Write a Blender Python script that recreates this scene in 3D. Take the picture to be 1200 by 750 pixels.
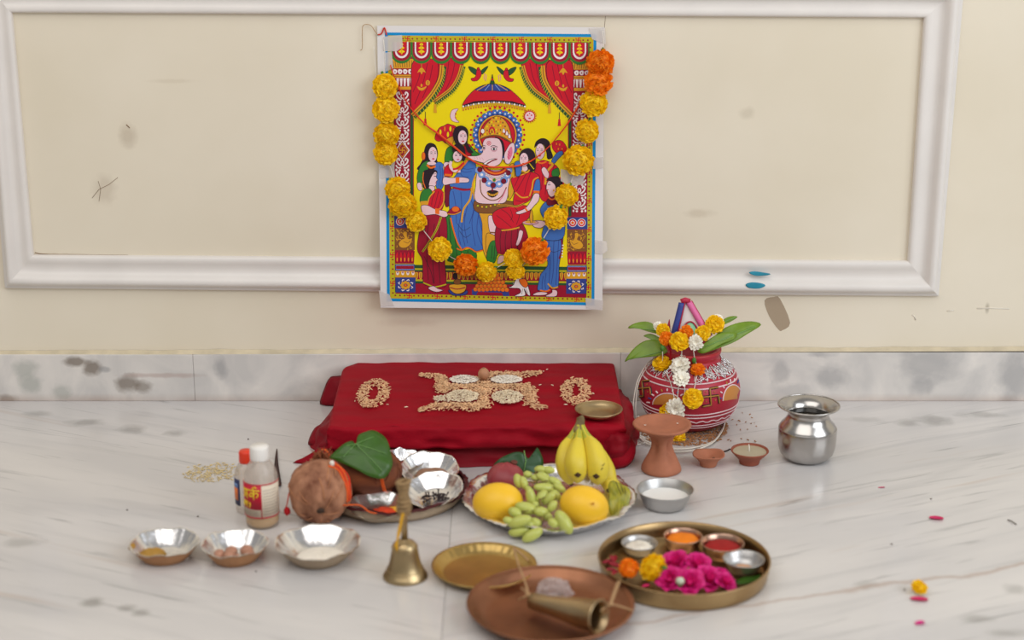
import bpy, bmesh, math, random
from mathutils import Vector, Matrix, noise
from mathutils.geometry import tessellate_polygon
from mathutils.bvhtree import BVHTree

for o in list(bpy.data.objects):
    bpy.data.objects.remove(o, do_unlink=True)
scene = bpy.context.scene
COL = scene.collection
PI = math.pi
R = random.Random(7)

# ------------------------------------------------------------------ camera
FPX = 2000.0                      # focal length in pixels of the 1200 px wide frame
PITCH = math.radians(17.27)
CAM = Vector((0.0, -2.6427, 0.957))
cam_data = bpy.data.cameras.new('camera')
cam = bpy.data.objects.new('camera', cam_data)
COL.objects.link(cam)
cam.location = CAM
cam.rotation_euler = (PI / 2 - PITCH, 0, 0)
cam_data.sensor_width = 36.0
cam_data.lens = FPX / 1200 * 36
cam_data.clip_start = 0.05
cam_data.dof.use_dof = True
cam_data.dof.focus_distance = 2.70
cam_data.dof.aperture_fstop = 2.8
scene.camera = cam

# ------------------------------------------------------------------ world, lights, exposure
world = bpy.data.worlds.new('world')
scene.world = world
world.use_nodes = True
bg = world.node_tree.nodes['Background']
bg.inputs[0].default_value = (1.0, 0.975, 0.955, 1)
bg.inputs[1].default_value = 0.27


def area(name, loc, target, sx, sy, energy, color):
    d = bpy.data.lights.new(name, 'AREA')
    d.shape = 'RECTANGLE'
    d.size = sx
    d.size_y = sy
    d.energy = energy
    d.color = color
    o = bpy.data.objects.new(name, d)
    COL.objects.link(o)
    o.location = loc
    o.rotation_euler = (Vector(target) - Vector(loc)).to_track_quat('-Z', 'Y').to_euler()
    return o


area('window_light', (2.6, -2.4, 1.75), (0.1, -0.1, 0.1), 2.4, 2.0, 66, (0.89, 0.945, 1.0))
area('ceiling_bounce_fill', (-0.7, -2.0, 2.6), (-0.1, -0.3, 0.2), 3.2, 2.4, 47, (1.0, 0.96, 0.915))  # added overhead fill standing in for ceiling bounce, not a lamp
scene.view_settings.view_transform = 'Standard'
scene.view_settings.look = 'None'
scene.view_settings.gamma = 1.0
scene.view_settings.use_curve_mapping = False
scene.view_settings.exposure = 0.02

# ------------------------------------------------------------------ geometry of the view (positions on floor, wall, any level)
FW = Vector((0, math.cos(PITCH), -math.sin(PITCH)))
UP = Vector((0, math.sin(PITCH), math.cos(PITCH)))
RT = Vector((1, 0, 0))


def ray(px, py):
    return (FW + RT * ((px - 600) / FPX) - UP * ((py - 375) / FPX)).normalized()


def fl(px, py, z=0.0):
    d = ray(px, py)
    return CAM + d * ((z - CAM.z) / d.z)


def at(px, py, Y=0.0):
    d = ray(px, py)
    return CAM + d * ((Y - CAM.y) / d.y)


def pl(px, py, P, n):
    d = ray(px, py)
    return CAM + d * ((P - CAM).dot(n) / d.dot(n))


def mpp(p):
    return (p - CAM).dot(FW) / FPX


def vsc(p):
    """metres of height per photo pixel at p"""
    d = p - CAM
    return mpp(p) / (math.hypot(d.x, d.y) / d.length)


def s2l(c):
    c = c / 255.0
    return c / 12.92 if c <= 0.04045 else ((c + 0.055) / 1.055) ** 2.4


def rgb(r, g, b):
    return (s2l(r), s2l(g), s2l(b), 1.0)


# ------------------------------------------------------------------ materials
def mat(name, col, rough=0.5, metal=0.0, var=0.0, vscale=30.0, bump=0.0, bscale=60.0, trans=0.0, sss=0.0, col2=None,
        stretch=(1, 1, 1), spec=0.5, coat=0.0, sheen=0.0, ior=1.45, alpha=1.0):
    m = bpy.data.materials.new(name)
    m.use_nodes = True
    nt = m.node_tree
    b = nt.nodes['Principled BSDF']
    b.inputs['Base Color'].default_value = col
    b.inputs['Roughness'].default_value = rough
    b.inputs['Metallic'].default_value = metal
    b.inputs['Specular IOR Level'].default_value = spec
    b.inputs['Transmission Weight'].default_value = trans
    b.inputs['Coat Weight'].default_value = coat
    b.inputs['Sheen Weight'].default_value = sheen
    b.inputs['IOR'].default_value = ior
    b.inputs['Alpha'].default_value = alpha
    if sss:
        b.inputs['Subsurface Weight'].default_value = sss
        b.inputs['Subsurface Radius'].default_value = (0.005, 0.0045, 0.004)
        b.inputs['Subsurface Scale'].default_value = 1.0
    if var or bump or col2:
        tc = nt.nodes.new('ShaderNodeTexCoord')
        mp = nt.nodes.new('ShaderNodeMapping')
        mp.inputs['Scale'].default_value = stretch
        nt.links.new(tc.outputs['Object'], mp.inputs[0])
    if var or col2:
        n = nt.nodes.new('ShaderNodeTexNoise')
        n.inputs['Scale'].default_value = vscale
        n.inputs['Detail'].default_value = 4
        nt.links.new(mp.outputs[0], n.inputs['Vector'])
        rp = nt.nodes.new('ShaderNodeValToRGB')
        rp.color_ramp.elements[0].position = 0.3
        rp.color_ramp.elements[1].position = 0.7
        c2 = col2 or tuple(min(1, c * (1 + var)) for c in col[:3]) + (1,)
        c1 = col if col2 else tuple(c * (1 - var) for c in col[:3]) + (1,)
        rp.color_ramp.elements[0].color = c1
        rp.color_ramp.elements[1].color = c2
        nt.links.new(n.outputs['Fac'], rp.inputs[0])
        nt.links.new(rp.outputs[0], b.inputs['Base Color'])
    if bump:
        n2 = nt.nodes.new('ShaderNodeTexNoise')
        n2.inputs['Scale'].default_value = bscale
        n2.inputs['Detail'].default_value = 5
        nt.links.new(mp.outputs[0], n2.inputs['Vector'])
        bp = nt.nodes.new('ShaderNodeBump')
        bp.inputs['Strength'].default_value = bump
        bp.inputs['Distance'].default_value = 0.004
        nt.links.new(n2.outputs['Fac'], bp.inputs['Height'])
        nt.links.new(bp.outputs[0], b.inputs['Normal'])
    return m


def node(nt, kind, **kw):
    n = nt.nodes.new(kind)
    for k, v in kw.items():
        if k in n.inputs:
            n.inputs[k].default_value = v
        else:
            setattr(n, k, v)
    return n


def blend(nt, fac, a, b, mode='MIX'):
    mx = nt.nodes.new('ShaderNodeMix')
    mx.data_type = 'RGBA'
    mx.blend_type = mode
    for s, v in ((0, fac), (6, a), (7, b)):
        if hasattr(v, 'node'):
            nt.links.new(v, mx.inputs[s])
        else:
            mx.inputs[s].default_value = v
    return mx.outputs[2]


def ramp(nt, sock, stops):
    r = nt.nodes.new('ShaderNodeValToRGB')
    el = r.color_ramp.elements
    while len(el) < len(stops):
        el.new(0.5)
    for e, (p, c) in zip(el, stops):
        e.position = p
        e.color = (c, c, c, 1) if isinstance(c, (int, float)) else c
    nt.links.new(sock, r.inputs[0])
    return r.outputs[0]


def spot_mask(nt, vec, cx, cz, rx, rz, axis=('x', 'z'), wob=0.35, soft=0.25, scale=60):
    """1 inside a rough-edged patch"""
    mp = node(nt, 'ShaderNodeMapping')
    sc = {'x': 0.0, 'y': 0.0, 'z': 0.0}
    lo = {'x': 0.0, 'y': 0.0, 'z': 0.0}
    sc[axis[0]] = 1 / rx
    sc[axis[1]] = 1 / rz
    lo[axis[0]] = -cx / rx
    lo[axis[1]] = -cz / rz
    mp.inputs['Location'].default_value = (lo['x'], lo['y'], lo['z'])
    mp.inputs['Scale'].default_value = (sc['x'], sc['y'], sc['z'])
    nt.links.new(vec, mp.inputs[0])
    ln = node(nt, 'ShaderNodeVectorMath', operation='LENGTH')
    nt.links.new(mp.outputs[0], ln.inputs[0])
    nz = node(nt, 'ShaderNodeTexNoise', Scale=scale, Detail=4.0)
    nt.links.new(vec, nz.inputs['Vector'])
    ad = node(nt, 'ShaderNodeMath', operation='MULTIPLY_ADD')
    nt.links.new(nz.outputs['Fac'], ad.inputs[0])
    ad.inputs[1].default_value = wob * 2
    nt.links.new(ln.outputs['Value'], ad.inputs[2])
    return _thr(nt, ad.outputs[0], 1.0 + wob, soft)


def _thr(nt, sock, c, soft):
    mr = node(nt, 'ShaderNodeMapRange')
    mr.inputs['From Min'].default_value = c - soft
    mr.inputs['From Max'].default_value = c + soft
    mr.inputs['To Min'].default_value = 1
    mr.inputs['To Max'].default_value = 0
    nt.links.new(sock, mr.inputs[0])
    return mr.outputs[0]


def mul(nt, a, k):
    m = node(nt, 'ShaderNodeMath', operation='MULTIPLY')
    nt.links.new(a, m.inputs[0])
    if hasattr(k, 'node'):
        nt.links.new(k, m.inputs[1])
    else:
        m.inputs[1].default_value = k
    return m.outputs[0]


# ------------------------------------------------------------------ objects
def tag(o, label, cat=None, group=None, kind=None):
    if label:
        o['label'] = label
    if cat:
        o['category'] = cat
    if group:
        o['group'] = group
    if kind:
        o['kind'] = kind
    return o


def thing(name, label, cat, loc, group=None):
    o = bpy.data.objects.new(name, None)
    o.empty_display_size = 0.02
    COL.objects.link(o)
    o.location = loc
    return tag(o, label, cat, group)


def mesh_of(name, V, F, m, smooth=True, merge=False):
    me = bpy.data.meshes.new(name)
    me.from_pydata([tuple(v) for v in V], [], F)
    if m is not None:
        for mm in (m if isinstance(m, (list, tuple)) else [m]):
            me.materials.append(mm)
    bm = bmesh.new()
    bm.from_mesh(me)
    if merge:
        bmesh.ops.remove_doubles(bm, verts=bm.verts, dist=1e-6)
    bmesh.ops.recalc_face_normals(bm, faces=bm.faces)
    bm.to_mesh(me)
    bm.free()
    if smooth:
        me.polygons.foreach_set('use_smooth', [True] * len(me.polygons))
    return me


def add(name, V, F, m, parent=None, smooth=True, kind=None, loc=None, label=None):
    """links one mesh object; V in world space"""
    org = Vector((0, 0, 0))
    p = parent
    while p is not None:
        org = org + Vector(p.location)
        p = p.parent
    l = Vector(loc) - org if loc is not None else Vector((0, 0, 0))
    off = org + l
    me = mesh_of(name, [Vector(v) - off for v in V], F, m, smooth)
    o = bpy.data.objects.new(name, me)
    COL.objects.link(o)
    o.parent = parent
    o.location = l
    if kind:
        o['kind'] = kind
    if label:
        o['label'] = label
    return o


def inst(name, me, parent, loc, rot=(0, 0, 0), scale=1.0, kind=None):
    """another object using mesh data me; loc in world space"""
    org = Vector((0, 0, 0))
    p = parent
    while p is not None:
        org = org + Vector(p.location)
        p = p.parent
    o = bpy.data.objects.new(name, me)
    COL.objects.link(o)
    o.parent = parent
    o.location = Vector(loc) - org
    o.rotation_euler = rot
    o.scale = (scale,) * 3 if isinstance(scale, (int, float)) else scale
    if kind:
        o['kind'] = kind
    return o


class G:
    """collects geometry"""

    def __init__(s):
        s.V = []
        s.F = []

    def add(s, V, F):
        k = len(s.V)
        s.V += [Vector(v) for v in V]
        s.F += [tuple(i + k for i in f) for f in F]
        return s


def lathe(prof, c=(0, 0, 0), n=48, mod=None):
    """profile [(r, z)]; mod(i, theta, r, z) -> (r, z)"""
    c = Vector(c)
    V = []
    F = []
    rows = []
    for k, (r, z) in enumerate(prof):
        if r < 1e-7:
            rr, zz = (r, z) if mod is None else (0, mod(k, 0, 0, z)[1])
            rows.append([len(V)])
            V.append(c + Vector((0, 0, zz)))
        else:
            row = []
            for i in range(n):
                t = 2 * PI * i / n
                r2, z2 = (r, z) if mod is None else mod(k, t, r, z)
                row.append(len(V))
                V.append(c + Vector((r2 * math.cos(t), r2 * math.sin(t), z2)))
            rows.append(row)
    for a, b in zip(rows, rows[1:]):
        for i in range(n):
            j = (i + 1) % n
            if len(a) == 1 and len(b) == 1:
                continue
            if len(a) == 1:
                F.append((a[0], b[j], b[i]))
            elif len(b) == 1:
                F.append((a[i], a[j], b[0]))
            else:
                F.append((a[i], a[j], b[j], b[i]))
    return V, F


def smooth_path(pts, sub=4, closed=False):
    P = [Vector(p) for p in pts]
    n = len(P)
    out = []
    rng = range(n) if closed else range(n - 1)
    for i in rng:
        p0 = P[(i - 1) % n] if closed or i > 0 else P[0]
        p1 = P[i]
        p2 = P[(i + 1) % n]
        p3 = P[(i + 2) % n] if closed or i + 2 < n else P[n - 1]
        for k in range(sub):
            t = k / sub
            out.append(0.5 * ((2 * p1) + (p2 - p0) * t + (2 * p0 - 5 * p1 + 4 * p2 - p3) * t * t
                              + (3 * p1 - p0 - 3 * p2 + p3) * t ** 3))
    if not closed:
        out.append(P[-1])
    return out


def tube(pts, rad, n=6, closed=False, caps=True, flat=1.0):
    """tube along pts; rad a number or list"""
    P = [Vector(p) for p in pts]
    m = len(P)
    rads = rad if isinstance(rad, (list, tuple)) else [rad] * m
    V = []
    F = []
    up = None
    for i in range(m):
        a = P[(i - 1) % m] if closed or i > 0 else P[0]
        b = P[(i + 1) % m] if closed or i < m - 1 else P[m - 1]
        t = (b - a)
        t = t.normalized() if t.length > 1e-9 else Vector((0, 0, 1))
        if up is None:
            up = Vector((0, 0, 1)) if abs(t.z) < 0.9 else Vector((1, 0, 0))
        s = t.cross(up)
        s = s.normalized() if s.length > 1e-6 else t.orthogonal().normalized()
        up = s.cross(t).normalized()
        for k in range(n):
            q = 2 * PI * k / n
            V.append(P[i] + (s * math.cos(q) + up * math.sin(q) * flat) * rads[i])
    for i in range(m if closed else m - 1):
        j = (i + 1) % m
        for k in range(n):
            l = (k + 1) % n
            F.append((i * n + k, i * n + l, j * n + l, j * n + k))
    if caps and not closed:
        F.append(tuple(range(n)))
        F.append(tuple((m - 1) * n + k for k in range(n)))
    return V, F


def ellipsoid(c, ax, rot=None, nu=16, nv=10, disp=None):
    c = Vector(c)
    V = []
    F = []
    M = rot if rot is not None else Matrix.Identity(3)
    V.append(Vector((0, 0, -1)))
    for j in range(1, nv):
        ph = -PI / 2 + PI * j / nv
        for i in range(nu):
            t = 2 * PI * i / nu
            V.append(Vector((math.cos(ph) * math.cos(t), math.cos(ph) * math.sin(t), math.sin(ph))))
    V.append(Vector((0, 0, 1)))
    for i in range(nu):
        F.append((0, 1 + (i + 1) % nu, 1 + i))
        F.append((len(V) - 1, 1 + (nv - 2) * nu + i, 1 + (nv - 2) * nu + (i + 1) % nu))
    for j in range(nv - 2):
        for i in range(nu):
            F.append((1 + j * nu + i, 1 + j * nu + (i + 1) % nu, 1 + (j + 1) * nu + (i + 1) % nu, 1 + (j + 1) * nu + i))
    out = []
    for v in V:
        k = disp(v) if disp else 1.0
        out.append(c + M @ Vector((v.x * ax[0] * k, v.y * ax[1] * k, v.z * ax[2] * k)))
    return out, F


def box(x0, x1, y0, y1, z0, z1):
    V = [(x, y, z) for x in (x0, x1) for y in (y0, y1) for z in (z0, z1)]
    F = [(0, 1, 3, 2), (4, 6, 7, 5), (0, 4, 5, 1), (2, 3, 7, 6), (0, 2, 6, 4), (1, 5, 7, 3)]
    return V, F


def bevel_obj(o, w, seg=2):
    md = o.modifiers.new('bevel', 'BEVEL')
    md.width = w
    md.segments = seg
    md.limit_method = 'ANGLE'
    return o


def nz3(x, y, z=0.0):
    return noise.noise(Vector((x, y, z)))


def leaf(name, outline, centre, P, n, m, parent, curl=0.0, wave=0.0, thick=0.0006, sub=3, fold=None, smooth=True):
    """a leaf blade: outline (photo px) laid on the plane through P with normal n, rings towards its centre, given thickness"""
    n = Vector(n).normalized()
    O = [Vector((a, b, 0)) for a, b in outline]
    O = smooth_path(O, sub, True)
    C = pl(centre[0], centre[1], P, n)
    W = [pl(p.x, p.y, P, n) for p in O]
    rmax = max((w - C).length for w in W)
    rings = 5
    top = [C]
    for k in range(1, rings + 1):
        f = k / rings
        for i, w in enumerate(W):
            q = C.lerp(w, f)
            d = (w - C).length * f / rmax
            q = q - n * (curl * rmax * d * d) + n * (wave * rmax * f * f * math.sin(i * 0.9))
            if fold is not None:
                ax = fold
                s = (q - C)
                lat = (s - ax * s.dot(ax)).length
                q = q + n * (lat * 0.28)
            top.append(q)
    nb = len(W)
    F = []
    for i in range(nb):
        j = (i + 1) % nb
        F.append((0, 1 + i, 1 + j))
        for k in range(rings - 1):
            F.append((1 + k * nb + i, 1 + (k + 1) * nb + i, 1 + (k + 1) * nb + j, 1 + k * nb + j))
    N = len(top)
    V = top + [q - n * thick for q in top]
    F2 = [tuple(reversed([i + N for i in f])) for f in F]
    base = 1 + (rings - 1) * nb
    side = [(base + i, base + (i + 1) % nb, base + (i + 1) % nb + N, base + i + N) for i in range(nb)]
    return add(name, V, F + F2 + side, m, parent, smooth)


GRAIN = ([(-.5, 0, 0), (-.2, .16, .05), (-.2, -.16, .05), (-.2, 0, .17), (.2, .17, .05), (.2, -.17, .05), (.2, 0, .18), (.5, 0, 0), (0, 0, -.1)],
         [(0, 3, 1), (0, 2, 3), (1, 3, 6, 4), (3, 2, 5, 6), (4, 6, 7), (6, 5, 7), (0, 1, 8), (0, 8, 2), (1, 4, 8), (2, 8, 5), (4, 7, 8), (5, 8, 7)])


def grains(pts, size, tilt=0.5, fat=1.0):
    g = G()
    for p in pts:
        M = Matrix.Rotation(R.uniform(0, 2 * PI), 3, 'Z') @ Matrix.Rotation(R.uniform(-tilt, tilt), 3, 'Y') @ Matrix.Rotation(R.uniform(-1, 1), 3, 'X')
        s = size * R.uniform(0.8, 1.2)
        g.add([Vector(p) + M @ Vector((v[0] * s, v[1] * s * fat, v[2] * s * fat)) for v in GRAIN[0]], GRAIN[1])
    return g.V, g.F

# ================================================================== THE SETTING
# ---- wall: cream paint with faint mottling, scuffs and damp stains
def wall_material():
    m = mat('cream_wall_paint', rgb(222, 209, 186), 0.55, bump=0.05, bscale=25)
    nt = m.node_tree
    b = nt.nodes['Principled BSDF']
    tc = node(nt, 'ShaderNodeTexCoord')
    v = tc.outputs['Object']
    n = node(nt, 'ShaderNodeTexNoise', Scale=3.0, Detail=4.0)
    nt.links.new(v, n.inputs['Vector'])
    c = blend(nt, ramp(nt, n.outputs['Fac'], [(0.35, 0.0), (0.7, 1.0)]), rgb(224, 213, 191), rgb(232, 222, 203))
    for px, py, rx, rz, col, k in ((150, 160, .012, .016, rgb(176, 160, 138), .45), (122, 222, .016, .02, rgb(170, 152, 130), .3),
                                   (60, 300, .05, .004, rgb(150, 120, 90), .5), (820, 250, .02, .006, rgb(190, 175, 150), .4),
                                   (876, 133, .01, .008, rgb(190, 178, 155), .4), (1157, 361, .003, .008, rgb(150, 140, 120), .6),
                                   (480, 378, .04, .006, rgb(200, 180, 160), .4), (200, 95, .03, .003, rgb(200, 185, 160), .3)):
        p = at(px, py, 0)
        c = blend(nt, mul(nt, spot_mask(nt, v, p.x, p.z, rx, rz, soft=0.5, wob=.6), k), c, col)
    nt.links.new(c, b.inputs['Base Color'])
    return m


M_WALL = wall_material()
V, F = box(-2.6, 3.2, 0.0, 0.12, -0.02, 1.9)
wall = add('wall_back', V, F, M_WALL, smooth=False)
tag(wall, 'cream painted wall behind the altar, with faint stains', kind='structure')


def hair_crack(nm, pts, w, m):
    V, F = tube([at(x, y, -0.0003) for x, y in pts], w, 4)
    return add(nm, V, F, m, wall)


M_CRACK = mat('dark_crack', rgb(140, 116, 92), 0.8)
M_SCRATCH = mat('pale_plaster', rgb(230, 222, 208), 0.7)
hair_crack('paint_crack', [(41, 296), (47, 297.5), (60, 298.2), (90, 298.6), (150, 299)], 0.0006, M_CRACK)
hair_crack('paint_crack', [(1061, 306), (1040, 306.3), (980, 305.8)], 0.0005, M_CRACK)
hair_crack('plaster_scratch', [(1145, 361.5), (1160, 361), (1183, 361.8)], 0.0010, M_SCRATCH)
hair_crack('plaster_scratch', [(1110, 364.5), (1118, 363.5)], 0.0010, M_SCRATCH)
hair_crack('plaster_scratch', [(1069, 369), (1072, 371), (1073, 375)], 0.0012, M_SCRATCH)
hair_crack('plaster_scratch', [(108, 232), (116, 222), (128, 216), (138, 208)], 0.00035, M_CRACK)
hair_crack('plaster_scratch', [(115, 212), (118, 222), (116, 236)], 0.0003, M_CRACK)
hair_crack('plaster_scratch', [(148, 146), (152, 150)], 0.0008, M_CRACK)
hair_crack('wall_pencil_line', [(711, -30), (710.5, 10), (707, 45)], 0.00025, M_CRACK)

# ---- raised moulding frame: four mitred pieces
M_MOULD = mat('white_gloss_paint', rgb(226, 220, 214), 0.32, var=0.03, vscale=12, bump=0.03, bscale=60)
IN = [at(15, 14, 0), at(1082, 20, 0), at(1063, 305, 0), at(40, 298, 0)]
OUT = [at(-22, -26, 0), at(1129, -20, 0), at(1099, 346, 0), at(7, 336.5, 0)]
PROFILE = [(0, 0), (0, .007), (.05, .010), (.14, .0105), (.22, .009), (.34, .0065), (.48, .007), (.56, .011), (.62, .0155), (.70, .0185),
           (.78, .0185), (.85, .0155), (.89, .010), (.92, .008), (.98, .0075), (1, .006), (1, 0)]
trim = bpy.data.objects.new('trim_1', None)
COL.objects.link(trim)
tag(trim, 'white raised moulding frame on the cream wall around the poster', kind='structure')
for k in range(4):
    a, b = k, (k + 1) % 4
    V = []
    F = []
    seg = 40
    for s in range(seg + 1):
        t = s / seg
        pi_ = IN[a].lerp(IN[b], t)
        po = OUT[a].lerp(OUT[b], t)
        for f, h in PROFILE:
            q = pi_.lerp(po, f)
            V.append(Vector((q.x, -h * (1 + .04 * nz3(q.x * 9, q.z * 9)), q.z)))
    m = len(PROFILE)
    for s in range(seg):
        for i in range(m - 1):
            F.append((s * m + i, s * m + i + 1, (s + 1) * m + i + 1, (s + 1) * m + i))
    add('moulding_piece', V, F, M_MOULD, trim)

M_TEAL = mat('teal_paint', rgb(40, 140, 165), 0.5, var=.2)
for pts in ([(878, 320), (884, 318.5), (896, 320), (903, 321.5), (896, 323), (885, 323)], [(874, 334), (880, 331.5), (890, 332), (897, 334.5), (890, 338), (878, 337.5)]):
    cc = Vector((sum(p[0] for p in pts) / len(pts), sum(p[1] for p in pts) / len(pts)))
    leaf('paint_smear', pts, (cc.x, cc.y), at(cc.x, cc.y, -0.0158 if pts[0][1] < 330 else -0.0192), (0, -1, 0), M_TEAL, trim, thick=0.003)

# ---- marble baseboard: three slabs
def marble_base(spots, veins):
    m = mat('baseboard_marble', rgb(205, 200, 193), 0.28, coat=.15)
    nt = m.node_tree
    b = nt.nodes['Principled BSDF']
    tc = node(nt, 'ShaderNodeTexCoord')
    v = tc.outputs['Object']
    n = node(nt, 'ShaderNodeTexNoise', Scale=9.0, Detail=8.0, Distortion=1.2)
    nt.links.new(v, n.inputs['Vector'])
    c = blend(nt, ramp(nt, n.outputs['Fac'], [(0.38, 0.0), (0.68, 1.0)]), rgb(202, 198, 194), rgb(228, 222, 215))
    for px, py, rx, rz, col, k in spots:
        p = at(px, py, -0.012)
        c = blend(nt, mul(nt, spot_mask(nt, v, p.x, p.z, rx * .0014, rz * .0014, scale=45, soft=.45, wob=.9), k * .85), c, col)
    # noisy brown tint, stronger towards the floor joint
    sp = node(nt, 'ShaderNodeSeparateXYZ')
    nt.links.new(v, sp.inputs[0])
    mr = node(nt, 'ShaderNodeMapRange')
    mr.inputs['From Min'].default_value = 0.0
    mr.inputs['From Max'].default_value = 0.014
    mr.inputs['To Min'].default_value = 0.65
    mr.inputs['To Max'].default_value = 0.0
    nt.links.new(sp.outputs['Z'], mr.inputs[0])
    n3 = node(nt, 'ShaderNodeTexNoise', Scale=14.0, Detail=3.0)
    nt.links.new(v, n3.inputs['Vector'])
    c = blend(nt, mul(nt, mr.outputs[0], n3.outputs['Fac']), c, rgb(150, 105, 70))
    nt.links.new(c, b.inputs['Base Color'])
    return m


GB = rgb(112, 98, 84)
GG = rgb(165, 168, 160)
GY = rgb(150, 149, 150)
M_BASE = marble_base([(30, 432, 14, 10, GG, .7), (36, 449, 12, 9, GG, .7), (72, 459, 11, 8, GG, .6), (91, 424, 14, 5, GB, .9), (107, 431, 9, 9, GB, .9),
                      (150, 450, 12, 9, GB, .85), (168, 453, 10, 7, GB, .7), (8, 468, 10, 6, GB, .6), (259, 430, 7, 11, GY, .7),
                      (123, 433, 6, 3, GY, .7), (975, 441, 16, 13, GY, .6), (1085, 428, 30, 20, GY, .5), (1078, 452, 14, 10, GY, .5),
                      (915, 436, 9, 12, GY, .5), (1190, 440, 16, 30, GY, .6), (925, 458, 20, 8, GY, .4), (960, 415, 14, 4, GY, .6),
                      (190, 440, 40, 2.5, rgb(170, 140, 130), .5)], None)
topL, topR = at(0, 416.5, -0.012).z, at(1200, 412, -0.012).z
base = bpy.data.objects.new('baseboard_back', None)
COL.objects.link(base)
tag(base, 'grey white marble baseboard slabs along the foot of the wall', kind='structure')
xs = [-2.6, at(227, 440, -0.012).x, at(727, 440, -0.012).x, 3.2]
for a, b in zip(xs, xs[1:]):
    g = G()
    gap = 0.00015
    za = topL + (topR - topL) * (a + .8) / 1.6 if -1 < a < 1 else (topL if a < 0 else topR)
    zb = topL + (topR - topL) * (b + .8) / 1.6 if -1 < b < 1 else (topL if b < 0 else topR)
    V = [(a + gap, -.012, 0), (b - gap, -.012, 0), (b - gap, -.012, zb), (a + gap, -.012, za), (a + gap, -.0003, 0), (b - gap, -.0003, 0), (b - gap, -.0003, zb), (a + gap, -.0003, za)]
    F = [(0, 1, 2, 3), (4, 7, 6, 5), (0, 4, 5, 1), (3, 2, 6, 7), (0, 3, 7, 4), (1, 5, 6, 2)]
    bevel_obj(add('marble_slab', V, F, M_BASE, base, smooth=False), 0.001)
M_CAULK = mat('cream_caulk', rgb(205, 192, 165), 0.7, var=.12, vscale=40)
V = []
F = []
for i in range(121):
    x = -1.2 + i * .02
    z = topL + (topR - topL) * (x + .8) / 1.6
    w = .0022 + .0012 * nz3(x * 20, 3)
    V += [(x, -.0005, z + w * 2.2), (x, -.006, z + w * 1.3), (x, -.0105, z + .0002)]
    if i:
        k = i * 3
        F += [(k - 3, k, k + 1, k - 2), (k - 2, k + 1, k + 2, k - 1)]
add('caulk_strip', V, F, M_CAULK, base)

# ---- marble floor: two book-matched slabs with a fine joint
FLOOR_PATCHES = [(100, 495, 17, 3.5, .6), (155, 503, 14, 4, .55), (205, 508, 10, 3, .5), (45, 485, 14, 3, .4), (108, 706, 12, 3.5, .7), (148, 713, 9, 3, .6), (166, 718, 9, 3, .6), (25, 636, 18, 4, .4),
                 (1095, 493, 17, 5, .55), (1065, 496, 11, 4, .5), (1150, 486, 22, 3, .45), (1010, 492, 20, 3, .3), (1145, 725, 16, 3, .5), (1190, 690, 12, 4, .4), (1015, 685, 12, 4, .35), (1180, 742, 20, 3, .5)]
def marble_floor(sign, seed):
    m = mat('floor_marble', rgb(214, 209, 203), 0.22, coat=.2, spec=.5)
    nt = m.node_tree
    b = nt.nodes['Principled BSDF']
    tc = node(nt, 'ShaderNodeTexCoord')
    rot = node(nt, 'ShaderNodeMapping')
    rot.inputs['Rotation'].default_value = (0, 0, sign * math.radians(24))
    rot.inputs['Location'].default_value = (seed, seed * .7, 0)
    nt.links.new(tc.outputs['Object'], rot.inputs[0])

    def streak(sx, sy, scale, det, lo, hi, dist=.6):
        mp = node(nt, 'ShaderNodeMapping')
        mp.inputs['Scale'].default_value = (sx, sy, 1)
        nt.links.new(rot.outputs[0], mp.inputs[0])
        n = node(nt, 'ShaderNodeTexNoise', Scale=scale, Detail=det, Distortion=dist)
        nt.links.new(mp.outputs[0], n.inputs['Vector'])
        return ramp(nt, n.outputs['Fac'], [(lo, 0.0), (hi, 1.0)])
    c = blend(nt, streak(1, 4, 2.2, 4, .35, .7), rgb(202, 199, 198), rgb(217, 213, 210))
    c = blend(nt, mul(nt, streak(1, 9, 3.0, 6, .54, .74), .5), c, rgb(178, 176, 176))
    c = blend(nt, mul(nt, streak(1.5, 22, 4.0, 5, .61, .74), .6), c, rgb(138, 137, 136))
    c = blend(nt, mul(nt, streak(1, 14, 1.6, 3, .64, .72), .35), c, rgb(184, 162, 146))
    for px, py, rx, ry, k in FLOOR_PATCHES:
        p = fl(px, py)
        if (px < 531) != (sign > 0):
            continue
        q = mpp(p)
        c = blend(nt, mul(nt, spot_mask(nt, tc.outputs['Object'], p.x, p.y, rx * q, ry * q / .36, axis=('x', 'y'), scale=40, soft=.55, wob=.9), k), c, rgb(140, 137, 132))
    nt.links.new(c, b.inputs['Base Color'])
    return m, nt, b, tc, c


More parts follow.
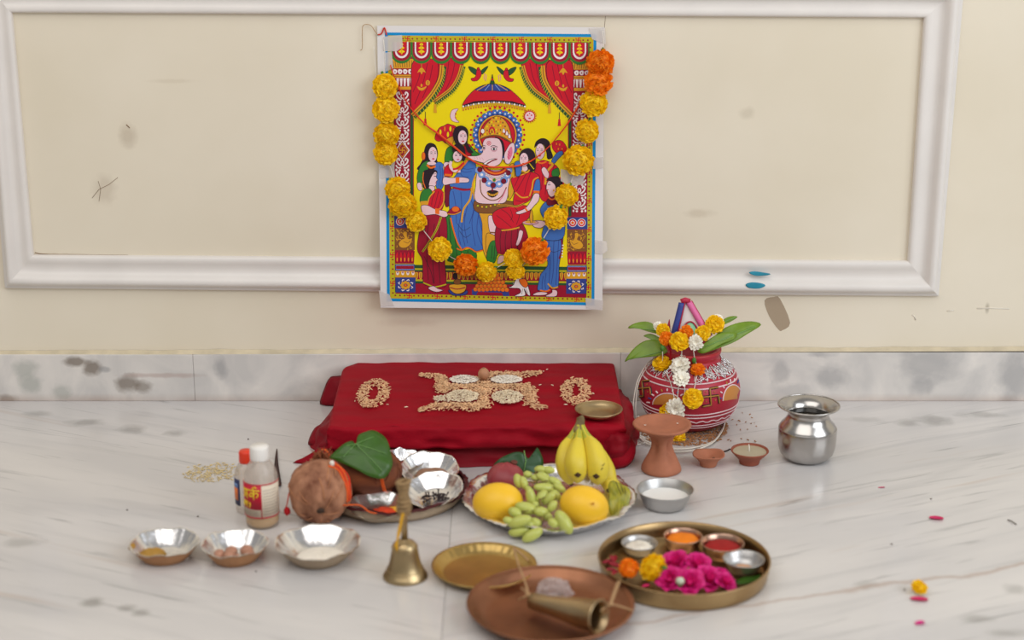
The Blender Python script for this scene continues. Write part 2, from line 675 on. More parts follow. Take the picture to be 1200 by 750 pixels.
floor = bpy.data.objects.new('floor', None)
COL.objects.link(floor)
tag(floor, 'polished white marble floor with grey veins under the offerings', kind='structure')
jx0, jx1 = fl(531, 735).x, fl(533, 560).x
M_GROUT = mat('floor_joint', rgb(165, 158, 150), 0.8)
V, F = box(-2.6, 3.2, -4.2, 0.0, -0.05, -0.0012)
add('joint_bed', V, F, M_GROUT, floor, smooth=False)
for sign, xa, xb in ((1, -2.6, jx1 - .0003), (-1, jx1 + .0003, 3.2)):
    m, nt, bs, tc, c = marble_floor(sign, 1.3 if sign > 0 else 4.4)
    if sign < 0:
        # the long brown vein across the right slab
        p, q = fl(995, 692), fl(1200, 662)
        mp = node(nt, 'ShaderNodeMapping')
        ang = math.atan2(q.y - p.y, q.x - p.x)
        mp.vector_type = 'TEXTURE'
        mp.inputs['Location'].default_value = (p.x, p.y, 0)
        mp.inputs['Rotation'].default_value = (0, 0, ang)
        nt.links.new(tc.outputs['Object'], mp.inputs[0])
        nn = node(nt, 'ShaderNodeTexNoise', Scale=9.0, Detail=4.0)
        nt.links.new(mp.outputs[0], nn.inputs['Vector'])
        sp = node(nt, 'ShaderNodeSeparateXYZ')
        nt.links.new(mp.outputs[0], sp.inputs[0])
        ma = node(nt, 'ShaderNodeMath', operation='MULTIPLY_ADD')
        nt.links.new(nn.outputs['Fac'], ma.inputs[0])
        ma.inputs[1].default_value = 0.05
        nt.links.new(sp.outputs['Y'], ma.inputs[2])
        sb = node(nt, 'ShaderNodeMath', operation='SUBTRACT')
        nt.links.new(ma.outputs[0], sb.inputs[0])
        sb.inputs[1].default_value = 0.025
        ab = node(nt, 'ShaderNodeMath', operation='ABSOLUTE')
        nt.links.new(sb.outputs[0], ab.inputs[0])
        c = blend(nt, mul(nt, _thr(nt, ab.outputs[0], .003, .003), .6), c, rgb(168, 140, 122))
        nt.links.new(c, bs.inputs['Base Color'])
    V, F = box(xa, xb, -4.2, 0.0, -0.0011, 0.0)
    bevel_obj(add('marble_slab', V, F, m, floor, smooth=False), 0.0004, 1)

# ================================================================== THE POSTER
PT = -0.0035


ROWS_BEND = [170, 190, 210, 225, 240, 252, 264, 276, 288, 300, 312]


def poff(py):
    """distance of the sheet from the wall: it bends out over the moulding near its foot"""
    t = min(1, max(0, (py - 170) / 142))
    t = t * t * (3 - 2 * t)
    return PT + (-0.0225 - PT) * t


BEND_PTS = [at(575, r, poff(r)) for r in ROWS_BEND]


def sheet_pt(px, py, lift=0.0):
    """the point of the sheet seen at a photo pixel; flat strips between the bend rows"""
    if py <= ROWS_BEND[0] or py >= ROWS_BEND[-1]:
        return at(px, py, poff(py) - lift)
    k = max(i for i, r in enumerate(ROWS_BEND) if r <= py)
    a, b = BEND_PTS[k], BEND_PTS[k + 1]
    n = (b - a).cross(Vector((1, 0, 0))).normalized()
    p = pl(px, py, a, n)
    return p if lift == 0 else at(px, py, p.y - lift)


poster = thing('poster', 'bright yellow and red devotional paper poster taped to the cream wall', 'poster', at(575, 200, 0))
M_PAPER = mat('white_paper', rgb(228, 224, 222), 0.45)
rows = [30, 60, 90, 130] + ROWS_BEND + [330, 345, 363]
V = []
F = []
nc = 20
for py in rows:
    t = (py - 30) / 333
    for i in range(nc + 1):
        x = (442 + 4 * t) + ((708 - 2 * t) - (442 + 4 * t)) * i / nc
        yy = py + ((i / nc) * 2 if t < .05 else 0) - (2.5 * (1 - i / nc) if t > .95 else 0)
        V.append(sheet_pt(x, yy))
n0 = len(V)
V += [v + Vector((0, .0004, 0)) for v in V]
for r in range(len(rows) - 1):
    for i in range(nc):
        a = r * (nc + 1) + i
        f = (a, a + 1, a + nc + 2, a + nc + 1)
        F.append(f)
        F.append(tuple(reversed([k + n0 for k in f])))
edge = [i for i in range(nc + 1)] + [r * (nc + 1) + nc for r in range(1, len(rows))] + [(len(rows) - 1) * (nc + 1) + i for i in range(nc - 1, -1, -1)] + [r * (nc + 1) for r in range(len(rows) - 2, 0, -1)]
for a, b in zip(edge, edge[1:] + edge[:1]):
    F.append((a, b, b + n0, a + n0))
add('paper_sheet', V, F, M_PAPER, poster, smooth=False)

# the print: flat inks laid one over the other on the sheet
INK = dict(red=(206, 22, 44), crim=(158, 20, 48), blue=(66, 112, 186), dblue=(52, 66, 140), skin=(236, 200, 206), yel=(240, 216, 4), gold=(222, 160, 40),
           green=(48, 124, 48), dgreen=(40, 84, 48), blk=(40, 26, 36), wht=(240, 230, 230), org=(236, 112, 30), cyan=(10, 140, 205), lime=(190, 182, 30),
           pink=(226, 120, 150), lblue=(130, 160, 215), brn=(130, 80, 40), grey=(150, 140, 150), mar=(120, 14, 44), dskin=(214, 160, 172))
PV = []
PF = []
PC = []
LAYERS = {}


def layer(boxes):
    """one more than whatever ink already lies under these boxes"""
    cells = set()
    for x0, y0, x1, y1 in boxes:
        for i in range(int(x0 // 2), int(x1 // 2) + 1):
            for j in range(int(y0 // 2), int(y1 // 2) + 1):
                cells.add((i, j))
    k = 1 + max((LAYERS.get(c, 0) for c in cells), default=0)
    for c in cells:
        LAYERS[c] = k
    return k


def P(pts, c, f=None):
    pts = [f(p) for p in pts] if f else pts
    xs, ys = [p[0] for p in pts], [p[1] for p in pts]
    z = layer([(min(xs), min(ys), max(xs), max(ys))])
    k = len(PV)
    for x, y in pts:
        PV.append((x, y, z))
    for t in tessellate_polygon([[Vector((x, y, 0)) for x, y in pts]]):
        PF.append(tuple(i + k for i in t))
        PC.append(c)


def L(pts, w, c, f=None, closed=False, curve=False):
    pts = [f(p) for p in pts] if f else list(pts)
    if curve:
        pts = [(v.x, v.y) for v in smooth_path([(x, y, 0) for x, y in pts], 4, closed)]
    if closed:
        pts = pts + [pts[0]]
    k = len(PV)
    m = len(pts)
    h = w / 2
    z = layer([(min(a[0], b[0]) - h, min(a[1], b[1]) - h, max(a[0], b[0]) + h, max(a[1], b[1]) + h) for a, b in zip(pts, pts[1:])])
    for i, (x, y) in enumerate(pts):
        a = pts[max(0, i - 1)]
        b = pts[min(m - 1, i + 1)]
        if closed and i in (0, m - 1):
            a, b = pts[m - 2], pts[1]
        dx, dy = b[0] - a[0], b[1] - a[1]
        l = math.hypot(dx, dy) or 1
        PV.append((x - dy / l * w / 2, y + dx / l * w / 2, z))
        PV.append((x + dy / l * w / 2, y - dx / l * w / 2, z))
    for i in range(m - 1):
        PF.append((k + 2 * i, k + 2 * i + 1, k + 2 * i + 3, k + 2 * i + 2))
        PC.append(c)


def S(pts, c, f=None, out='blk', w=.55):
    pts = [f(p) for p in pts] if f else pts
    q = [(v.x, v.y) for v in smooth_path([(x, y, 0) for x, y in pts], 4, True)]
    P(q, c)
    if out:
        L(q, w, out, closed=True)


def E(x, y, rx, ry, c, f=None, out=None, n=14, w=.5):
    p = [(x + rx * math.cos(2 * PI * i / n), y + ry * math.sin(2 * PI * i / n)) for i in range(n)]
    p = [f(q) for q in p] if f else p
    P(p, c)
    if out:
        L(p, w, out, closed=True)


def Z(x0, y0, s):
    return lambda p: (x0 + p[0] / s, y0 + p[1] / s)


ZA, ZB = Z(500, 140, 6.82), Z(570, 140, 6.82)
ZC, ZD = Z(440, 190, 8.52), Z(570, 190, 8.52)
ZE, ZG = Z(440, 270, 7.5), Z(570, 270, 7.5)
TL, TR, ML, MR = Z(440, 30, 8.52), Z(570, 30, 8.52), Z(440, 110, 8.52), Z(570, 110, 8.52)
# border frame
CQ = [(451, 38), (699, 40), (696.5, 358), (453.5, 353)]


def B(u, v, d=0):
    """point on the blue border rectangle, d pixels inside"""
    u = (d + u * (246 - 2 * d)) / 246
    v = (d + v * (317 - 2 * d)) / 317
    (ax, ay), (bx, by), (cx, cy), (ex, ey) = CQ
    return ((ax * (1 - u) + bx * u) * (1 - v) + (ex * (1 - u) + cx * u) * v, (ay * (1 - u) + by * u) * (1 - v) + (ey * (1 - u) + cy * u) * v)


def rect(d, c):
    P([B(0, 0, d), B(1, 0, d), B(1, 1, d), B(0, 1, d)], c)


rect(0, 'cyan')
rect(3.4, 'lime')
rect(4.2, 'gold')
rect(4.9, 'lime')


def sauv(x, y, r, c, w=1.1):
    L([(x - r, y - r), (x - r, y), (x + r, y), (x + r, y + r)], w, c)
    L([(x + r, y - r), (x, y - r), (x, y + r), (x - r, y + r)], w, c)


rect(9.6, 'dgreen')
rect(10.2, 'yel')
k = 0
for e in range(4):
    n = 42 if e % 2 == 0 else 54
    for i in range(n):
        t = (i + .5) / n
        u, v = ((t, 0), (1, t), (t, 1), (0, t))[e]
        x, y = B(u, v, 7.2)
        if i % 6 == 3:
            sauv(x, y, 2.7, 'red', 1.3)
        else:
            E(x, y, 1.15, 1.15, 'crim', n=6)
# background panel and stage
P([(478, 66), (664, 66), (664, 310), (478, 310)], 'yel')
P([(464, 330), (688, 333), (687, 349), (464, 344)], 'crim')
P([(464, 310), (688, 313), (688, 317), (464, 314)], 'dgreen')
P([(464, 314), (688, 317), (688, 319), (464, 316)], 'lime')
P([(464, 316), (688, 319), (688, 321), (464, 318)], 'dgreen')
P([(464, 318), (688, 321), (688, 330), (464, 327)], 'crim')
for i in range(36):
    x = 488 + i * 5
    S([(x - 1.8, 319.5 + i * .015), (x + 1.8, 319.5), (x + 1.6, 325), (x, 328), (x - 1.6, 325)], 'gold', out=None)
    L([(x, 320), (x, 326)], .8, 'brn')
P([(464, 327), (688, 330), (688, 332), (464, 329)], 'lime')
P([(464, 329), (688, 332), (688, 334.5), (464, 331.5)], 'dgreen')
# side pillars (right one mirrors the left)
for side in (0, 1):
    f = (lambda p: p) if side == 0 else (lambda p: (1150.5 - p[0], p[1] + 1.5))
    P([(459, 66), (485, 66), (485, 309), (463, 309), (461, 100)], 'crim', f)
    P([(458, 69), (486, 69), (484, 80), (461, 80)], 'gold', f)
    for i in range(9):
        L([(460 + i * 2.8, 71), (461.5 + i * 2.6, 79)], .7, 'brn', f)
    for i in range(4):
        x = 463 + i * 6
        S([(x - 2.5, 82), (x, 81), (x + 2.6, 83), (x + 1, 86.5), (x - 2, 86)], 'wht', f, out=None)
        E(x, 84, .8, .9, 'crim', f, n=6)
    P([(460, 87.5), (485, 87.5), (485, 91), (460, 91)], 'gold', f)
    L([(460, 89.3), (485, 89.3)], .7, 'brn', f)
    for i in range(6):
        x = 462 + i * 4.1
        P([(x - 1.6, 91.5), (x + 1.6, 91.5), (x + .8, 101), (x - .8, 101)], 'wht', f)
    P([(460, 101.5), (483, 101.5), (483, 105), (460, 105)], 'gold', f)
    P([(481, 106), (484, 106), (484, 252), (481, 252)], 'dgreen', f)
    cx = 471.5
    for j in range(9):
        y = 113 + j * 15.5
        if j == 4:
            L([(cx, y - 10), (cx + 8, y + 1), (cx, y + 12), (cx - 8, y + 1)], 1.6, 'wht', f, closed=True)
            L([(cx, y - 7), (cx + 6, y + 1), (cx, y + 9), (cx - 6, y + 1)], 1.0, 'gold', f, closed=True)
            xx, yy = f((cx, y + 1))
            sauv(xx, yy, 3, 'gold', 1.4)
            continue
        E(cx, y, 2.2, 3.0, 'wht', f)
        E(cx, y, .9, 1.4, 'crim', f, n=8)
        for sx in (-1, 1):
            L([(cx + sx * 1, y + 4), (cx + sx * 5, y + 1), (cx + sx * 6.5, y - 3), (cx + sx * 4, y - 5), (cx + sx * 3.5, y - 2)], 1.7, 'wht', f, curve=True)
            L([(cx + sx * 1.5, y + 6), (cx + sx * 5, y + 6), (cx + sx * 7.5, y + 3)], 1.6, 'wht', f, curve=True)
            E(cx + sx * 3, y + 9, 1.4, 1.4, 'wht', f, n=8)
            E(cx + sx * 7, y + 8.5, 1.2, 1.6, 'wht', f, n=8)
    P([(462, 253), (486, 253), (486, 267), (462, 267)], 'dblue', f)
    for x in (469, 479.5):
        E(x, 259.5, 5, 5, 'wht', f)
        E(x, 259.5, 4.3, 4.3, 'red', f)
        E(x, 259.5, 2.6, 2.6, 'wht', f)
        E(x, 259.5, 1.8, 1.8, 'org', f)
    P([(462.5, 267.5), (486, 267.5), (486, 293), (462.5, 293)], 'brn', f)
    for i in range(46):
        x, y = R.uniform(464, 485), R.uniform(269, 292)
        a = R.uniform(0, 6)
        L([(x - 1.3 * math.cos(a), y - 1.3 * math.sin(a)), (x + .4, y + .4), (x + 1.3 * math.cos(a), y + 1.3 * math.sin(a))], .7, 'gold', f)
    S([(467, 286), (470, 281), (474, 279), (472, 274), (474, 271), (477, 272), (477, 276), (479, 280), (483, 279), (481, 286), (476, 290), (470, 290)], 'gold', f, out='brn')
    L([(473, 283), (478, 285), (481, 282)], .6, 'brn', f)
    P([(463, 294), (486, 294), (485, 309), (463, 309)], 'crim', f)
    for i in range(5):
        x = 465.5 + i * 4.4
        S([(x - 2, 300), (x, 294.5), (x + 2, 300), (x + 1.2, 307), (x - 1.2, 307)], 'red', f, out='mar', w=.5)
        E(x, 304, .7, 2.4, 'gold', f, n=8)
    P([(463, 309.5), (486, 309.5), (486, 317), (463, 317)], 'dblue', f)
    P([(464, 311), (485, 311), (485, 315.5), (464, 315.5)], 'crim', f)
    L([(464, 311), (485, 311), (485, 315.5), (464, 315.5)], .7, 'lblue', f, closed=True)
    P([(463, 317), (486, 317), (486, 325), (463, 325)], 'gold', f)
    for i in range(4):
        E(466 + i * 6, 320, 1.7, 2.4, 'wht', f, n=8)
        E(466 + i * 6, 319, .8, 1.4, 'crim', f, n=6)
    P([(463.5, 325), (487, 325), (487, 342.5), (463.5, 342.5)], 'dblue', f)
    for i in range(8):
        a = i * PI / 4
        E(475.3 + 4.2 * math.cos(a), 334 + 3.4 * math.sin(a), 2.1, 1.8, 'gold', f, n=8)
        b = a + .39
        L([(475.3 + 7 * math.cos(b - .2), 334 + 5.6 * math.sin(b - .2)), (475.3 + 9.3 * math.cos(b), 334 + 7 * math.sin(b)), (475.3 + 8 * math.cos(b + .22), 334 + 6.4 * math.sin(b + .22))], 1.1, 'wht', f)
    E(475.3, 334, 1.8, 1.5, 'org', f, out='crim', n=8)
# curtains
mir = lambda p: (1154 - p[0], p[1] + .6)
for f in ((lambda p: p), mir):
    S([(509, 70), (541, 70), (540, 84), (533, 98), (522, 109), (507, 119), (504, 110), (509, 95)], 'red', f, w=.7)
    for a in ((518, 72, 514, 100), (526, 72, 517, 106), (533, 73, 522, 106)):
        L([(a[0], a[1]), ((a[0] + a[2]) / 2 + 2, (a[1] + a[3]) / 2), (a[2], a[3])], .7, 'mar', f, curve=True)
    S([(485, 71), (511, 71), (513, 90), (507, 104), (497, 118), (483, 131), (482, 100)], 'red', f, w=.7)
    for a in ((494, 74, 484, 108), (501, 74, 486, 122), (507, 76, 495, 115)):
        L([(a[0], a[1]), ((a[0] + a[2]) / 2 + 2, (a[1] + a[3]) / 2), (a[2], a[3])], .7, 'mar', f, curve=True)
    e1 = [(541, 76), (537, 90), (529, 103), (518, 112), (508, 119)]
    e2 = [(518, 76), (516, 92), (508, 107), (497, 121), (483, 135)]
    for e, w in ((e2, 4.6), (e1, 3.4)):
        L([(x + 1.6, y + 1.6) for x, y in e], w + 2.6, 'dgreen', f, curve=True)
        q = smooth_path([(x + 3.4, y + 3.2, 0) for x, y in e], 5)
        for p in q:
            L([(p.x - 2, p.y - 1), (p.x + .2, p.y + 3.4)], .8, 'lime', f)
        L(e, w, 'gold', f, curve=True)
        L(e, 1.0, 'brn', f, curve=True)
    for x, y, c in ((510, 123, 'gold'), (498.5, 140, 'red')):
        L([(x, y - 9), (x, y)], .7, 'blk', f)
        P([(x - 1, y), (x + 1, y), (x + 2, y + 15 - (8 if c == 'red' else 6)), (x - 2, y + 15 - (8 if c == 'red' else 6))], c, f)
        E(x, y, 1.4, 1.4, c, f, n=8)
    L([(494, 74), (494, 80)], .6, 'gold', f)
    S([(489, 85), (494, 79), (499, 85), (496, 84), (494, 87), (492, 84)], 'gold', f, out=None)
    S([(489, 101), (494, 103), (500, 101), (497, 105), (494, 106), (491, 105)], 'gold', f, out=None)
    E(494, 100, 1.2, 2, 'gold', f, n=8)
    E(501.3, 97, 2.6, 3.2, 'gold', f, n=10)
    L([(501.3, 95), (501.3, 99)], .7, 'crim', f)
# valance of ten scallops
for i in range(10):
    x = 470.7 + i * 23.15
    y = 49 + i * .12
    u = lambda r, d: [(x - r, y)] + [(x - r * math.cos(PI * t / 12), y + d * (.55 + .45 * math.sin(PI * t / 12)) if 0 < t < 12 else y + d * .5) for t in range(13)] + [(x + r, y)]
    P(u(11.7, 25.5), 'green')
    P(u(10.3, 22.5), 'crim')
    P(u(7.9, 19.2), 'wht')
    P(u(6.2, 16.8), 'crim')
    P(u(5.6, 15.8), 'red')
    for dy, wd in ((1, 2.2), (5, 3.4), (9.4, 3.8)):
        S([(x - wd, y + dy + 2.2), (x, y + dy), (x + wd, y + dy + 2.2), (x, y + dy + 3.3)], 'yel', out=None)
    E(x, y + 11.5, 1.2, 3.2, 'yel', n=8)
    L([(x, y + 1), (x, y + 14)], .8, 'gold')
# umbrella
S([(542, 124), (549, 112), (561, 102), (577, 98), (593, 102), (606, 112), (616, 124), (600, 120), (577, 118.5), (556, 120)], 'red')
S([(557, 105), (564, 101), (577, 98), (590, 101), (598, 106), (588, 107), (577, 106), (566, 107)], 'dblue')
for a in (-18, -9, 0, 9, 18):
    L([(577 + a * .35, 99), (577 + a, 106)], .8, 'lblue' if a % 2 else 'gold')
P([(542, 123), (556, 118.5), (577, 117), (600, 118.5), (616, 123), (615, 125), (600, 121), (577, 119.5), (556, 121), (543, 125.5)], 'blk')
for i in range(25):
    t = i / 24
    x = 543 + 72 * t
    y = 124.5 - 4.8 * math.sin(PI * t)
    E(x, y, 1.2, 1.1, 'grey' if i % 2 else 'wht', n=6)
    P([(x - 1.3, y + 1.2), (x + 1.3, y + 1.2), (x, y + 4.6)], 'gold')
    E(x, y + 4.4, .8, .8, 'red', n=6)
S([(574.5, 98), (576, 93), (577, 87), (578, 93), (579.5, 98)], 'dgreen')
E(577, 93, 1.1, 1.4, 'red', n=8)
# birds
for f in ((lambda p: p), mir):
    S([(549, 78), (556, 80), (561, 85), (558, 88), (552, 84)], 'dgreen', f)
    S([(572, 77.5), (567, 80), (562, 85), (565, 87), (569, 83)], 'dgreen', f)
    S([(559, 81), (563, 82), (564, 88), (560, 94), (554, 95), (552, 92), (557, 90)], 'red', f)
    E(560.5, 80.5, 1.6, 1.6, 'red', f, out='blk', n=8)
    L([(568, 86), (567, 92), (569, 95), (570, 88)], .9, 'pink', f, closed=True)
# moon and sun
S([(537, 127.5), (530, 129), (527.5, 136), (530.5, 142), (538, 143.2), (534, 139), (533.5, 133)], 'skin', out='mar')
E(534.3, 133.5, .9, .9, 'red', n=6)
E(534, 138, 1.1, .7, 'red', n=6)
for i in range(18):
    a = 2 * PI * i / 18
    L([(620.6 + 6 * math.cos(a), 136 + 6 * math.sin(a)), (620.6 + 8.3 * math.cos(a), 136 + 8.3 * math.sin(a))], 1.0, 'red')
E(620.6, 136, 6, 6, 'skin', out='red', w=1)
for dx, dy, rx, ry in ((-2.3, -1.2, 1, .9), (2.3, -1.2, 1, .9), (0, 2.4, 1.8, .8), (0, -3.4, .6, .9)):
    E(620.6 + dx, 136 + dy, rx, ry, 'red', n=8)
# halo behind the seated figure
hx, hy = 583, 158
for i in range(34):
    a = 2 * PI * i / 34
    E(hx + 31.5 * math.cos(a), hy + 32.5 * math.sin(a), 1.5, 1.5, 'red', n=8)
E(hx, hy, 26, 27, 'dblue', n=26)
for i in range(26):
    a = 2 * PI * i / 26
    E(hx + 26 * math.cos(a), hy + 27 * math.sin(a), 3.2, 3.2, 'blue', out='dblue', n=8)
    E(hx + 25.5 * math.cos(a), hy + 26.5 * math.sin(a), 1, 1, 'wht', n=6)
    b = a + .12
    E(hx + 27.6 * math.cos(b), hy + 28.6 * math.sin(b), 1.1, 1.1, 'wht' if i % 2 else 'red', n=6)
E(hx, hy, 22.5, 23.5, 'gold', n=26)
E(hx, hy, 21, 22, 'crim', n=26)
E(hx, hy, 19.5, 20.5, 'red', n=26)


def face(x, y, rx, ry, f=None, look=1, tilt=0):
    """a small woman's face: eyes, brows, nose, lips and forehead mark"""
    E(x, y, rx, ry, 'skin', f, out='blk', n=18)
    for s in (-1, 1):
        ex = x + (s * .42 + .12 * look) * rx
        L([(ex - .2 * rx, y - .1 * ry), (ex, y - .16 * ry), (ex + .2 * rx, y - .1 * ry)], .7, 'blk', f)
        L([(ex - .22 * rx, y - .3 * ry), (ex, y - .37 * ry), (ex + .22 * rx, y - .3 * ry)], .45, 'blk', f)
    L([(x + .12 * look * rx, y - .1 * ry), (x + .2 * look * rx, y + .25 * ry), (x + .02 * rx, y + .27 * ry)], .45, 'dskin', f)
    E(x + .12 * look * rx, y + .55 * ry, .3 * rx, .1 * ry, 'red', f, n=8)
    E(x + .12 * look * rx, y - .5 * ry, .1 * rx, .08 * ry, 'red', f, n=6)


def folds(pts_list, c='blk', w=.5, f=None):
    for p in pts_list:
        L(p, w, c, f, curve=True)


# --- woman behind, left (lotus fan)
S([(65, 150), (85, 90), (110, 60), (140, 50), (165, 35), (190, 40), (235, 60), (225, 130), (190, 190), (150, 190), (125, 170), (90, 175)], 'red', ZA)
for a in ((110, 100), (145, 75), (190, 75), (170, 120), (215, 90)):
    E(a[0], a[1], 11, 24, 'yel' if a[0] % 2 == 0 else 'org', ZA, out='crim', n=8)
S([(150, 165), (215, 130), (220, 150), (200, 210), (170, 200)], 'gold', ZA)
S([(160, 235), (215, 215), (215, 300), (195, 350), (145, 340)], 'green', ZA)
S([(140, 345), (190, 345), (185, 400), (140, 395)], 'skin', ZA)
S([(300, 205), (345, 200), (375, 260), (330, 300), (295, 270)], 'red', ZA)
S([(350, 215), (390, 250), (430, 285), (370, 300)], 'green', ZA)
S([(212, 120), (230, 65), (280, 48), (322, 72), (332, 120), (325, 180), (350, 230), (372, 262), (330, 255), (300, 190), (250, 195), (225, 175)], 'blk', ZA)
face(287, 140, 37, 58, ZA, 1)
# --- woman at far left

S([(480, 640), (490, 560), (510, 510), (550, 490), (600, 515), (622, 590), (612, 660), (640, 700), (690, 760), (430, 760), (450, 700)], 'blk', ML)
E(480, 620, 18, 40, 'org', ML, out='crim')
face(572, 605, 46, 78, ML, 1)
S([(430, 80), (470, 10), (530, -10), (520, 100), (480, 180), (430, 230), (415, 160)], 'green', ZC)
S([(590, 30), (650, 0), (690, 60), (690, 200), (640, 290), (600, 220)], 'blue', ZC)
folds([[(640, 30), (650, 120), (630, 240)], [(670, 60), (668, 160), (650, 250)]], 'dblue', .5, ZC)
L([(680, 40), (688, 120), (680, 210)], 1, 'gold', ZC, curve=True)
E(560, 12, 45, 18, 'skin', ZC)
L([(515, 25), (550, 55), (600, 40)], 2.4, 'org', ZC, curve=True)
S([(415, 215), (450, 205), (470, 260), (455, 285), (425, 270)], 'skin', ZC)
# --- green drape behind
S([(523, 252), (531, 250), (537, 275), (542, 292), (556, 292), (556, 306), (525, 306), (521, 285)], 'green')
folds([[(526, 256), (528, 280), (527, 304)], [(531, 258), (534, 285), (536, 304)], [(540, 293), (543, 305)], [(548, 293), (549, 305)]], 'blk', .6)
# --- woman in blue sari
S([(700, 190), (740, 220), (760, 280), (740, 420), (700, 440), (690, 320)], 'mar', ZC)
S([(740, 230), (800, 130), (870, 60), (920, -10), (985, -10), (1005, 60), (990, 150), (965, 250), (900, 265), (800, 250)], 'blue', ZC)
S([(527, 225), (534, 221), (551, 223), (559, 237), (565, 245), (567, 262), (568, 278), (573, 290), (566, 292), (558, 294), (553, 291), (546, 290), (540, 291), (535, 280), (531, 265), (527, 250)], 'blue')
folds([[(531, 224), (534, 240), (535, 262)], [(540, 225), (541, 245), (537, 270), (540, 287)], [(548, 240), (544, 262), (548, 285)], [(556, 245), (553, 262), (557, 288)],
       [(561, 250), (559, 270), (565, 288)], [(551, 232), (555, 245), (550, 262)], [(545, 250), (541, 268), (545, 288)], [(559, 242), (563, 262), (569, 287)]], 'dblue', .7)
folds([[(536, 262), (543, 270), (551, 266)], [(538, 270), (545, 278), (552, 274)]], 'blk', .45)
L([(535, 291), (541, 293), (547, 290), (553, 292), (558, 295), (566, 293), (573, 291)], 1.6, 'org', curve=True)
L([(528, 255), (531, 268), (536, 284), (541, 292)], 1.7, 'org', curve=True)
L([(965, 250), (945, 370), (880, 470), (860, 600)], 2.2, 'gold', ZC, curve=True)
L([(1000, 130), (970, 230), (985, 330), (990, 370)], 2.0, 'gold', ZC, curve=True)
L([(770, 250), (870, 275), (950, 270)], 2.4, 'crim', ZC, curve=True)
folds([[(850, 110), (870, 140), (930, 150)], [(840, 80), (900, 100), (960, 90)], [(870, 60), (920, 70), (980, 60)]], 'dblue', .6, ZC)
S([(690, 60), (740, 20), (775, 80), (760, 140), (690, 135)], 'red', ZC)
L([(690, 125), (760, 130)], 2.4, 'org', ZC)
S([(680, 150), (760, 155), (860, 150), (930, 165), (925, 200), (840, 205), (760, 215), (680, 225)], 'skin', ZC)
P([(800, 152), (838, 150), (838, 208), (800, 208)], 'org', ZC)
L([(860, 180), (920, 178)], .4, 'dskin', ZC)
S([(205, 235), (225, 200), (265, 188), (300, 225), (310, 300), (290, 330), (255, 260), (225, 260)], 'blk', ZA)
L([(195, 330), (190, 370), (215, 405), (270, 410)], 3.2, 'skin', ZA, curve=True)
face(247, 292, 38, 46, ZA, 1)
S([(205, 255), (235, 245), (275, 285), (255, 260), (230, 240)], 'red', ZA)
L([(210, 395), (250, 385), (300, 340)], 2.2, 'red', ZA, curve=True)
L([(330, 320), (300, 360), (240, 420)], 1.4, 'org', ZA, curve=True)
# --- woman front left, red sari and tray
S([(500, 250), (521, 252), (524, 280), (521, 300), (523, 333), (516, 335), (509, 336), (503, 334), (496, 331), (495, 305), (489, 292), (492, 270)], 'crim')
folds([[(503, 256), (500, 290), (502, 328)], [(509, 262), (507, 300), (509, 332)], [(515, 262), (514, 300), (516, 332)], [(497, 300), (505, 318), (508, 332)]], 'blk', .6)
L([(496, 331), (503, 334), (509, 336), (516, 335), (523, 333)], 1.5, 'lime', curve=True)
L([(517, 254), (512, 268), (504, 282), (495, 295)], 2.2, 'lime', curve=True)
L([(517, 254), (512, 268), (504, 282), (495, 295)], .6, 'blk', curve=True)
S([(502, 337), (508, 335), (513, 338), (519, 340), (512, 342), (505, 340)], 'skin')
S([(480, 95), (530, 73), (600, 80), (615, 110), (570, 180), (545, 270), (480, 255), (470, 170)], 'blk', ZC)
S([(555, 150), (590, 98), (612, 108), (608, 150), (622, 178), (608, 190), (605, 228), (572, 250), (535, 232), (540, 190)], 'skin', ZC)
L([(585, 140), (608, 140)], .8, 'blk', ZC)
L([(582, 118), (605, 115)], .5, 'blk', ZC)
E(602, 205, 8, 5, 'red', ZC, n=6)
L([(480, 100), (475, 180), (500, 260)], 1, 'org', ZC, curve=True)
S([(535, 240), (585, 240), (590, 280), (545, 300)], 'skin', ZC)
L([(515, 265), (550, 295), (585, 285)], 1.6, 'org', ZC, curve=True)
S([(450, 330), (480, 275), (540, 265), (565, 310), (520, 400), (450, 400)], 'green', ZC)
S([(525, 400), (560, 330), (600, 270), (650, 270), (690, 330), (682, 420), (655, 480), (600, 485), (520, 450)], 'red', ZC)
folds([[(600, 290), (570, 360), (560, 430)], [(630, 290), (610, 370), (590, 450)], [(660, 310), (645, 390), (620, 460)]], 'mar', .7, ZC)
L([(590, 290), (540, 350), (520, 420)], 1.4, 'gold', ZC, curve=True)
L([(685, 300), (680, 400), (640, 470)], 1.3, 'gold', ZC, curve=True)
P([(450, 390), (517, 385), (522, 425), (455, 432)], 'gold', ZC)
S([(458, 435), (520, 430), (600, 470), (700, 488), (722, 530), (680, 548), (600, 520), (500, 528), (465, 492)], 'skin', ZC)
P([(595, 460), (638, 462), (638, 520), (597, 515)], 'org', ZC)
S([(720, 500), (760, 460), (800, 440), (840, 460), (850, 490), (800, 522), (730, 522)], 'crim', ZC)
E(800, 468, 38, 28, 'org', ZC, out='crim')
L([(715, 515), (790, 520), (852, 492)], 1.0, 'gold', ZC, curve=True)
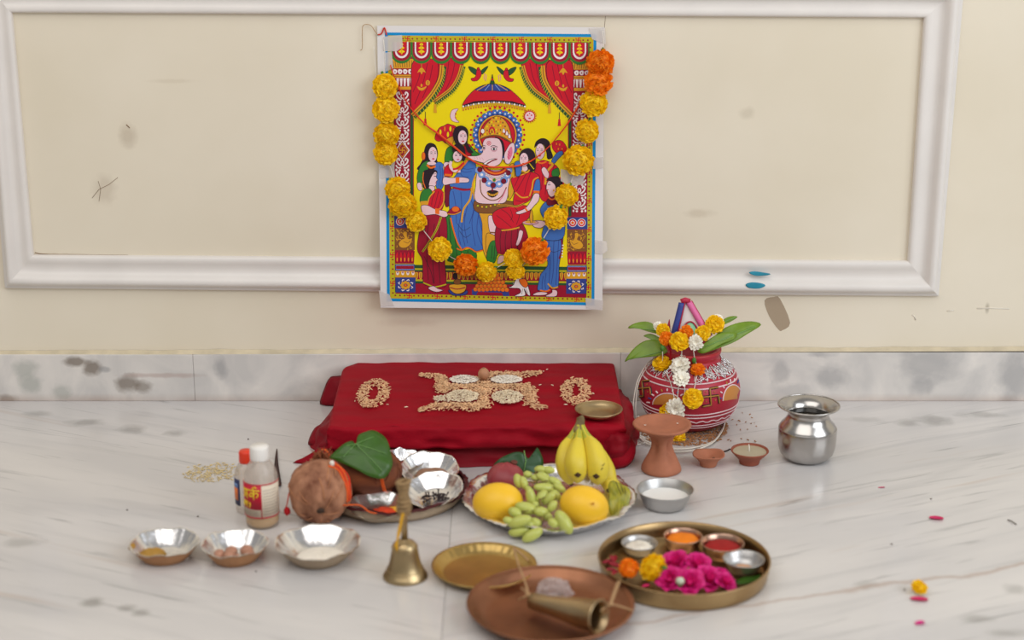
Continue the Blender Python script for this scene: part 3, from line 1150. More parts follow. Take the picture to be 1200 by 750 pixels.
# --- seated central figure
S([(563, 243), (600, 243), (612, 262), (590, 290), (575, 306), (566, 292), (565, 262)], 'gold')
S([(555, 238), (563, 234), (602, 236), (606, 243), (590, 249), (560, 249)], 'brn')
for i in range(9):
    E(560 + i * 5, 241 + 1.5 * math.sin(i), 1.7, 1.5, 'gold' if i % 2 else 'lime', out='blk', n=8)
S([(400, 440), (430, 390), (540, 405), (640, 400), (668, 450), (655, 560), (632, 655), (560, 672), (420, 668), (382, 620), (390, 540)], 'skin', ZA)
S([(655, 380), (700, 360), (700, 560), (660, 640), (650, 560), (668, 460)], 'gold', ZA)
L([(690, 380), (680, 540), (655, 640)], 1.0, 'lime', ZA, curve=True)
for a, b in ((415, 405), (440, 440), (470, 480), (500, 510), (535, 525), (580, 515), (618, 485), (645, 445), (655, 405)):
    E(a, b, 29, 27, 'lblue', ZA, out='blue', n=10)
    E(a, b, 12, 11, 'wht', ZA, n=8)
for a, b in ((425, 400), (460, 485), (532, 525), (615, 492), (652, 425)):
    E(a, b, 20, 21, 'mar', ZA, out='blk', n=12)
S([(485, 575), (525, 565), (570, 575), (560, 605), (525, 622), (492, 605)], 'blk', ZA)
for i in range(7):
    E(488 + i * 13, 590 + 14 * math.sin(PI * i / 6), 6, 10, 'gold', ZA, n=8)
L([(525, 545), (525, 575)], 1.6, 'mar', ZA)
L([(428, 480), (435, 580), (478, 630), (540, 645), (600, 612), (638, 540)], 1.2, 'brn', ZA, curve=True)
L([(632, 560), (610, 610), (572, 662)], 1.0, 'pink', ZA, curve=True)
for i in range(12):
    t = i / 11
    E(478 + 150 * t, 430 + 42 * math.sin(PI * t), 7, 7, 'wht', ZA, out='grey', n=8)
L([(452, 360), (480, 405), (540, 430), (600, 420), (635, 390)], 5.2, 'crim', ZA, curve=True)
L([(452, 360), (480, 405), (540, 430), (600, 420), (635, 390)], 2.2, 'org', ZA, curve=True)
E(540, 482, 13, 15, 'green', ZA, out='gold', n=8)
# ears, head, trunk
S([(640, 235), (665, 195), (695, 185), (705, 230), (690, 300), (660, 350), (628, 340), (620, 280)], 'skin', ZA)
S([(655, 240), (680, 215), (685, 270), (660, 320), (645, 300)], 'pink', ZA, out=None)
folds([[(650, 250), (668, 270)], [(648, 270), (664, 292)], [(646, 292), (658, 312)]], 'red', .5, ZA)
S([(545, 140), (585, 150), (612, 180), (622, 250), (606, 290), (596, 200)], 'blk', ZA)
S([(450, 185), (478, 148), (560, 146), (592, 175), (606, 235), (605, 300), (590, 345), (545, 372), (500, 370), (466, 348), (420, 335), (340, 312), (325, 290), (400, 288), (440, 270), (452, 235)], 'skin', ZA)
folds([[(440, 300), (455, 322)], [(420, 296), (430, 318)], [(400, 295), (408, 314)], [(380, 296), (386, 310)]], 'dskin', .5, ZA)
E(455, 230, 15, 17, 'dskin', ZA)
E(455, 225, 14, 8, 'wht', ZA, out='blk', n=10)
E(457, 225, 6, 7, 'blk', ZA, n=8)
E(538, 235, 26, 22, 'dskin', ZA)
E(538, 232, 22, 10, 'wht', ZA, out='blk', n=12)
E(538, 232, 8, 9, 'blk', ZA, n=8)
L([(510, 215), (535, 205), (568, 218)], .7, 'blk', ZA, curve=True)
L([(440, 212), (455, 203), (472, 210)], .6, 'blk', ZA, curve=True)
E(498, 187, 17, 18, 'red', ZA, n=12)
E(498, 187, 12, 13, 'skin', ZA, n=12)
E(498, 187, 6, 7, 'red', ZA, n=8)
S([(455, 350), (500, 320), (545, 310), (560, 318), (520, 332), (480, 356)], 'wht', ZA)
L([(480, 350), (530, 322), (565, 312)], 1.0, 'crim', ZA, curve=True)
# crown
S([(430, 150), (445, 100), (470, 40), (520, -10), (560, -30), (610, -10), (650, 40), (672, 110), (682, 180), (640, 165), (590, 140), (540, 130), (480, 140)], 'gold', ZA)
for j, (yy, n) in enumerate(((-5, 5), (25, 7), (55, 9), (90, 11), (120, 12))):
    for i in range(n):
        t = (i + .5) / n
        hw = 45 + j * 18
        E(555 - hw + 2 * hw * t, yy - 12 * math.sin(PI * t), 6.5, 8, ('org', 'brn', 'yel')[(i + j) % 3], ZA, n=6)
for i in range(8):
    a = PI * i / 7
    E(522 + 22 * math.cos(a), 95 - 34 * math.sin(a), 6, 11, 'red', ZA, n=6)
E(522, 95, 9, 18, 'crim', ZA, out='yel', n=8)
E(448, 90, 16, 20, 'wht', ZA, out='crim', n=8)
for a, b in ((618, 85), (642, 105), (662, 128)):
    S([(a - 12, b + 14), (a - 4, b - 18), (a + 8, b - 4), (a + 10, b + 18)], 'wht', ZA, out='crim', w=.6)
L([(440, 148), (500, 128), (560, 125), (620, 145), (672, 178)], 1.6, 'brn', ZA, curve=True)
# his leg and foot
S([(20, 540), (60, 538), (85, 600), (97, 650), (90, 720), (45, 715), (22, 640)], 'skin', ZD)
L([(35, 700), (92, 705)], 1.6, 'brn', ZD)
S([(0, 720), (60, 720), (110, 760), (100, 850), (60, 900), (0, 900)], 'gold', ZD)
S([(40, 800), (110, 800), (100, 960), (60, 1010), (0, 960)], 'green', ZD)
folds([[(60, 830), (50, 960)], [(85, 830), (75, 970)]], 'blk', .6, ZD)
# --- woman standing behind right
S([(525, 195), (545, 175), (580, 165), (615, 180), (645, 235), (625, 270), (590, 290), (560, 270), (530, 235)], 'red', ZB)
for a in ((560, 195), (585, 200), (605, 235), (575, 235)):
    E(a[0], a[1], 9, 13, 'org', ZB, out='mar', n=8)
S([(520, 330), (560, 270), (600, 250), (612, 275), (570, 320), (545, 350)], 'blue', ZB)
S([(385, 370), (430, 330), (480, 330), (560, 370), (585, 440), (520, 480), (500, 640), (440, 640), (400, 520), (385, 440)], 'red', ZB)
folds([[(430, 345), (450, 420), (440, 560)], [(500, 350), (480, 440), (470, 600)], [(540, 370), (520, 440), (490, 520)]], 'mar', .7, ZB)
L([(500, 345), (530, 360), (485, 420), (470, 520)], 2.6, 'gold', ZB, curve=True)
S([(525, 410), (575, 388), (580, 450), (530, 455)], 'green', ZB)
S([(440, 400), (465, 380), (500, 430), (490, 470), (460, 450)], 'skin', ZB)
S([(385, 225), (400, 175), (450, 150), (500, 175), (512, 240), (530, 300), (490, 315), (480, 260), (455, 200), (410, 200)], 'blk', ZB)
face(430, 255, 37, 64, ZB, -1)
L([(405, 335), (440, 350), (480, 335)], 1.8, 'org', ZB, curve=True)
# --- seated woman in red, right
S([(585, 262), (604, 262), (613, 263), (619, 280), (615, 293), (601, 301), (584, 298), (580, 275)], 'crim')
folds([[(588, 268), (586, 280), (587, 296)], [(594, 268), (592, 282), (593, 298)], [(600, 268), (599, 282), (600, 298)], [(607, 266), (606, 280), (607, 294)]], 'blk', .6)
L([(584, 298), (592, 300), (601, 301), (609, 296)], 1.7, 'lime', curve=True)
S([(330, 680), (365, 690), (358, 740), (340, 790), (315, 830), (295, 820), (315, 750)], 'skin', ZD)
S([(585, 300), (592, 300), (590, 306), (583, 309)], 'skin')
S([(60, 520), (100, 480), (150, 460), (280, 435), (420, 440), (432, 540), (360, 610), (260, 665), (150, 665), (105, 650), (70, 590)], 'red', ZD)
folds([[(150, 470), (220, 520), (270, 600)], [(100, 530), (180, 590), (250, 650)], [(280, 450), (330, 520), (300, 620)], [(240, 470), (260, 540), (240, 580)]], 'blk', .5, ZD)
L([(150, 680), (240, 672), (330, 650)], 1.6, 'gold', ZD, curve=True)
S([(250, 160), (330, 120), (400, 100), (470, 100), (532, 150), (480, 260), (450, 350), (400, 400), (280, 430), (270, 370), (280, 300), (255, 220)], 'red', ZD)
folds([[(400, 110), (350, 200), (300, 290)], [(440, 110), (400, 220), (380, 320)], [(330, 130), (300, 200), (280, 240)], [(300, 320), (360, 350), (430, 340)], [(290, 380), (350, 390), (420, 370)]], 'mar', .7, ZD)
L([(265, 150), (350, 125), (420, 95)], 1.3, 'gold', ZD, curve=True)
L([(520, 150), (470, 180), (455, 260), (430, 340)], 1.6, 'gold', ZD, curve=True)
L([(290, 300), (350, 350), (420, 345)], 1.5, 'gold', ZD, curve=True)
L([(100, 430), (200, 430), (300, 440), (380, 410)], 2.0, 'gold', ZD, curve=True)
L([(100, 430), (200, 430), (300, 440), (380, 410)], .7, 'blk', ZD, curve=True)
S([(470, 265), (490, 185), (515, 165), (535, 190), (532, 290), (475, 292)], 'blue', ZD)
P([(468, 282), (532, 285), (528, 312), (470, 308)], 'org', ZD)
S([(478, 315), (527, 318), (522, 380), (480, 430), (430, 480), (330, 518), (295, 500), (385, 460), (440, 390)], 'skin', ZD)
L([(385, 455), (410, 490)], 2.0, 'org', ZD)
S([(225, 345), (260, 330), (285, 380), (270, 440), (240, 450), (232, 400)], 'blue', ZB)
S([(262, 292), (285, 245), (340, 228), (385, 268), (392, 340), (388, 400), (340, 412), (325, 370), (350, 330), (300, 262)], 'blk', ZB)
S([(285, 370), (320, 365), (330, 400), (290, 415)], 'skin', ZB)
face(300, 318, 36, 56, ZB, -1)
L([(280, 405), (320, 420), (345, 400)], 1.8, 'gold', ZB, curve=True)
E(358, 372, 24, 30, 'blk', ZB, n=12)
for i in range(5):
    E(345 + i * 8, 350 + i * 10, 5, 5, 'yel', ZB, n=6)
# --- woman front right, blue sari
S([(450, 520), (462, 440), (480, 380), (540, 300), (518, 200), (520, 100), (540, 40), (560, -60), (672, -60), (672, 100), (660, 200), (640, 300), (632, 490), (600, 505), (560, 490), (545, 530), (500, 525)], 'blue', ZG)
folds([[(560, 20), (545, 150), (560, 280), (548, 480)], [(600, 10), (590, 160), (590, 330), (570, 470)], [(640, 20), (630, 170), (620, 330), (610, 480)], [(500, 400), (490, 460), (490, 515)], [(525, 370), (515, 450), (520, 515)]], 'dblue', .7, ZG)
folds([[(545, 60), (590, 90), (660, 80)], [(540, 160), (590, 190), (650, 170)]], 'blk', .45, ZG)
L([(470, 525), (520, 535), (560, 520)], 1.8, 'org', ZG, curve=True)
L([(540, 465), (580, 505), (630, 495)], 1.6, 'gold', ZG, curve=True)
L([(660, 60), (665, 160), (640, 250)], 2.0, 'mar', ZG, curve=True)
for i in range(5):
    E(672 - i * 2, 130 + i * 25, 7, 7, 'wht', ZG, n=6)
S([(410, 560), (460, 540), (530, 545), (520, 565), (430, 570)], 'skin', ZG)
S([(520, 575), (575, 545), (580, 520), (620, 530), (615, 575), (560, 582)], 'skin', ZG)
S([(545, 450), (600, 390), (720, 380), (785, 440), (785, 560), (760, 760), (560, 760), (580, 600), (540, 500)], 'blue', ZD)
folds([[(600, 420), (650, 470), (640, 560)], [(680, 400), (700, 480), (680, 600)]], 'dblue', .7, ZD)
S([(600, 390), (640, 345), (700, 340), (740, 400), (700, 420), (620, 430)], 'mar', ZD)
S([(600, 182), (640, 150), (720, 145), (765, 205), (745, 260), (690, 250), (668, 210), (630, 182)], 'blk', ZD)
S([(608, 200), (635, 186), (660, 200), (690, 240), (685, 320), (648, 345), (620, 320), (610, 290), (598, 260)], 'skin', ZD)
L([(612, 225), (640, 225)], .8, 'blk', ZD)
L([(610, 208), (638, 204)], .5, 'blk', ZD)
E(612, 275, 8, 6, 'red', ZD, n=6)
E(672, 280, 9, 12, 'gold', ZD, n=8)
L([(730, 150), (765, 190), (770, 250)], 1.4, 'red', ZD, curve=True)
L([(620, 350), (655, 372), (700, 350)], 1.6, 'org', ZD, curve=True)
S([(470, 590), (520, 580), (575, 590), (590, 620), (540, 655), (470, 640)], 'skin', ZD)
E(440, 602, 80, 22, 'dskin', ZD, out='brn')
E(440, 596, 55, 12, 'gold', ZD)
S([(440, 600), (432, 540), (450, 470), (465, 540), (460, 600)], 'gold', ZD)
# bottom offerings: bowl, oranges on a table, mouse
S([(650, 480), (720, 470), (795, 480), (785, 530), (740, 555), (700, 552), (660, 525)], 'gold', ZE)
L([(655, 500), (720, 515), (790, 500)], 1.2, 'crim', ZE, curve=True)
S([(640, 530), (660, 525), (700, 555), (760, 555), (800, 525), (812, 545), (780, 568), (680, 568)], 'dblue', ZE)
S([(690, 440), (720, 425), (750, 440), (745, 470), (695, 470)], 'brn', ZE)
E(700, 400, 22, 30, 'blk', ZE)
P([(553, 339), (596, 341), (597, 347), (590, 347), (588, 343), (560, 342), (558, 346), (553, 345)], 'dblue')
for j, n in enumerate((9, 8, 7, 5, 4)):
    for i in range(n):
        E(575.5 + (i - (n - 1) / 2) * 4.6, 339 - j * 4.2 + .5 * math.sin(i), 2.6, 2.5, 'org', out='brn', n=9, w=.4)
        E(575 + (i - (n - 1) / 2) * 4.6, 338.2 - j * 4.2, 1.0, .9, 'gold', n=6)
S([(195, 500), (235, 480), (260, 430), (300, 415), (340, 440), (370, 500), (385, 570), (360, 560), (330, 510), (340, 570), (250, 575), (300, 545), (290, 510), (240, 505)], 'wht', ZG)
S([(290, 430), (340, 425), (365, 470), (350, 500), (320, 490), (295, 460)], 'org', ZG)
folds([[(230, 450), (245, 480)], [(320, 510), (310, 560)], [(345, 510), (365, 550)]], 'grey', .6, ZG)
E(215, 492, 5, 5, 'blk', ZG, n=6)

# build the print mesh, bending it with the sheet
bm = bmesh.new()
cl = bm.loops.layers.float_color.new('ink')
bv = [bm.verts.new(v) for v in PV]
for f, c in zip(PF, PC):
    try:
        q = bm.faces.new([bv[i] for i in f])
    except ValueError:
        continue
    col = rgb(*INK[c])
    for lp in q.loops:
        lp[cl] = col
for yb in ROWS_BEND:
    bmesh.ops.bisect_plane(bm, geom=bm.verts[:] + bm.edges[:] + bm.faces[:], plane_co=(0, yb, 0), plane_no=(0, 1, 0))
pl0 = Vector(poster.location)
for v in bm.verts:
    p = sheet_pt(v.co.x, v.co.y)
    p.y -= 0.00012 + v.co.z * 1.4e-5
    v.co = p - pl0
for f in bm.faces:
    f.normal_update()
    if f.normal.y > 0:
        f.normal_flip()
me = bpy.data.meshes.new('print')
bm.to_mesh(me)
bm.free()
M_INK = mat('printed_ink', (1, 1, 1, 1), 0.42, spec=.35)
nt = M_INK.node_tree
vc = node(nt, 'ShaderNodeVertexColor', layer_name='ink')
nt.links.new(vc.outputs[0], nt.nodes['Principled BSDF'].inputs['Base Color'])
me.materials.append(M_INK)
o = bpy.data.objects.new('print', me)
COL.objects.link(o)
o.parent = poster

# clear tape holding the sheet
M_TAPE = bpy.data.materials.new('clear_tape')
M_TAPE.use_nodes = True
nt = M_TAPE.node_tree
b = nt.nodes['Principled BSDF']
b.inputs['Base Color'].default_value = rgb(236, 230, 225)
b.inputs['Roughness'].default_value = 0.3
b.inputs['Alpha'].default_value = 0.45
for q in ([(449, 43), (471, 41), (472, 55), (465, 60), (449, 60)], [(451, 62), (459, 60), (461, 80), (452, 84)], [(445, 196), (462, 194), (463, 208), (446, 209)],
          [(690, 33), (709, 32), (710, 52), (694, 46)], [(695, 185), (707, 184), (707, 197), (695, 198)], [(657, 198), (684, 204), (684, 216), (668, 218), (657, 212)],
          [(697, 281), (711, 283), (712, 294), (706, 298), (697, 297)], [(686, 349), (707, 352), (706, 364), (687, 361)], [(444, 340), (456, 345), (462, 358), (446, 359)],
          [(449, 186), (463, 188), (462, 198), (450, 197)]):
    V = [sheet_pt(x, y, .0014) for x, y in q]
    n = len(V)
    V2 = V + [v + Vector((0, .0002, 0)) for v in V]
    add('tape_piece', V2, [tuple(range(n)), tuple(reversed(range(n, 2 * n)))] + [(i, (i + 1) % n, (i + 1) % n + n, i + n) for i in range(n)], M_TAPE, poster, smooth=False)

# ================================================================== MATERIALS OF THE OFFERINGS
M_RED = mat('red_cloth', rgb(150, 2, 26), 0.7, spec=.2, var=.10, vscale=14, bump=.12, bscale=90, stretch=(1, 3, 3))
M_RED2 = mat('deep_red_cloth', rgb(132, 2, 24), 0.6, spec=.25, var=.12, vscale=14, bump=.12, bscale=90)
M_STEEL = mat('stainless_steel', (0.50, 0.48, 0.46, 1), 0.24, 1.0, bump=.02, bscale=200, stretch=(1, 1, .05))
M_STEEL2 = mat('brushed_steel', (0.50, 0.49, 0.48, 1), 0.4, 1.0, bump=.03, bscale=200, stretch=(1, 1, .05))
M_BRASS = mat('old_brass', (0.47, 0.35, 0.19, 1), 0.38, 1.0, var=.12, vscale=25, bump=.03, bscale=120)
M_GOLD = mat('yellow_brass', (0.50, 0.34, 0.12, 1), 0.34, 1.0, var=.15, vscale=20, bump=.03, bscale=100)
M_DBRASS = mat('dull_brass', (0.44, 0.32, 0.18, 1), 0.36, 1.0, var=.15, vscale=30, bump=.04, bscale=120)
M_COPPER = mat('worn_copper', (0.31, 0.14, 0.078, 1), 0.46, 1.0, var=.25, vscale=16, bump=.05, bscale=80)
M_FOIL = mat('silver_foil', (0.86, 0.85, 0.85, 1), 0.25, 1.0, bump=.2, bscale=70)
M_KRAFT = mat('brown_card', rgb(172, 124, 84), 0.7, var=.08)
M_KRAFT2 = mat('grey_brown_card', rgb(168, 148, 124), 0.7, var=.06)
M_TERRA = mat('terracotta', rgb(172, 108, 80), 0.75, var=.12, vscale=40, bump=.08, bscale=140)
M_TERRA2 = mat('red_brown_clay', rgb(146, 78, 58), 0.7, var=.1, vscale=40, bump=.08, bscale=140)
M_YEL = mat('marigold_yellow', rgb(255, 206, 6), 0.6, sss=.3, var=.06, vscale=8)
M_ORG = mat('marigold_orange', rgb(255, 140, 4), 0.6, sss=.3, var=.08, vscale=8)
M_WHT = mat('white_petals', rgb(245, 240, 225), 0.6)
M_MAG = mat('magenta_petals', rgb(222, 30, 128), 0.55, sss=.3, var=.25, vscale=60)
M_LEAF = mat('green_leaf', rgb(56, 94, 26), 0.38, var=.14, vscale=60, bump=.05, bscale=120)
M_LEAF2 = mat('mango_leaf', rgb(112, 142, 36), 0.4, var=.15, vscale=50, bump=.05, bscale=120)
M_VEIN = mat('leaf_vein', rgb(120, 165, 90), 0.5)
M_CALYX = mat('green_calyx', rgb(70, 120, 40), 0.6)
M_THREAD = mat('white_thread', rgb(228, 222, 210), 0.8)
M_RTHREAD = mat('red_orange_thread', rgb(214, 52, 22), 0.75, var=.25, vscale=150)
M_OTHREAD = mat('orange_thread', rgb(228, 96, 30), 0.75)
M_JUTE = mat('jute_twine', rgb(178, 142, 102), 0.85, var=.15, vscale=200)
M_RICE = mat('rice_grain', rgb(232, 216, 186), 0.5, var=.08, vscale=90)
M_WRICE = mat('white_rice', rgb(240, 232, 218), 0.5, var=.05, vscale=90)
M_WHEAT = mat('wheat_grain', rgb(226, 184, 140), 0.55, var=.22, vscale=110)
M_SEED = mat('brown_grain', rgb(170, 118, 76), 0.6, var=.25, vscale=130)

# ================================================================== RED ALTAR CLOTH ON ITS LOW SEAT
H = 0.066
cb_l, cb_r = fl(407, 424, H), fl(716, 425.5, H)
cf_l, cf_r = fl(388, 500, H), fl(729, 497, H)
cloth = thing('altar_cloth', 'red cloth spread over a low seat, bunched at its foot, under the grain figures', 'cloth', fl(560, 520))


def cloth_pt(u, v):
    """u across -0.06..1.06, v from back 0 to front 1; beyond the edges the cloth turns down"""
    du = max(0, -u, u - 1)
    dv = max(0, v - 1, -v)
    uu, vv = min(1, max(0, u)), min(1, max(0, v))
    p = cb_l.lerp(cb_r, uu).lerp(cf_l.lerp(cf_r, uu), vv)
    # rounded back left corner
    if uu < .08 and vv < .14:
        a, b = (.08 - uu) / .08, (.14 - vv) / .14
        if a * a + b * b > 1:
            k = 1 / math.sqrt(a * a + b * b)
            q = Vector((.08 - a * .08 * k, .14 - b * .14 * k))
            p = cb_l.lerp(cb_r, q.x).lerp(cf_l.lerp(cf_r, q.x), q.y)
    drop = 0.0
    out = 0.0
    e = math.hypot(du * .42, dv * .30)
    if e > 0:
        r = .006
        if e < r * 1.57:
            drop = r * (1 - math.cos(e / r))
            out = r * math.sin(e / r)
        else:
            drop = r + (e - r * 1.57)
            out = r
    x, y = p.x, p.y
    if dv > 0:
        y += -out if v > 1 else out * .3
    if du > 0:
        x += out if u > 1 else -out
    wr = .0026 * nz3(x * 7, y * 34, 1.0) + .0012 * nz3(x * 30, y * 70, 5)
    z = H - drop + wr * (1 if drop == 0 else .6)
    if drop > 0 and v > 1:
        y += -.006 * nz3(x * 20, drop * 60, 2) - .003 * nz3(x * 50, drop * 90, 3)
        z += .005 * nz3(x * 15, 7, 3) * min(1, drop / .02)
    return Vector((x, y, z))


us = [-.085, -.07, -.05, -.03, -.022, -.015, -.008] + [i / 70 for i in range(71)] + [1.008, 1.015, 1.022, 1.03, 1.05, 1.07, 1.085]
vs = [-.08, -.03, -.02, -.01] + [i / 36 for i in range(37)] + [1.007, 1.014, 1.021, 1.028, 1.035, 1.05, 1.065, 1.08, 1.095, 1.11, 1.122]
V = [cloth_pt(u, v) for v in vs for u in us]
nu = len(us)
F = [(j * nu + i, j * nu + i + 1, (j + 1) * nu + i + 1, (j + 1) * nu + i) for j in range(len(vs) - 1) for i in range(nu - 1)]
# turn the hem under
hem = [(len(vs) - 1) * nu + i for i in range(nu)]
k = len(V)
V += [V[i] + Vector((0, .02, .004)) for i in hem]
F += [(hem[i], hem[i + 1], k + i + 1, k + i) for i in range(nu - 1)]
top = add('top_cover', V, F, M_RED, cloth)

# the seat's own wooden block under the cloth
g = G()
a, b, c_, d_ = cb_l.lerp(cb_r, .03), cb_l.lerp(cb_r, .97), cf_l.lerp(cf_r, .96), cf_l.lerp(cf_r, .04)
q = [Vector((p.x, p.y + (0.0 if i < 2 else .022), 0)) for i, p in enumerate((a, b, c_, d_))]
g.add([Vector((p.x, p.y, 0.0)) for p in q] + [Vector((p.x, p.y, H - .012)) for p in q], [(0, 3, 2, 1), (4, 5, 6, 7), (0, 1, 5, 4), (1, 2, 6, 5), (2, 3, 7, 6), (3, 0, 4, 7)])
add('seat_block', g.V, g.F, mat('dark_wood', rgb(80, 46, 32), .6, var=.2), cloth, smooth=False)

# lower drape: gathered cloth falling from under the slab to the floor and bunching at the right
foot = [(392, 486, .0), (372, 505, .0), (362, 520, .2), (372, 530, .2), (392, 538, .1), (430, 544, 0), (480, 547, 0), (530, 548, 0), (580, 547, 0), (630, 546, 0), (680, 546, 0),
        (708, 550, .5), (728, 549, .9), (741, 538, 1), (745, 524, 1), (741, 506, .7), (736, 490, .3)]
fp = smooth_path([(p[0], p[1], p[2] * 100) for p in foot], 7)
nrow = 16
V = []
for i, p in enumerate(fp):
    w = p.z / 100
    f = fl(p.x, p.y, 0.0)
    t = i / (len(fp) - 1)
    # head of the drape, tucked under the slab
    cx = min(cf_r.x - .012, max(cf_l.x + .012, f.x * .965))
    hd = Vector((cx, max(f.y + .035, cf_l.y + .014) if f.y < cf_l.y + .02 else f.y, H - .016))
    if i < 12:
        hd.x = cf_l.x + .012
    if w > .3:
        hd = Vector((cf_r.x - .004, max(cf_r.y + .012, min(f.y + .03, -.1)), H - .010))
    for j in range(nrow + 1):
        s = j / nrow
        q = hd.lerp(f, s ** 1.1)
        bulge = (.018 * w + .007) * math.sin(PI * min(1, s * 1.05)) * (1 + .5 * nz3(t * 14, s * 2, 4))
        out = (f - hd)
        out.z = 0
        out = out.normalized() if out.length > 1e-5 else Vector((0, -1, 0))
        q += out * bulge
        q.z += .45 * bulge * (1 if w > .2 else .3)
        crease = .0055 * nz3(t * 34, s * 3.2, 9) + .0075 * nz3(t * 12, s * 7, 2) * (.3 + w)
        q += out * crease + Vector((0, 0, abs(crease) * .5))
        q.z = max(q.z, .0006 + .0012 * (1 - s))
        V.append(q)
F = [(i * (nrow + 1) + j, i * (nrow + 1) + j + 1, (i + 1) * (nrow + 1) + j + 1, (i + 1) * (nrow + 1) + j) for i in range(len(fp) - 1) for j in range(nrow)]
add('lower_drape', V, F, M_RED2, cloth)


def cloth_lump(name, outline, P_, n, m, thick, seed, amp=.003):
    """a folded lump of cloth: an outline on a plane, bulged in the middle"""
    n = Vector(n).normalized()
    O = smooth_path([(a, b, 0) for a, b in outline], 3, True)
    W = [pl(p.x, p.y, P_, n) for p in O]
    C = sum(W, Vector()) / len(W)
    V = [C + n * thick]
    rings = 6
    for k in range(1, rings + 1):
        f = k / rings
        for i, w in enumerate(W):
            q = C.lerp(w, f)
            h = thick * math.sqrt(max(0, 1 - f ** 2.6)) + amp * nz3(q.x * 45 + seed, q.y * 45 + q.z * 30) * (1 - f ** 4)
            V.append(q + n * h)
    nb = len(W)
    F = [(0, 1 + i, 1 + (i + 1) % nb) for i in range(nb)]
    for k in range(rings - 1):
        for i in range(nb):
            j = (i + 1) % nb
            F.append((1 + k * nb + i, 1 + (k + 1) * nb + i, 1 + (k + 1) * nb + j, 1 + k * nb + j))
    b0 = 1 + (rings - 1) * nb
    F.append(tuple(b0 + i for i in range(nb)))
    for v in V:
        v.z = max(v.z, .0005)
    return add(name, V, F, m, cloth)


cloth_lump('back_fold', [(375, 476), (380, 455), (386, 443), (394, 440.5), (420, 441), (425, 460), (420, 480), (395, 478.5)], fl(395, 478) + Vector((0, .012, 0)), (-.12, -1, .35), M_RED2, .012, 1, .002)
cloth_lump('side_fold', [(361, 518), (369, 501), (380, 497), (392, 492), (402, 505), (420, 520), (420, 534), (390, 533), (366, 524)], fl(380, 524) + Vector((0, 0, .004)), (-.25, -.75, .75), M_RED2, .010, 5, .004)
cloth_lump('corner_tip', [(343, 543.5), (352, 539), (364, 532), (377, 524), (392, 526), (394, 536), (380, 542), (362, 545)], fl(372, 544) + Vector((0, 0, .001)), (-.1, -.5, .85), M_RED, .006, 9, .002)
cloth_lump('right_bunch', [(716, 512), (727, 505), (739, 512), (745, 526), (741, 541), (728, 550), (714, 549), (709, 530)], fl(728, 551) + Vector((0, .006, 0)), (.3, -.9, .55), M_RED, .018, 13, .007)

# grain figures on the cloth
wheat_c = mat('wheat', rgb(206, 158, 112), .5)


def px_heap(shapes, n, zz, hmax):
    """random points inside thick strokes / ellipses given in photo pixels, on the level zz"""
    out = []
    ar = []
    for s in shapes:
        if s[0] == 'e':
            ar.append(PI * s[3] * s[4])
        else:
            ar.append(math.hypot(s[3] - s[1], s[4] - s[2]) * (s[5] + s[6]) / 2)
    tot = sum(ar)
    for s, a in zip(shapes, ar):
        for _ in range(int(n * a / tot)):
            if s[0] == 'e':
                r = math.sqrt(R.random())
                t = R.uniform(0, 2 * PI)
                x, y = s[1] + s[3] * r * math.cos(t), s[2] + s[4] * r * math.sin(t)
                h = hmax * (1 - r * r)
            else:
                t = R.random()
                w = s[5] + (s[6] - s[5]) * t
                o = (R.random() + R.random() - 1) * .75
                dx, dy = s[3] - s[1], s[4] - s[2]
                l = math.hypot(dx, dy) or 1
                x, y = s[1] + dx * t - dy / l * w * o * .9, s[2] + dy * t + dx / l * w * o * .9
                h = hmax * max(0, 1 - abs(o) * 1.6)
            p = fl(x, y, zz)
            p.z += .0012 + h * R.random()
            out.append(p)
    return out


def zz4(x, y):
    return 480 + x / 7.059, 425 + y / 7.059


def stroke4(x0, y0, x1, y1, w0, w1):
    a, b = zz4(x0, y0), zz4(x1, y1)
    return ('l', a[0], a[1], b[0], b[1], w0 / 7.059, w1 / 7.059)


HT = H + .0014
sw = [stroke4(85, 108, 210, 115, 18, 45), stroke4(210, 115, 310, 150, 45, 60), stroke4(262, 130, 262, 262, 100, 95), stroke4(230, 215, 1000, 212, 70, 70),
      stroke4(985, 210, 1010, 350, 125, 110), stroke4(1000, 365, 1140, 378, 50, 18), stroke4(615, 110, 615, 385, 105, 120), stroke4(70, 405, 200, 368, 18, 55),
      stroke4(200, 365, 580, 372, 60, 66), stroke4(620, 110, 900, 112, 60, 62), stroke4(900, 112, 1090, 88, 62, 22)]
V, F = grains(px_heap(sw, 3200, HT, .004), .0053)
tag(add('wheat_emblem', V, F, M_WHEAT, None, smooth=False, loc=fl(567, 462, H)), 'large emblem laid in brown wheat grains at the centre of the red cloth', 'grain', kind='stuff')
for nm, x, y, rx, ry, lab in (('back left', 450, 155, 118, 30, 'white rice patch just left of the betel nut'), ('back right', 800, 155, 125, 30, 'white rice patch just right of the betel nut'),
                              ('front left', 440, 292, 130, 48, 'larger rice patch in the front left of the wheat emblem'), ('front right', 810, 300, 128, 55, 'rice patch in the front right of the wheat emblem')):
    a, b = zz4(x, y)
    sh = [('e', a, b, rx / 7.059, ry / 7.059)]
    if nm == 'front left':
        sh.append(stroke4(200, 318, 330, 310, 28, 45))
    V, F = grains([p + Vector((0, 0, .0022)) for p in px_heap(sh, 800, HT, .0055)], .0050, fat=.9)
    tag(add('rice_patch', V, F, M_WRICE if y < 200 else M_RICE, None, smooth=False, loc=fl(a, b, H)), lab, 'rice', 'rice patches in the wheat emblem', 'stuff')


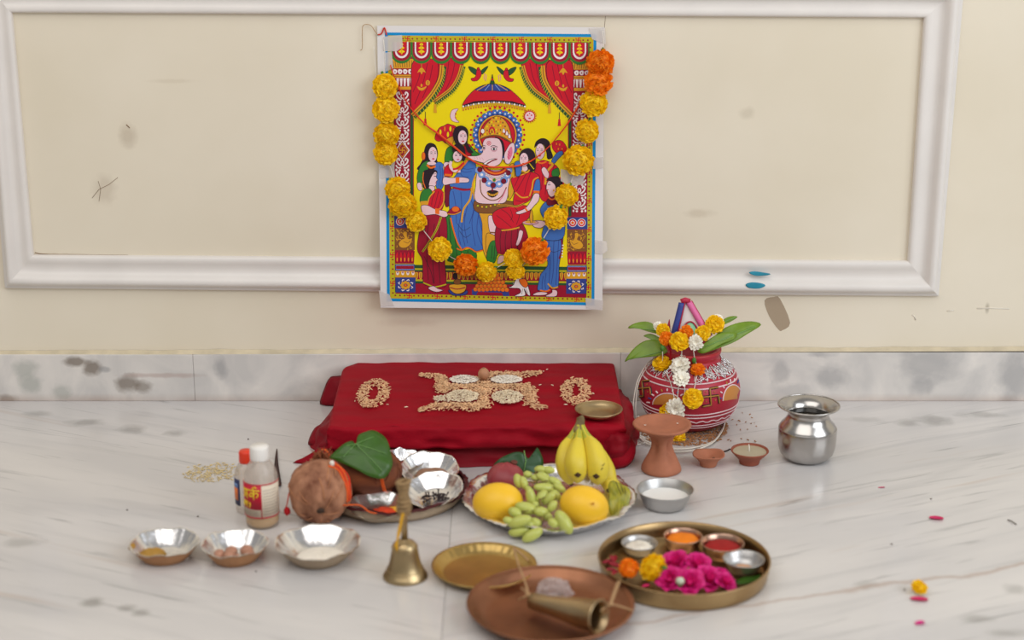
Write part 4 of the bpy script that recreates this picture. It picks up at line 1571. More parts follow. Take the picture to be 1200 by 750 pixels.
def ring_pts(cx, cy, rx, ry, ix, iy, tilt, n):
    pts = []
    while len(pts) < n:
        x, y = R.uniform(-1, 1), R.uniform(-1, 1)
        if x * x + y * y > 1 + R.uniform(-.08, .05):
            continue
        if (x * rx / ix) ** 2 + (y * ry / iy) ** 2 < 1 + R.uniform(-.35, .1):
            continue
        p = fl(cx + x * rx - y * ry * tilt, cy + y * ry, HT)
        p.z += .001 + .0035 * R.random() * (1 - max(0, abs(math.hypot(x, y) - .7)))
        pts.append(p)
    return pts


V, F = grains(ring_pts(437.5, 462.5, 19, 17, 6.5, 9, .28, 430), .0060)
tag(add('wheat_ring', V, F, M_WHEAT, None, smooth=False, loc=fl(437, 462, H)), 'slanting ring of wheat grains at the left end of the red cloth', 'grain', 'wheat rings on the red cloth', 'stuff')
V, F = grains(ring_pts(675, 460, 18.5, 16.5, 4.6, 8, 0, 430), .0060)
tag(add('wheat_ring', V, F, M_WHEAT, None, smooth=False, loc=fl(675, 460, H)), 'wheat grain ring behind the brass dish on the red cloth', 'grain', 'wheat rings on the red cloth', 'stuff')
V, F = grains([fl(x, y, H + .0022) for x, y in ((476, 477), (633, 451), (647, 451.5), (641, 433), (637, 435), (454, 474), (416, 470), (695, 461), (663, 474))], .0062, .05)
tag(add('stray_grains', V, F, M_RICE, None, smooth=False, loc=fl(560, 470, H)), 'few single pale grains strewn on the red cloth beside the emblem', 'grain', kind='stuff')
c = fl(567, 448.5, H)
V, F = ellipsoid(c + Vector((0, 0, .0145)), (.0092, .0090, .0095), disp=lambda v: 1 + .03 * nz3(v.x * 3, v.y * 3, v.z * 3) + (.08 if v.z > .9 else 0))
nut = thing('betel_nut', 'round brown betel nut standing on the wheat emblem', 'nut', c)
add('nut_body', V, F, mat('betel_brown', rgb(182, 130, 96), .6, var=.15, vscale=90), nut)
V, F = ellipsoid(c + Vector((0, 0, .0245)), (.002, .002, .0012))
add('nut_tip', V, F, mat('betel_tip', rgb(140, 95, 70), .7), nut)


# ================================================================== VESSELS (turned shapes in photo pixels, scaled where they stand)
def place(px, py, z=0.0):
    p = fl(px, py, z)
    return p, mpp(p), vsc(p)


def turned(prof, px, py, z=0.0, smooth=True):
    """prof [(radius px, height px)] -> metres at that spot"""
    p, s, v = place(px, py, z)
    return p, [(r * s, h * v) for r, h in prof]


def walled(outer, t):
    """outer profile bottom->rim; adds the inner wall back down to the centre"""
    inn = []
    for r, h in reversed(outer):
        if r > t * 1.5:
            inn.append((r - t, max(h, outer[0][1] + t)))
    return outer + inn + [(0, inn[-1][1])]


# brass dish on the cloth
p, pr = turned([(0, 0), (14, 0), (20, 2), (25, 5.5), (27.3, 8.5)], 701.5, 487.5, H + .001)
t = thing('brass_dish', 'shallow brass dish on the right corner of the red cloth', 'dish', p)
V, F = lathe(walled(pr, .0012), p)
add('dish_bowl', V, F, M_BRASS, t)
V, F = tube([(p.x + pr[-1][0] * math.cos(a * PI / 24), p.y + pr[-1][0] * math.sin(a * PI / 24), p.z + pr[-1][1]) for a in range(48)], .0010, 6, True)
add('rolled_rim', V, F, M_BRASS, t)

# steel pot (lota)
p, pr = turned([(0, 0), (21, 0), (26, 2.5), (31, 8), (33.2, 15), (33.8, 24), (33.8, 33), (33.2, 36), (31.5, 39.5), (27, 44), (24, 49), (23.3, 52), (25, 55.5), (29, 59), (34, 61.5), (35.2, 62)], 944.5, 537)
t = thing('steel_pot', 'shiny steel water pot with a flared mouth, rightmost vessel', 'pot', p)
body = pr + [(r - .0012, z - .0004) for r, z in reversed(pr[11:])] + [(pr[11][0] - .0015, pr[11][1] - .002), (pr[9][0], pr[9][1] - .004), (0.030, .030), (.0, .030)]
V, F = lathe(body, p, 64)
add('pot_body', V, F, M_STEEL, t)
V, F = tube([(p.x + pr[-1][0] * math.cos(a * PI / 32), p.y + pr[-1][0] * math.sin(a * PI / 32), p.z + pr[-1][1]) for a in range(64)], .0012, 8, True)
add('rolled_rim', V, F, M_STEEL, t)
V, F = tube([(p.x + (pr[7][0] + .0001) * math.cos(a * PI / 32), p.y + (pr[7][0] + .0001) * math.sin(a * PI / 32), p.z + pr[7][1]) for a in range(64)], .0007, 6, True)
add('shoulder_ridge', V, F, M_STEEL, t)
zw = pr[10][1] - .008
V, F = lathe([(0, zw), (pr[10][0] - .003, zw)], p, 48)
add('water', V, F, mat('dark_water', (.03, .03, .03, 1), .03, spec=.6), t)

# milk bowl
p, pr = turned([(0, 0), (21, 0), (23.5, 1.2), (26, 5), (29, 11.5), (31, 17), (33.2, 19.5), (33.4, 20)], 779, 593)
t = thing('milk_bowl', 'small steel bowl of white milk in front of the clay incense stand', 'bowl', p)
V, F = lathe(walled(pr, .001), p)
add('bowl_body', V, F, M_STEEL2, t)
zm = pr[4][1] - .001
V, F = lathe([(0, zm), (pr[4][0] - .0012, zm)], p)
add('milk', V, F, mat('milk', rgb(240, 238, 234), .25, sss=.2), t)

# terracotta incense stand
p, pr = turned([(0, 0), (22, 0), (23.6, 1.5), (23, 5), (20, 12), (16, 20), (13.2, 27), (12.8, 32), (14.5, 38), (19, 43.5), (27, 48.5), (32.5, 51), (34.2, 53), (33.2, 54.6), (30, 53.4),
                (26, 51), (18, 48.5), (8, 47.5), (0, 47.5)], 774.5, 551)


def pinch(k, t, r, z):
    f = 1.0
    if 4 <= k <= 9:
        for a, dep in ((-38, .55), (145, .5), (-135, .25)):
            d = math.atan2(math.sin(t - math.radians(a)), math.cos(t - math.radians(a)))
            w = {4: .15, 5: .65, 6: 1, 7: 1, 8: .85, 9: .3}[k]
            f -= dep * w * math.exp(-(d / .42) ** 2)
    return r * f * (1 + .012 * math.sin(3 * t + k)), z + .0004 * math.sin(2 * t + 1)


V, F = lathe(pr, p, 64, pinch)
t = thing('incense_stand', 'tall terracotta incense stand with a pinched stem and shallow dish', 'incense burner', p)
add('stand_body', V, F, M_TERRA, t)
for x, y in ((794, 496), (756, 498), (748, 488)):
    q = fl(x, y, pr[-4][1] + .0005)
    V, F = ellipsoid(q, (.0016, .001, .0006))
    add('ash_fleck', V, F, M_THREAD, t)

# clay lamps
p, pr = turned([(0, 0), (9, 0), (9.8, 1.5), (10.4, 4.5), (13.5, 8.5), (17, 12), (18.6, 13.2), (18.2, 14.2), (16.5, 13), (12, 9), (6, 6.5), (0, 6)], 830, 545.5)
V, F = lathe(pr, p, 40, lambda k, t, r, z: (r * (1 + .03 * math.sin(2 * t + 1)), z + (.0012 * math.sin(3 * t) if k > 4 else 0)))
t = thing('clay_lamp', 'small empty clay lamp with a burnt spot on its side', 'oil lamp', p, 'clay lamps on the floor')
add('lamp_body', V, F, M_TERRA, t)
q = at(836, 538.5, p.y - .0155)
V, F = ellipsoid(q, (.0032, .0022, .0034))
add('burn_mark', V, F, mat('soot', rgb(50, 34, 28), .9), t)
p, pr = turned([(0, 0), (11.5, 0), (12, 1.5), (12.6, 4.5), (17, 9), (21, 13), (22.3, 14.6), (21.8, 15.6), (20, 14.4), (19, 13)], 878, 542.5)
V, F = lathe(pr + [(0, pr[-1][1])], p, 40)
t = thing('clay_lamp', 'filled reddish clay lamp with pale wax and a white wick', 'oil lamp', p, 'clay lamps on the floor')
add('lamp_body', V, F, M_TERRA2, t)
V, F = lathe([(0, pr[-1][1] + .0008), (pr[-1][0] + .0006, pr[-1][1] + .0008)], p, 40)
add('wax', V, F, mat('pale_wax', rgb(176, 164, 138), .35, sss=.2, var=.08), t)
q = p + Vector((-.001, 0, pr[-1][1]))
V, F = tube([q, q + Vector((.0005, .002, .005)), q + Vector((-.0003, .003, .011))], [.0011, .0010, .0006], 8)
add('wick', V, F, M_THREAD, t)
# burnt match by the lamps
q0, q1 = fl(846, 529.5, .0012), fl(855, 526.5, .0012)
t = thing('burnt_match', 'tiny curled dark burnt wick between the two clay lamps', 'wick', q0)
V, F = tube(smooth_path([q0, q0.lerp(q1, .5) + Vector((0, -.002, 0)), q1]), .0010, 6)
add('charred_stick', V, F, mat('char', rgb(48, 30, 26), .9), t)
V, F = ellipsoid(q1, (.0014, .0013, .0013))
add('charred_tip', V, F, mat('char_tip', rgb(30, 20, 18), .9), t)

# brass bell
p, pr = turned([(0, 3), (19, 3), (23, 0), (26, .5), (26.3, 2.5), (24.5, 5), (21, 10), (18.5, 17), (16.8, 24), (15.6, 31), (14.8, 35), (13, 38.5), (9.5, 41), (6, 42.5), (4, 44), (3.2, 47), (3.6, 50), (3.2, 60), (3.0, 75)], 475, 676)
t = thing('hand_bell', 'brass hand bell with a straight wrapped handle standing on the floor', 'bell', p)
V, F = lathe(pr[:15], p, 56)
add('bell_body', V, F, M_BRASS, t)
for k in (6, 10):
    V, F = tube([(p.x + (pr[k][0] + .0002) * math.cos(a * PI / 28), p.y + (pr[k][0] + .0002) * math.sin(a * PI / 28), p.z + pr[k][1]) for a in range(56)], .0006, 6, True)
    add('turned_ring', V, F, M_BRASS, t)
s_, v_ = mpp(p), vsc(p)
V, F = lathe([(0, 42 * v_), (4 * s_, 43 * v_), (3.6 * s_, 60 * v_), (4 * s_, 80 * v_), (3.4 * s_, 100 * v_), (0, 101 * v_)], p, 24)
hd = add('handle', V, F, M_BRASS, t)
# cloth strip and twine wound around the handle
g = G()
for k in range(9):
    zz = (74 + k * 4.2) * v_
    rr = (5.6 + 1.6 * math.sin(k * .9)) * s_
    V, F = tube([(p.x + rr * math.cos(a * PI / 9), p.y + rr * math.sin(a * PI / 9), p.z + zz + .001 * math.sin(a * PI / 9 + k)) for a in range(18)], 2.6 * s_, 7, True)
    g.add(V, F)
V, F = lathe([(0, 108 * v_), (3 * s_, 107 * v_), (5.5 * s_, 102 * v_), (6 * s_, 76 * v_), (0, 72 * v_)], p, 16)
g.add(V, F)
add('twine_wrap', g.V, g.F, mat('dusty_twine', rgb(150, 122, 84), .85, var=.2, vscale=120), t)
q = p + Vector((0, -.007, 0))
for k in range(3):
    V, F = tube(smooth_path([q + Vector((.001 - .001 * k, -.001, 78 * v_)), q + Vector((-.003 - .001 * k, -.003, 64 * v_)), q + Vector((-.006 - .001 * k, -.004, 52 * v_)), q + Vector((-.012 + .0015 * k, -.006, 40 * v_ - .004 * k))]), .0011, 6)
    add('yellow_strand', V, F, mat('yellow_thread', rgb(214, 160, 40), .8) if k == 0 else bpy.data.materials['yellow_thread'], t)

# small fluted brass plate
p, pr = turned([(0, 0), (46, 0), (50, 1), (55, 4), (59.5, 8), (61.5, 9.4), (61.8, 10.4), (60, 10.4), (57, 8.6), (52.5, 4.6), (48.5, 2.2), (46, 1.6), (0, 1.6)], 567.5, 671.5)
V, F = lathe(pr, p, 144, lambda k, t, r, z: (r * (1 + (.010 * math.cos(36 * t) if k in (3, 4, 8, 9, 10) else 0)), z))
t = thing('brass_plate', 'small golden brass plate with a fluted wall, empty', 'plate', p)
add('plate_body', V, F, M_GOLD, t)

# copper plate
p, pr = turned([(0, 0), (72, 0), (80, 2), (88, 7), (93, 12.5), (96.5, 14.5), (97, 16), (95, 16.5), (92, 14.5), (87, 9), (80, 4), (72, 2.4), (0, 2.4)], 645, 722)
V, F = lathe(pr, p, 80)
copper = thing('copper_plate', 'wide copper plate in front with a brass cone lying in it', 'plate', p)
add('plate_body', V, F, M_COPPER, copper)
V, F = tube([(p.x + pr[6][0] * math.cos(a * PI / 40), p.y + pr[6][0] * math.sin(a * PI / 40), p.z + pr[6][1]) for a in range(80)], .0016, 8, True)
add('rolled_rim', V, F, M_COPPER, copper)
zc = p.z + 2.4 * vsc(p)

# brass cone lying in the copper plate
ra, rb = .0100, .0205
A = fl(622, 704, zc + .012 + .004)
Bm = fl(701.5, 723, zc + .0205 + .004)
ax = (Bm - A).normalized()
Ln = (Bm - A).length
prof = [(0, 0), (ra * .7, 0), (ra, .002), (ra * 1.15, Ln * .3), (rb * .86, Ln * .75), (rb * .93, Ln - .004), (rb, Ln - .002), (rb * 1.02, Ln), (rb * .97, Ln + .0006), (rb * .86, Ln), (rb * .83, Ln - .01), (ra, Ln * .3), (ra * .8, .004), (0, .004)]
V, F = lathe(prof, (0, 0, 0), 40)
M = ax.to_track_quat('Z', 'Y').to_matrix()
t = thing('brass_cone', 'hollow tapering brass cone lying on the copper plate, mouth to the right', 'vessel', A)
add('cone_body', [A + M @ v for v in V], F, M_DBRASS, t)
V, F = tube([Bm + M @ Vector((rb * math.cos(a * PI / 20), rb * math.sin(a * PI / 20), 0)) for a in range(40)], .0013, 8, True)
add('rolled_rim', V, F, M_DBRASS, t)

# twine strands tied over the cone
kn = fl(619, 697, zc + .022)
t = thing('jute_twine', 'thin jute twine knotted at the narrow end of the brass cone', 'twine', kn, 'twine on the copper plate')
for pts in ([(602, 642, .020), (607, 660, .026), (616, 684, .028), (619, 697, .022)], [(619, 697, .022), (614, 700, .02), (608, 703, .012)], [(620, 702, .016), (618, 695, .024), (611, 689, .020)],
            [(619, 697, .022), (627, 701, .025), (634, 704, .022)], [(602, 642, .020), (612, 650, .012), (619, 657, .006)]):
    V, F = tube(smooth_path([fl(a, b, zc + c) for a, b, c in pts]), .0013, 6)
    add('strand', V, F, M_JUTE, t)
V, F = ellipsoid(kn, (.0035, .003, .003))
add('knot', V, F, M_JUTE, t)
kn = fl(716, 708, zc + .026)
t = thing('jute_twine', 'thin jute twine hanging over the plate rim beside the cone mouth', 'twine', kn, 'twine on the copper plate')
for pts in ([(724, 681, .020), (719, 695, .026), (715, 708, .026)], [(727, 680, .020), (721, 695, .025), (716, 708, .026)], [(715, 708, .026), (728, 711, .020), (742, 716, .017)], [(715, 708, .026), (709, 712, .030), (704, 716, .030)]):
    V, F = tube(smooth_path([fl(a, b, zc + c) for a, b, c in pts]), .0012, 6)
    add('strand', V, F, M_JUTE, t)
V, F = ellipsoid(kn, (.003, .003, .003))
add('knot', V, F, M_JUTE, t)

# crumpled clear pouch behind the cone
c = fl(648, 693, zc + .012)
t = thing('plastic_pouch', 'crumpled clear plastic pouch of brown bits behind the brass cone', 'pouch', c)
V, F = ellipsoid(c, (.022, .012, .0175), nu=26, nv=16, disp=lambda v: 1 + .35 * nz3(v.x * 2.2, v.y * 2.2, v.z * 2.2 + 3) + .12 * nz3(v.x * 6, v.y * 6, v.z * 6))
M_PL = mat('clear_plastic', rgb(205, 190, 186), .22, alpha=.42)
add('plastic_film', V, F, M_PL, t, smooth=False)
for k in range(7):
    q = c + Vector((R.uniform(-.013, .013), R.uniform(-.006, .004), R.uniform(-.010, -.002)))
    V, F = ellipsoid(q, (.004, .003, .003), nu=8, nv=6, disp=lambda v: 1 + .2 * nz3(v.x * 2, v.y * 2, v.z * 2 + k))
    add('brown_bit', V, F, mat('brown_bits', rgb(120, 84, 66), .8) if k == 0 else bpy.data.materials['brown_bits'], t)

# ================================================================== FLOWER PROTOTYPES (unit radius, shared meshes)
def marigold_mesh(seed, m, n=190, ruffle=1.0, flat=.86, core=.80):
    r = random.Random(seed)
    g = G()
    V, F = ellipsoid((0, 0, 0), (core, core, core * .88), nu=12, nv=8)
    g.add(V, F)
    for i in range(n):
        z = 1 - 1.86 * (i + .5) / n
        t = i * 2.39996 + r.uniform(-.2, .2)
        q = math.sqrt(max(0, 1 - z * z))
        d = Vector((q * math.cos(t), q * math.sin(t), z))
        side = d.cross(Vector((0, 0, 1)))
        side = side.normalized() if side.length > .05 else Vector((1, 0, 0))
        a = r.uniform(-.8, .8)
        up = side.cross(d)
        s2 = side * math.cos(a) + up * math.sin(a)
        up2 = s2.cross(d)
        w = r.uniform(.12, .18) * ruffle
        h = r.uniform(.9, 1.06)
        c = r.uniform(.06, .18)
        rows = [(.45, .35, 0), (.78, .9, .02), (h, 1.0, c)]
        P_ = []
        for rr, ww, cc in rows:
            for k in (-1, 0, 1):
                p = d * rr + s2 * (k * w * ww) + up2 * (cc + (.07 if k == 0 and rr > .8 else 0)) + d * (-.06 if k and rr > .8 else 0)
                P_.append(Vector((p.x, p.y, p.z * flat)))
        g.add(P_, [(0, 1, 4, 3), (1, 2, 5, 4), (3, 4, 7, 6), (4, 5, 8, 7)])
    return mesh_of('marigold_petals', g.V, g.F, m)


def daisy_mesh(seed, m, m2, layers=((1.0, 14, .15), (.72, 10, .38), (.4, 6, .6)), wid=.2):
    r = random.Random(seed)
    g = G()
    for ln, n, lift in layers:
        for i in range(n):
            t = 2 * PI * (i + r.uniform(-.2, .2)) / n + ln * 3
            d = Vector((math.cos(t), math.sin(t), 0))
            s = Vector((-d.y, d.x, 0))
            l = ln * r.uniform(.88, 1.08)
            P_ = []
            for f, w, z in ((.1, .4, .02), (.4, .9, lift * .6), (.75, 1.15, lift), (1, .5, lift + r.uniform(-.15, .12))):
                for k in (-1, 0, 1):
                    P_.append(d * (l * f) + s * (k * wid * w * ln ** .4) + Vector((0, 0, z + (-.05 if k == 0 else 0.03))))
            g.add(P_, [(a * 3 + k, a * 3 + k + 1, a * 3 + k + 4, a * 3 + k + 3) for a in range(3) for k in (0, 1)])
    V, F = ellipsoid((0, 0, .1), (.22, .22, .2), nu=8, nv=6)
    g.add(V, F)
    return mesh_of('white_petals', g.V, g.F, m)


MG_Y = [marigold_mesh(i, M_YEL) for i in (1, 2, 3)]
MG_O = [marigold_mesh(i, M_ORG, 190, .85, .95) for i in (11, 12)]
MG_YS = [marigold_mesh(i, M_YEL, 80, 1.5, .7, .55) for i in (21, 22)]
MG_OS = [marigold_mesh(i, M_ORG, 80, 1.4, .75, .55) for i in (31, 32)]
WH = [daisy_mesh(i, M_WHT, None) for i in (1, 2)]
CX = mesh_of('calyx', *lathe([(0, -.5), (.16, -.45), (.3, -.1), (.36, .2), (.2, .4), (0, .42)], n=10), M_CALYX)


def rot_to(d, spin=0.0):
    q = Vector(d).normalized().to_track_quat('Z', 'Y')
    return (q.to_matrix() @ Matrix.Rotation(spin, 3, 'Z')).to_euler()


# ================================================================== MARIGOLD GARLAND ON THE POSTER
gl = [(451, 101, 15, 'y'), (452, 127.5, 16.5, 'y'), (453, 158, 16, 'y'), (452, 179, 15, 'y'), (466, 222, 15, 'y'), (472, 240, 17, 'y'), (488, 259.5, 12.5, 'y'), (515.5, 292, 14.5, 'y'),
      (546, 310.5, 14.5, 'o'), (570, 318.5, 12.5, 'y'), (602, 304, 11.5, 'y'), (604, 318, 10, 'y'), (627, 294.5, 17, 'o'), (651.5, 254.5, 15, 'y'), (664, 229, 14, 'y'), (677.5, 188, 18.5, 'y'),
      (688, 153.5, 14.5, 'y'), (695.5, 121, 16.5, 'y'), (701, 96, 17, 'o'), (704, 74, 17, 'o')]


def gpt(px, py, r=0):
    return sheet_pt(px, py, .0014 + r)


garl = thing('marigold_garland', 'string of yellow and orange marigolds looped in a U over the poster', 'garland', at(575, 200, -.02))
gc = []
for i, (x, y, r, c) in enumerate(gl):
    s = mpp(gpt(x, y))
    rr = r * s
    p = gpt(x, y, rr * .62)
    gc.append(p)
    d = (Vector((R.uniform(-.35, .35), -1, R.uniform(-.25, .35))))
    me = (MG_Y[i % 3] if c == 'y' else MG_O[i % 2])
    o = inst('marigold', me, garl, p, rot_to(d, i), (rr, rr * (1 if r > 12 else 1.15), rr * .72))
    nx = gl[i + 1] if i + 1 < len(gl) else gl[i - 1]
    dd = Vector((nx[0] - x, 0, -(nx[1] - y))).normalized()
    if i + 1 == len(gl):
        dd = -dd
    cp = inst('calyx', CX, o, (0, 0, 0))
    # the calyx shows at the side towards the next flower
    Mi = (Matrix.LocRotScale(o.location, o.rotation_euler, o.scale)).inverted()
    wp = (p - Vector(garl.location)) + dd * rr * .92 + Vector((0, .002, 0))
    cp.location = Mi @ wp
    cp.rotation_euler = rot_to((Mi.to_3x3() @ -dd))
    k = .005 / rr
    cp.scale = (k * 1.5, k * 1.5, k * 1.6)
segs = [[(449, 46), (451, 62), (451, 84)] + [(g_[0], g_[1]) for g_ in gl[:4]] + [(459, 200)] + [(g_[0], g_[1]) for g_ in gl[4:]] + [(707, 52), (706, 36)]]
for sg in segs:
    pts = [gpt(x, y, .004) for x, y in sg]
    V, F = tube(smooth_path(pts, 3), .0007, 6)
    add('string', V, F, M_THREAD, garl)
for x, y in ((452, 86), (447.5, 84)):
    V, F = tube(smooth_path([gpt(x, y, .004), gpt(x + 1, y + 4, .006), gpt(x, y + 8, .006)]), [.0022] * 4 + [.0028] * 4 + [.003], 8)
    add('green_stub', V, F, M_CALYX, garl)

# red thread slung across the poster
rt = [(457.5, 76), (464, 96), (478, 122), (497, 144), (515, 157), (532, 171), (548, 184), (565, 193.5), (582, 195.5), (604, 194.5), (622, 188.5), (640, 175), (655, 158), (668, 140), (680, 120), (692, 104)]
th = thing('red_thread', 'slack red and orange thread slung across the poster, sagging at the middle', 'thread', gpt(580, 195))
for k in range(2):
    V, F = tube(smooth_path([gpt(x + k * .8 * math.sin(i), y + k * .9, .003 + k * .0008) for i, (x, y) in enumerate(rt)], 3), .0009, 6)
    add('strand', V, F, M_RTHREAD if k else M_OTHREAD, th)
# nail with threads at the poster's corner
nl = at(450, 40, -.004)
t = thing('thread_bit', 'red and white thread ends caught at the upper left corner of the poster', 'thread', nl)
for pts, m in (([(443, 40.5), (447, 39.5), (450.5, 32.5), (453, 41)], M_RTHREAD), ([(443, 41.5), (439, 36), (434, 29.5), (426, 29.5), (424.5, 38), (424.5, 56), (422, 59)], M_JUTE), ([(438, 55), (440, 75), (441, 92)], M_THREAD)):
    V, F = tube(smooth_path([at(x, y, -.005) for x, y in pts]), .0011 if m is M_RTHREAD else .0006, 6)
    add('strand', V, F, m, t)
# leftover tape on the wall
q = [(896, 352), (907, 348), (914, 350), (926, 378), (917, 387), (912, 386), (901, 370)]
leaf('tape_remnant', q, (910, 368), at(910, 368, -.0003), (0, -1, 0), mat('old_tape', rgb(192, 172, 146), .5, alpha=.55), None, thick=.0001, smooth=False)
o = bpy.data.objects['tape_remnant']
tag(o, 'brownish scrap of old tape stuck on the wall above the painted pot', 'tape')

# ================================================================== PAINTED POT (KALASH)
pc, ps, pv = place(806.5, 496)
prp = [(0, 0), (28, 0), (36, 3), (46, 10), (53, 19), (57, 29), (58.7, 40), (57.5, 50), (53, 60), (46, 68), (39, 73), (34.5, 76), (33, 79), (34.5, 82.5), (35.5, 85.5), (34.5, 87.5), (31, 87), (29.5, 80)]
pot = thing('painted_pot', 'round maroon clay pot painted with white lines and motifs, crowned with mango leaves', 'pot', pc)
profP = [(r * ps, h * pv) for r, h in prp]
spl = smooth_path([(r, 0, h) for r, h in profP[1:12]], 4)
fine = [profP[0]] + [(p.x, p.z) for p in spl] + profP[12:]
V, F = lathe(fine + [(0, fine[-1][1] - .01)], pc, 72)
M_POT = mat('maroon_pot', rgb(172, 32, 52), .45, var=.06, vscale=30, bump=.03, bscale=80)
add('pot_body', V, F, M_POT, pot)
bvh = BVHTree.FromPolygons([Vector(v) for v in V], F)


def hit(px, py, lift=.0006):
    d = ray(px, py)
    l, n, i, dist = bvh.ray_cast(CAM, d)
    if l is None:
        p = at(px, py, pc.y)
        l, n, i, dist = bvh.find_nearest(p)
    if n.dot(d) > 0:
        n = -n
    return l + n * lift


def rad_at(z):
    for (r0, z0), (r1, z1) in zip(fine[1:], fine[2:]):
        if z0 <= z <= z1 and z1 > z0:
            return r0 + (r1 - r0) * (z - z0) / (z1 - z0)
    return fine[-1][0]


M_WPAINT = mat('white_paint', rgb(228, 205, 208), .6)
M_GPAINT = mat('gold_paint', rgb(172, 122, 46), .45)
M_BPAINT = mat('black_paint', rgb(44, 34, 40), .5)
M_BLPAINT = mat('blue_paint', rgb(52, 66, 140), .45)
M_OPAINT = mat('ochre_paint', rgb(196, 130, 62), .5)


def ringline(h, w, wave=0.0, nw=0, nm='white_line', m=None):
    pts = []
    for i in range(96):
        a = 2 * PI * i / 96
        z = (h + wave * math.sin(nw * a)) * pv
        r = rad_at(z) + .0002
        pts.append(pc + Vector((r * math.cos(a), r * math.sin(a), z)))
    V, F = tube(pts, w, 6, True)
    add(nm, V, F, m or M_WPAINT, pot)


for h, w in ((62.5, .0011), (57.5, .0012), (29.5, .0010), (25.5, .0010), (11.5, .0009), (15, .0008)):
    ringline(h, w, .25, 5)
ringline(20, .0009, 1.2, 26, 'wavy_line')
# short white strokes above the shoulder lines
g = G()
for i in range(40):
    a = 2 * PI * i / 40
    pts = [pc + Vector((rad_at(z * pv) * math.cos(a + .02 * k), rad_at(z * pv) * math.sin(a + .02 * k), z * pv)) for k, z in enumerate((64.5, 67, 70.5))]
    V, F = tube(pts, .0011, 5)
    g.add(V, F)
add('shoulder_strokes', g.V, g.F, M_WPAINT, pot)


def ppaint(nm, pts, w, m, lift=.0004):
    q = []
    for a, b in zip(pts, pts[1:]):
        for k in range(4):
            q.append((a[0] + (b[0] - a[0]) * k / 4, a[1] + (b[1] - a[1]) * k / 4))
    q.append(pts[-1])
    V, F = tube([hit(x, y, lift) for x, y in q], w, 6)
    return add(nm, V, F, m, pot)


def emblem(cx, cy, s, sk):
    f = lambda x, y: (cx + x * s, cy + y * s + sk * x)
    g1 = [[f(-1, -.75), f(-1, .1), f(.95, -.1), f(1.05, .8)], [f(.9, -1.05), f(-.05, -.9), f(.1, 1.0), f(-.9, 1.15)]]
    for gg in g1:
        ppaint('motif_outline', gg, .0022, M_BPAINT, .0001)
        ppaint('motif_stroke', gg, .0011, M_GPAINT, .0018)
    for x, y in ((-.5, -.5), (.5, -.5), (-.45, .6), (.6, .45)):
        q = hit(*f(x, y))
        V, F = ellipsoid(q, (.0011, .0011, .0011), nu=8, nv=6)
        add('motif_dot', V, F, M_GPAINT, pot)


emblem(832, 464.5, 10, -.12)
emblem(754, 455, 9, .25)


def sun(cx, cy, rx, ry, sk, rays):
    pts = [(cx + rx * math.cos(a), cy - ry * math.sin(a) + sk * math.cos(a) * rx) for a in [PI * i / 14 for i in range(15)]]
    ctr = hit(cx, cy)
    W = [hit(x, y, .0006) for x, y in pts]
    mid = [hit((x + cx) / 2, (y + cy) / 2, .0010) for x, y in pts]
    V = [ctr] + mid + W
    n = len(W)
    F = [(0, 1 + i, 2 + i) for i in range(n - 1)] + [(1 + i, 1 + n + i, 2 + n + i, 2 + i) for i in range(n - 1)]
    add('sun_disc', V, F, M_OPAINT, pot)
    ppaint('sun_outline', pts, .0010, M_WPAINT)
    for i in range(rays):
        a = PI * (i + .5) / rays
        for k, m in enumerate((M_WPAINT,) if i % 3 else ((M_BLPAINT,) if i % 2 else (M_GPAINT,))):
            ppaint('sun_ray', [(cx + rx * f * math.cos(a), cy - ry * f * math.sin(a) + sk * math.cos(a) * rx * f) for f in (1.2, 1.42)], .0013, m)


sun(782, 474, 17, 13, 0, 11)
sun(858, 468, 11, 17, -.15, 10)

# rim, silver tinsel lace round the neck
V, F = lathe([(fine[-6][0] + .0004, fine[-6][1]), (fine[-3][0] + .0012, fine[-4][1]), (fine[-3][0] + .0010, fine[-3][1] + .0006), (fine[-2][0], fine[-2][1] + .0006)], pc, 72)
add('pot_rim', V, F, mat('red_rim', rgb(176, 38, 44), .4), pot)
g = G()
for i in range(230):
    a = R.uniform(0, 2 * PI)
    h0 = R.uniform(73, 77)
    ln = R.uniform(5, 11)
    pts = []
    for k in range(4):
        h = h0 - ln * k / 3
        r = rad_at(h * pv) + .0012 + .0016 * R.random()
        aa = a + .05 * k * R.uniform(-1, 1)
        pts.append(pc + Vector((r * math.cos(aa), r * math.sin(aa), h * pv)))
    V, F = tube(pts, R.uniform(.0004, .0009), 3, caps=False)
    g.add(V, F)
o = add('tinsel_lace', g.V, g.F, mat('silver_tinsel', (.85, .84, .86, 1), .25, .9), None, loc=pc + Vector((0, 0, 70 * pv)))
tag(o, 'silver tinsel fringe tied round the neck of the painted pot', 'tinsel', kind='stuff')

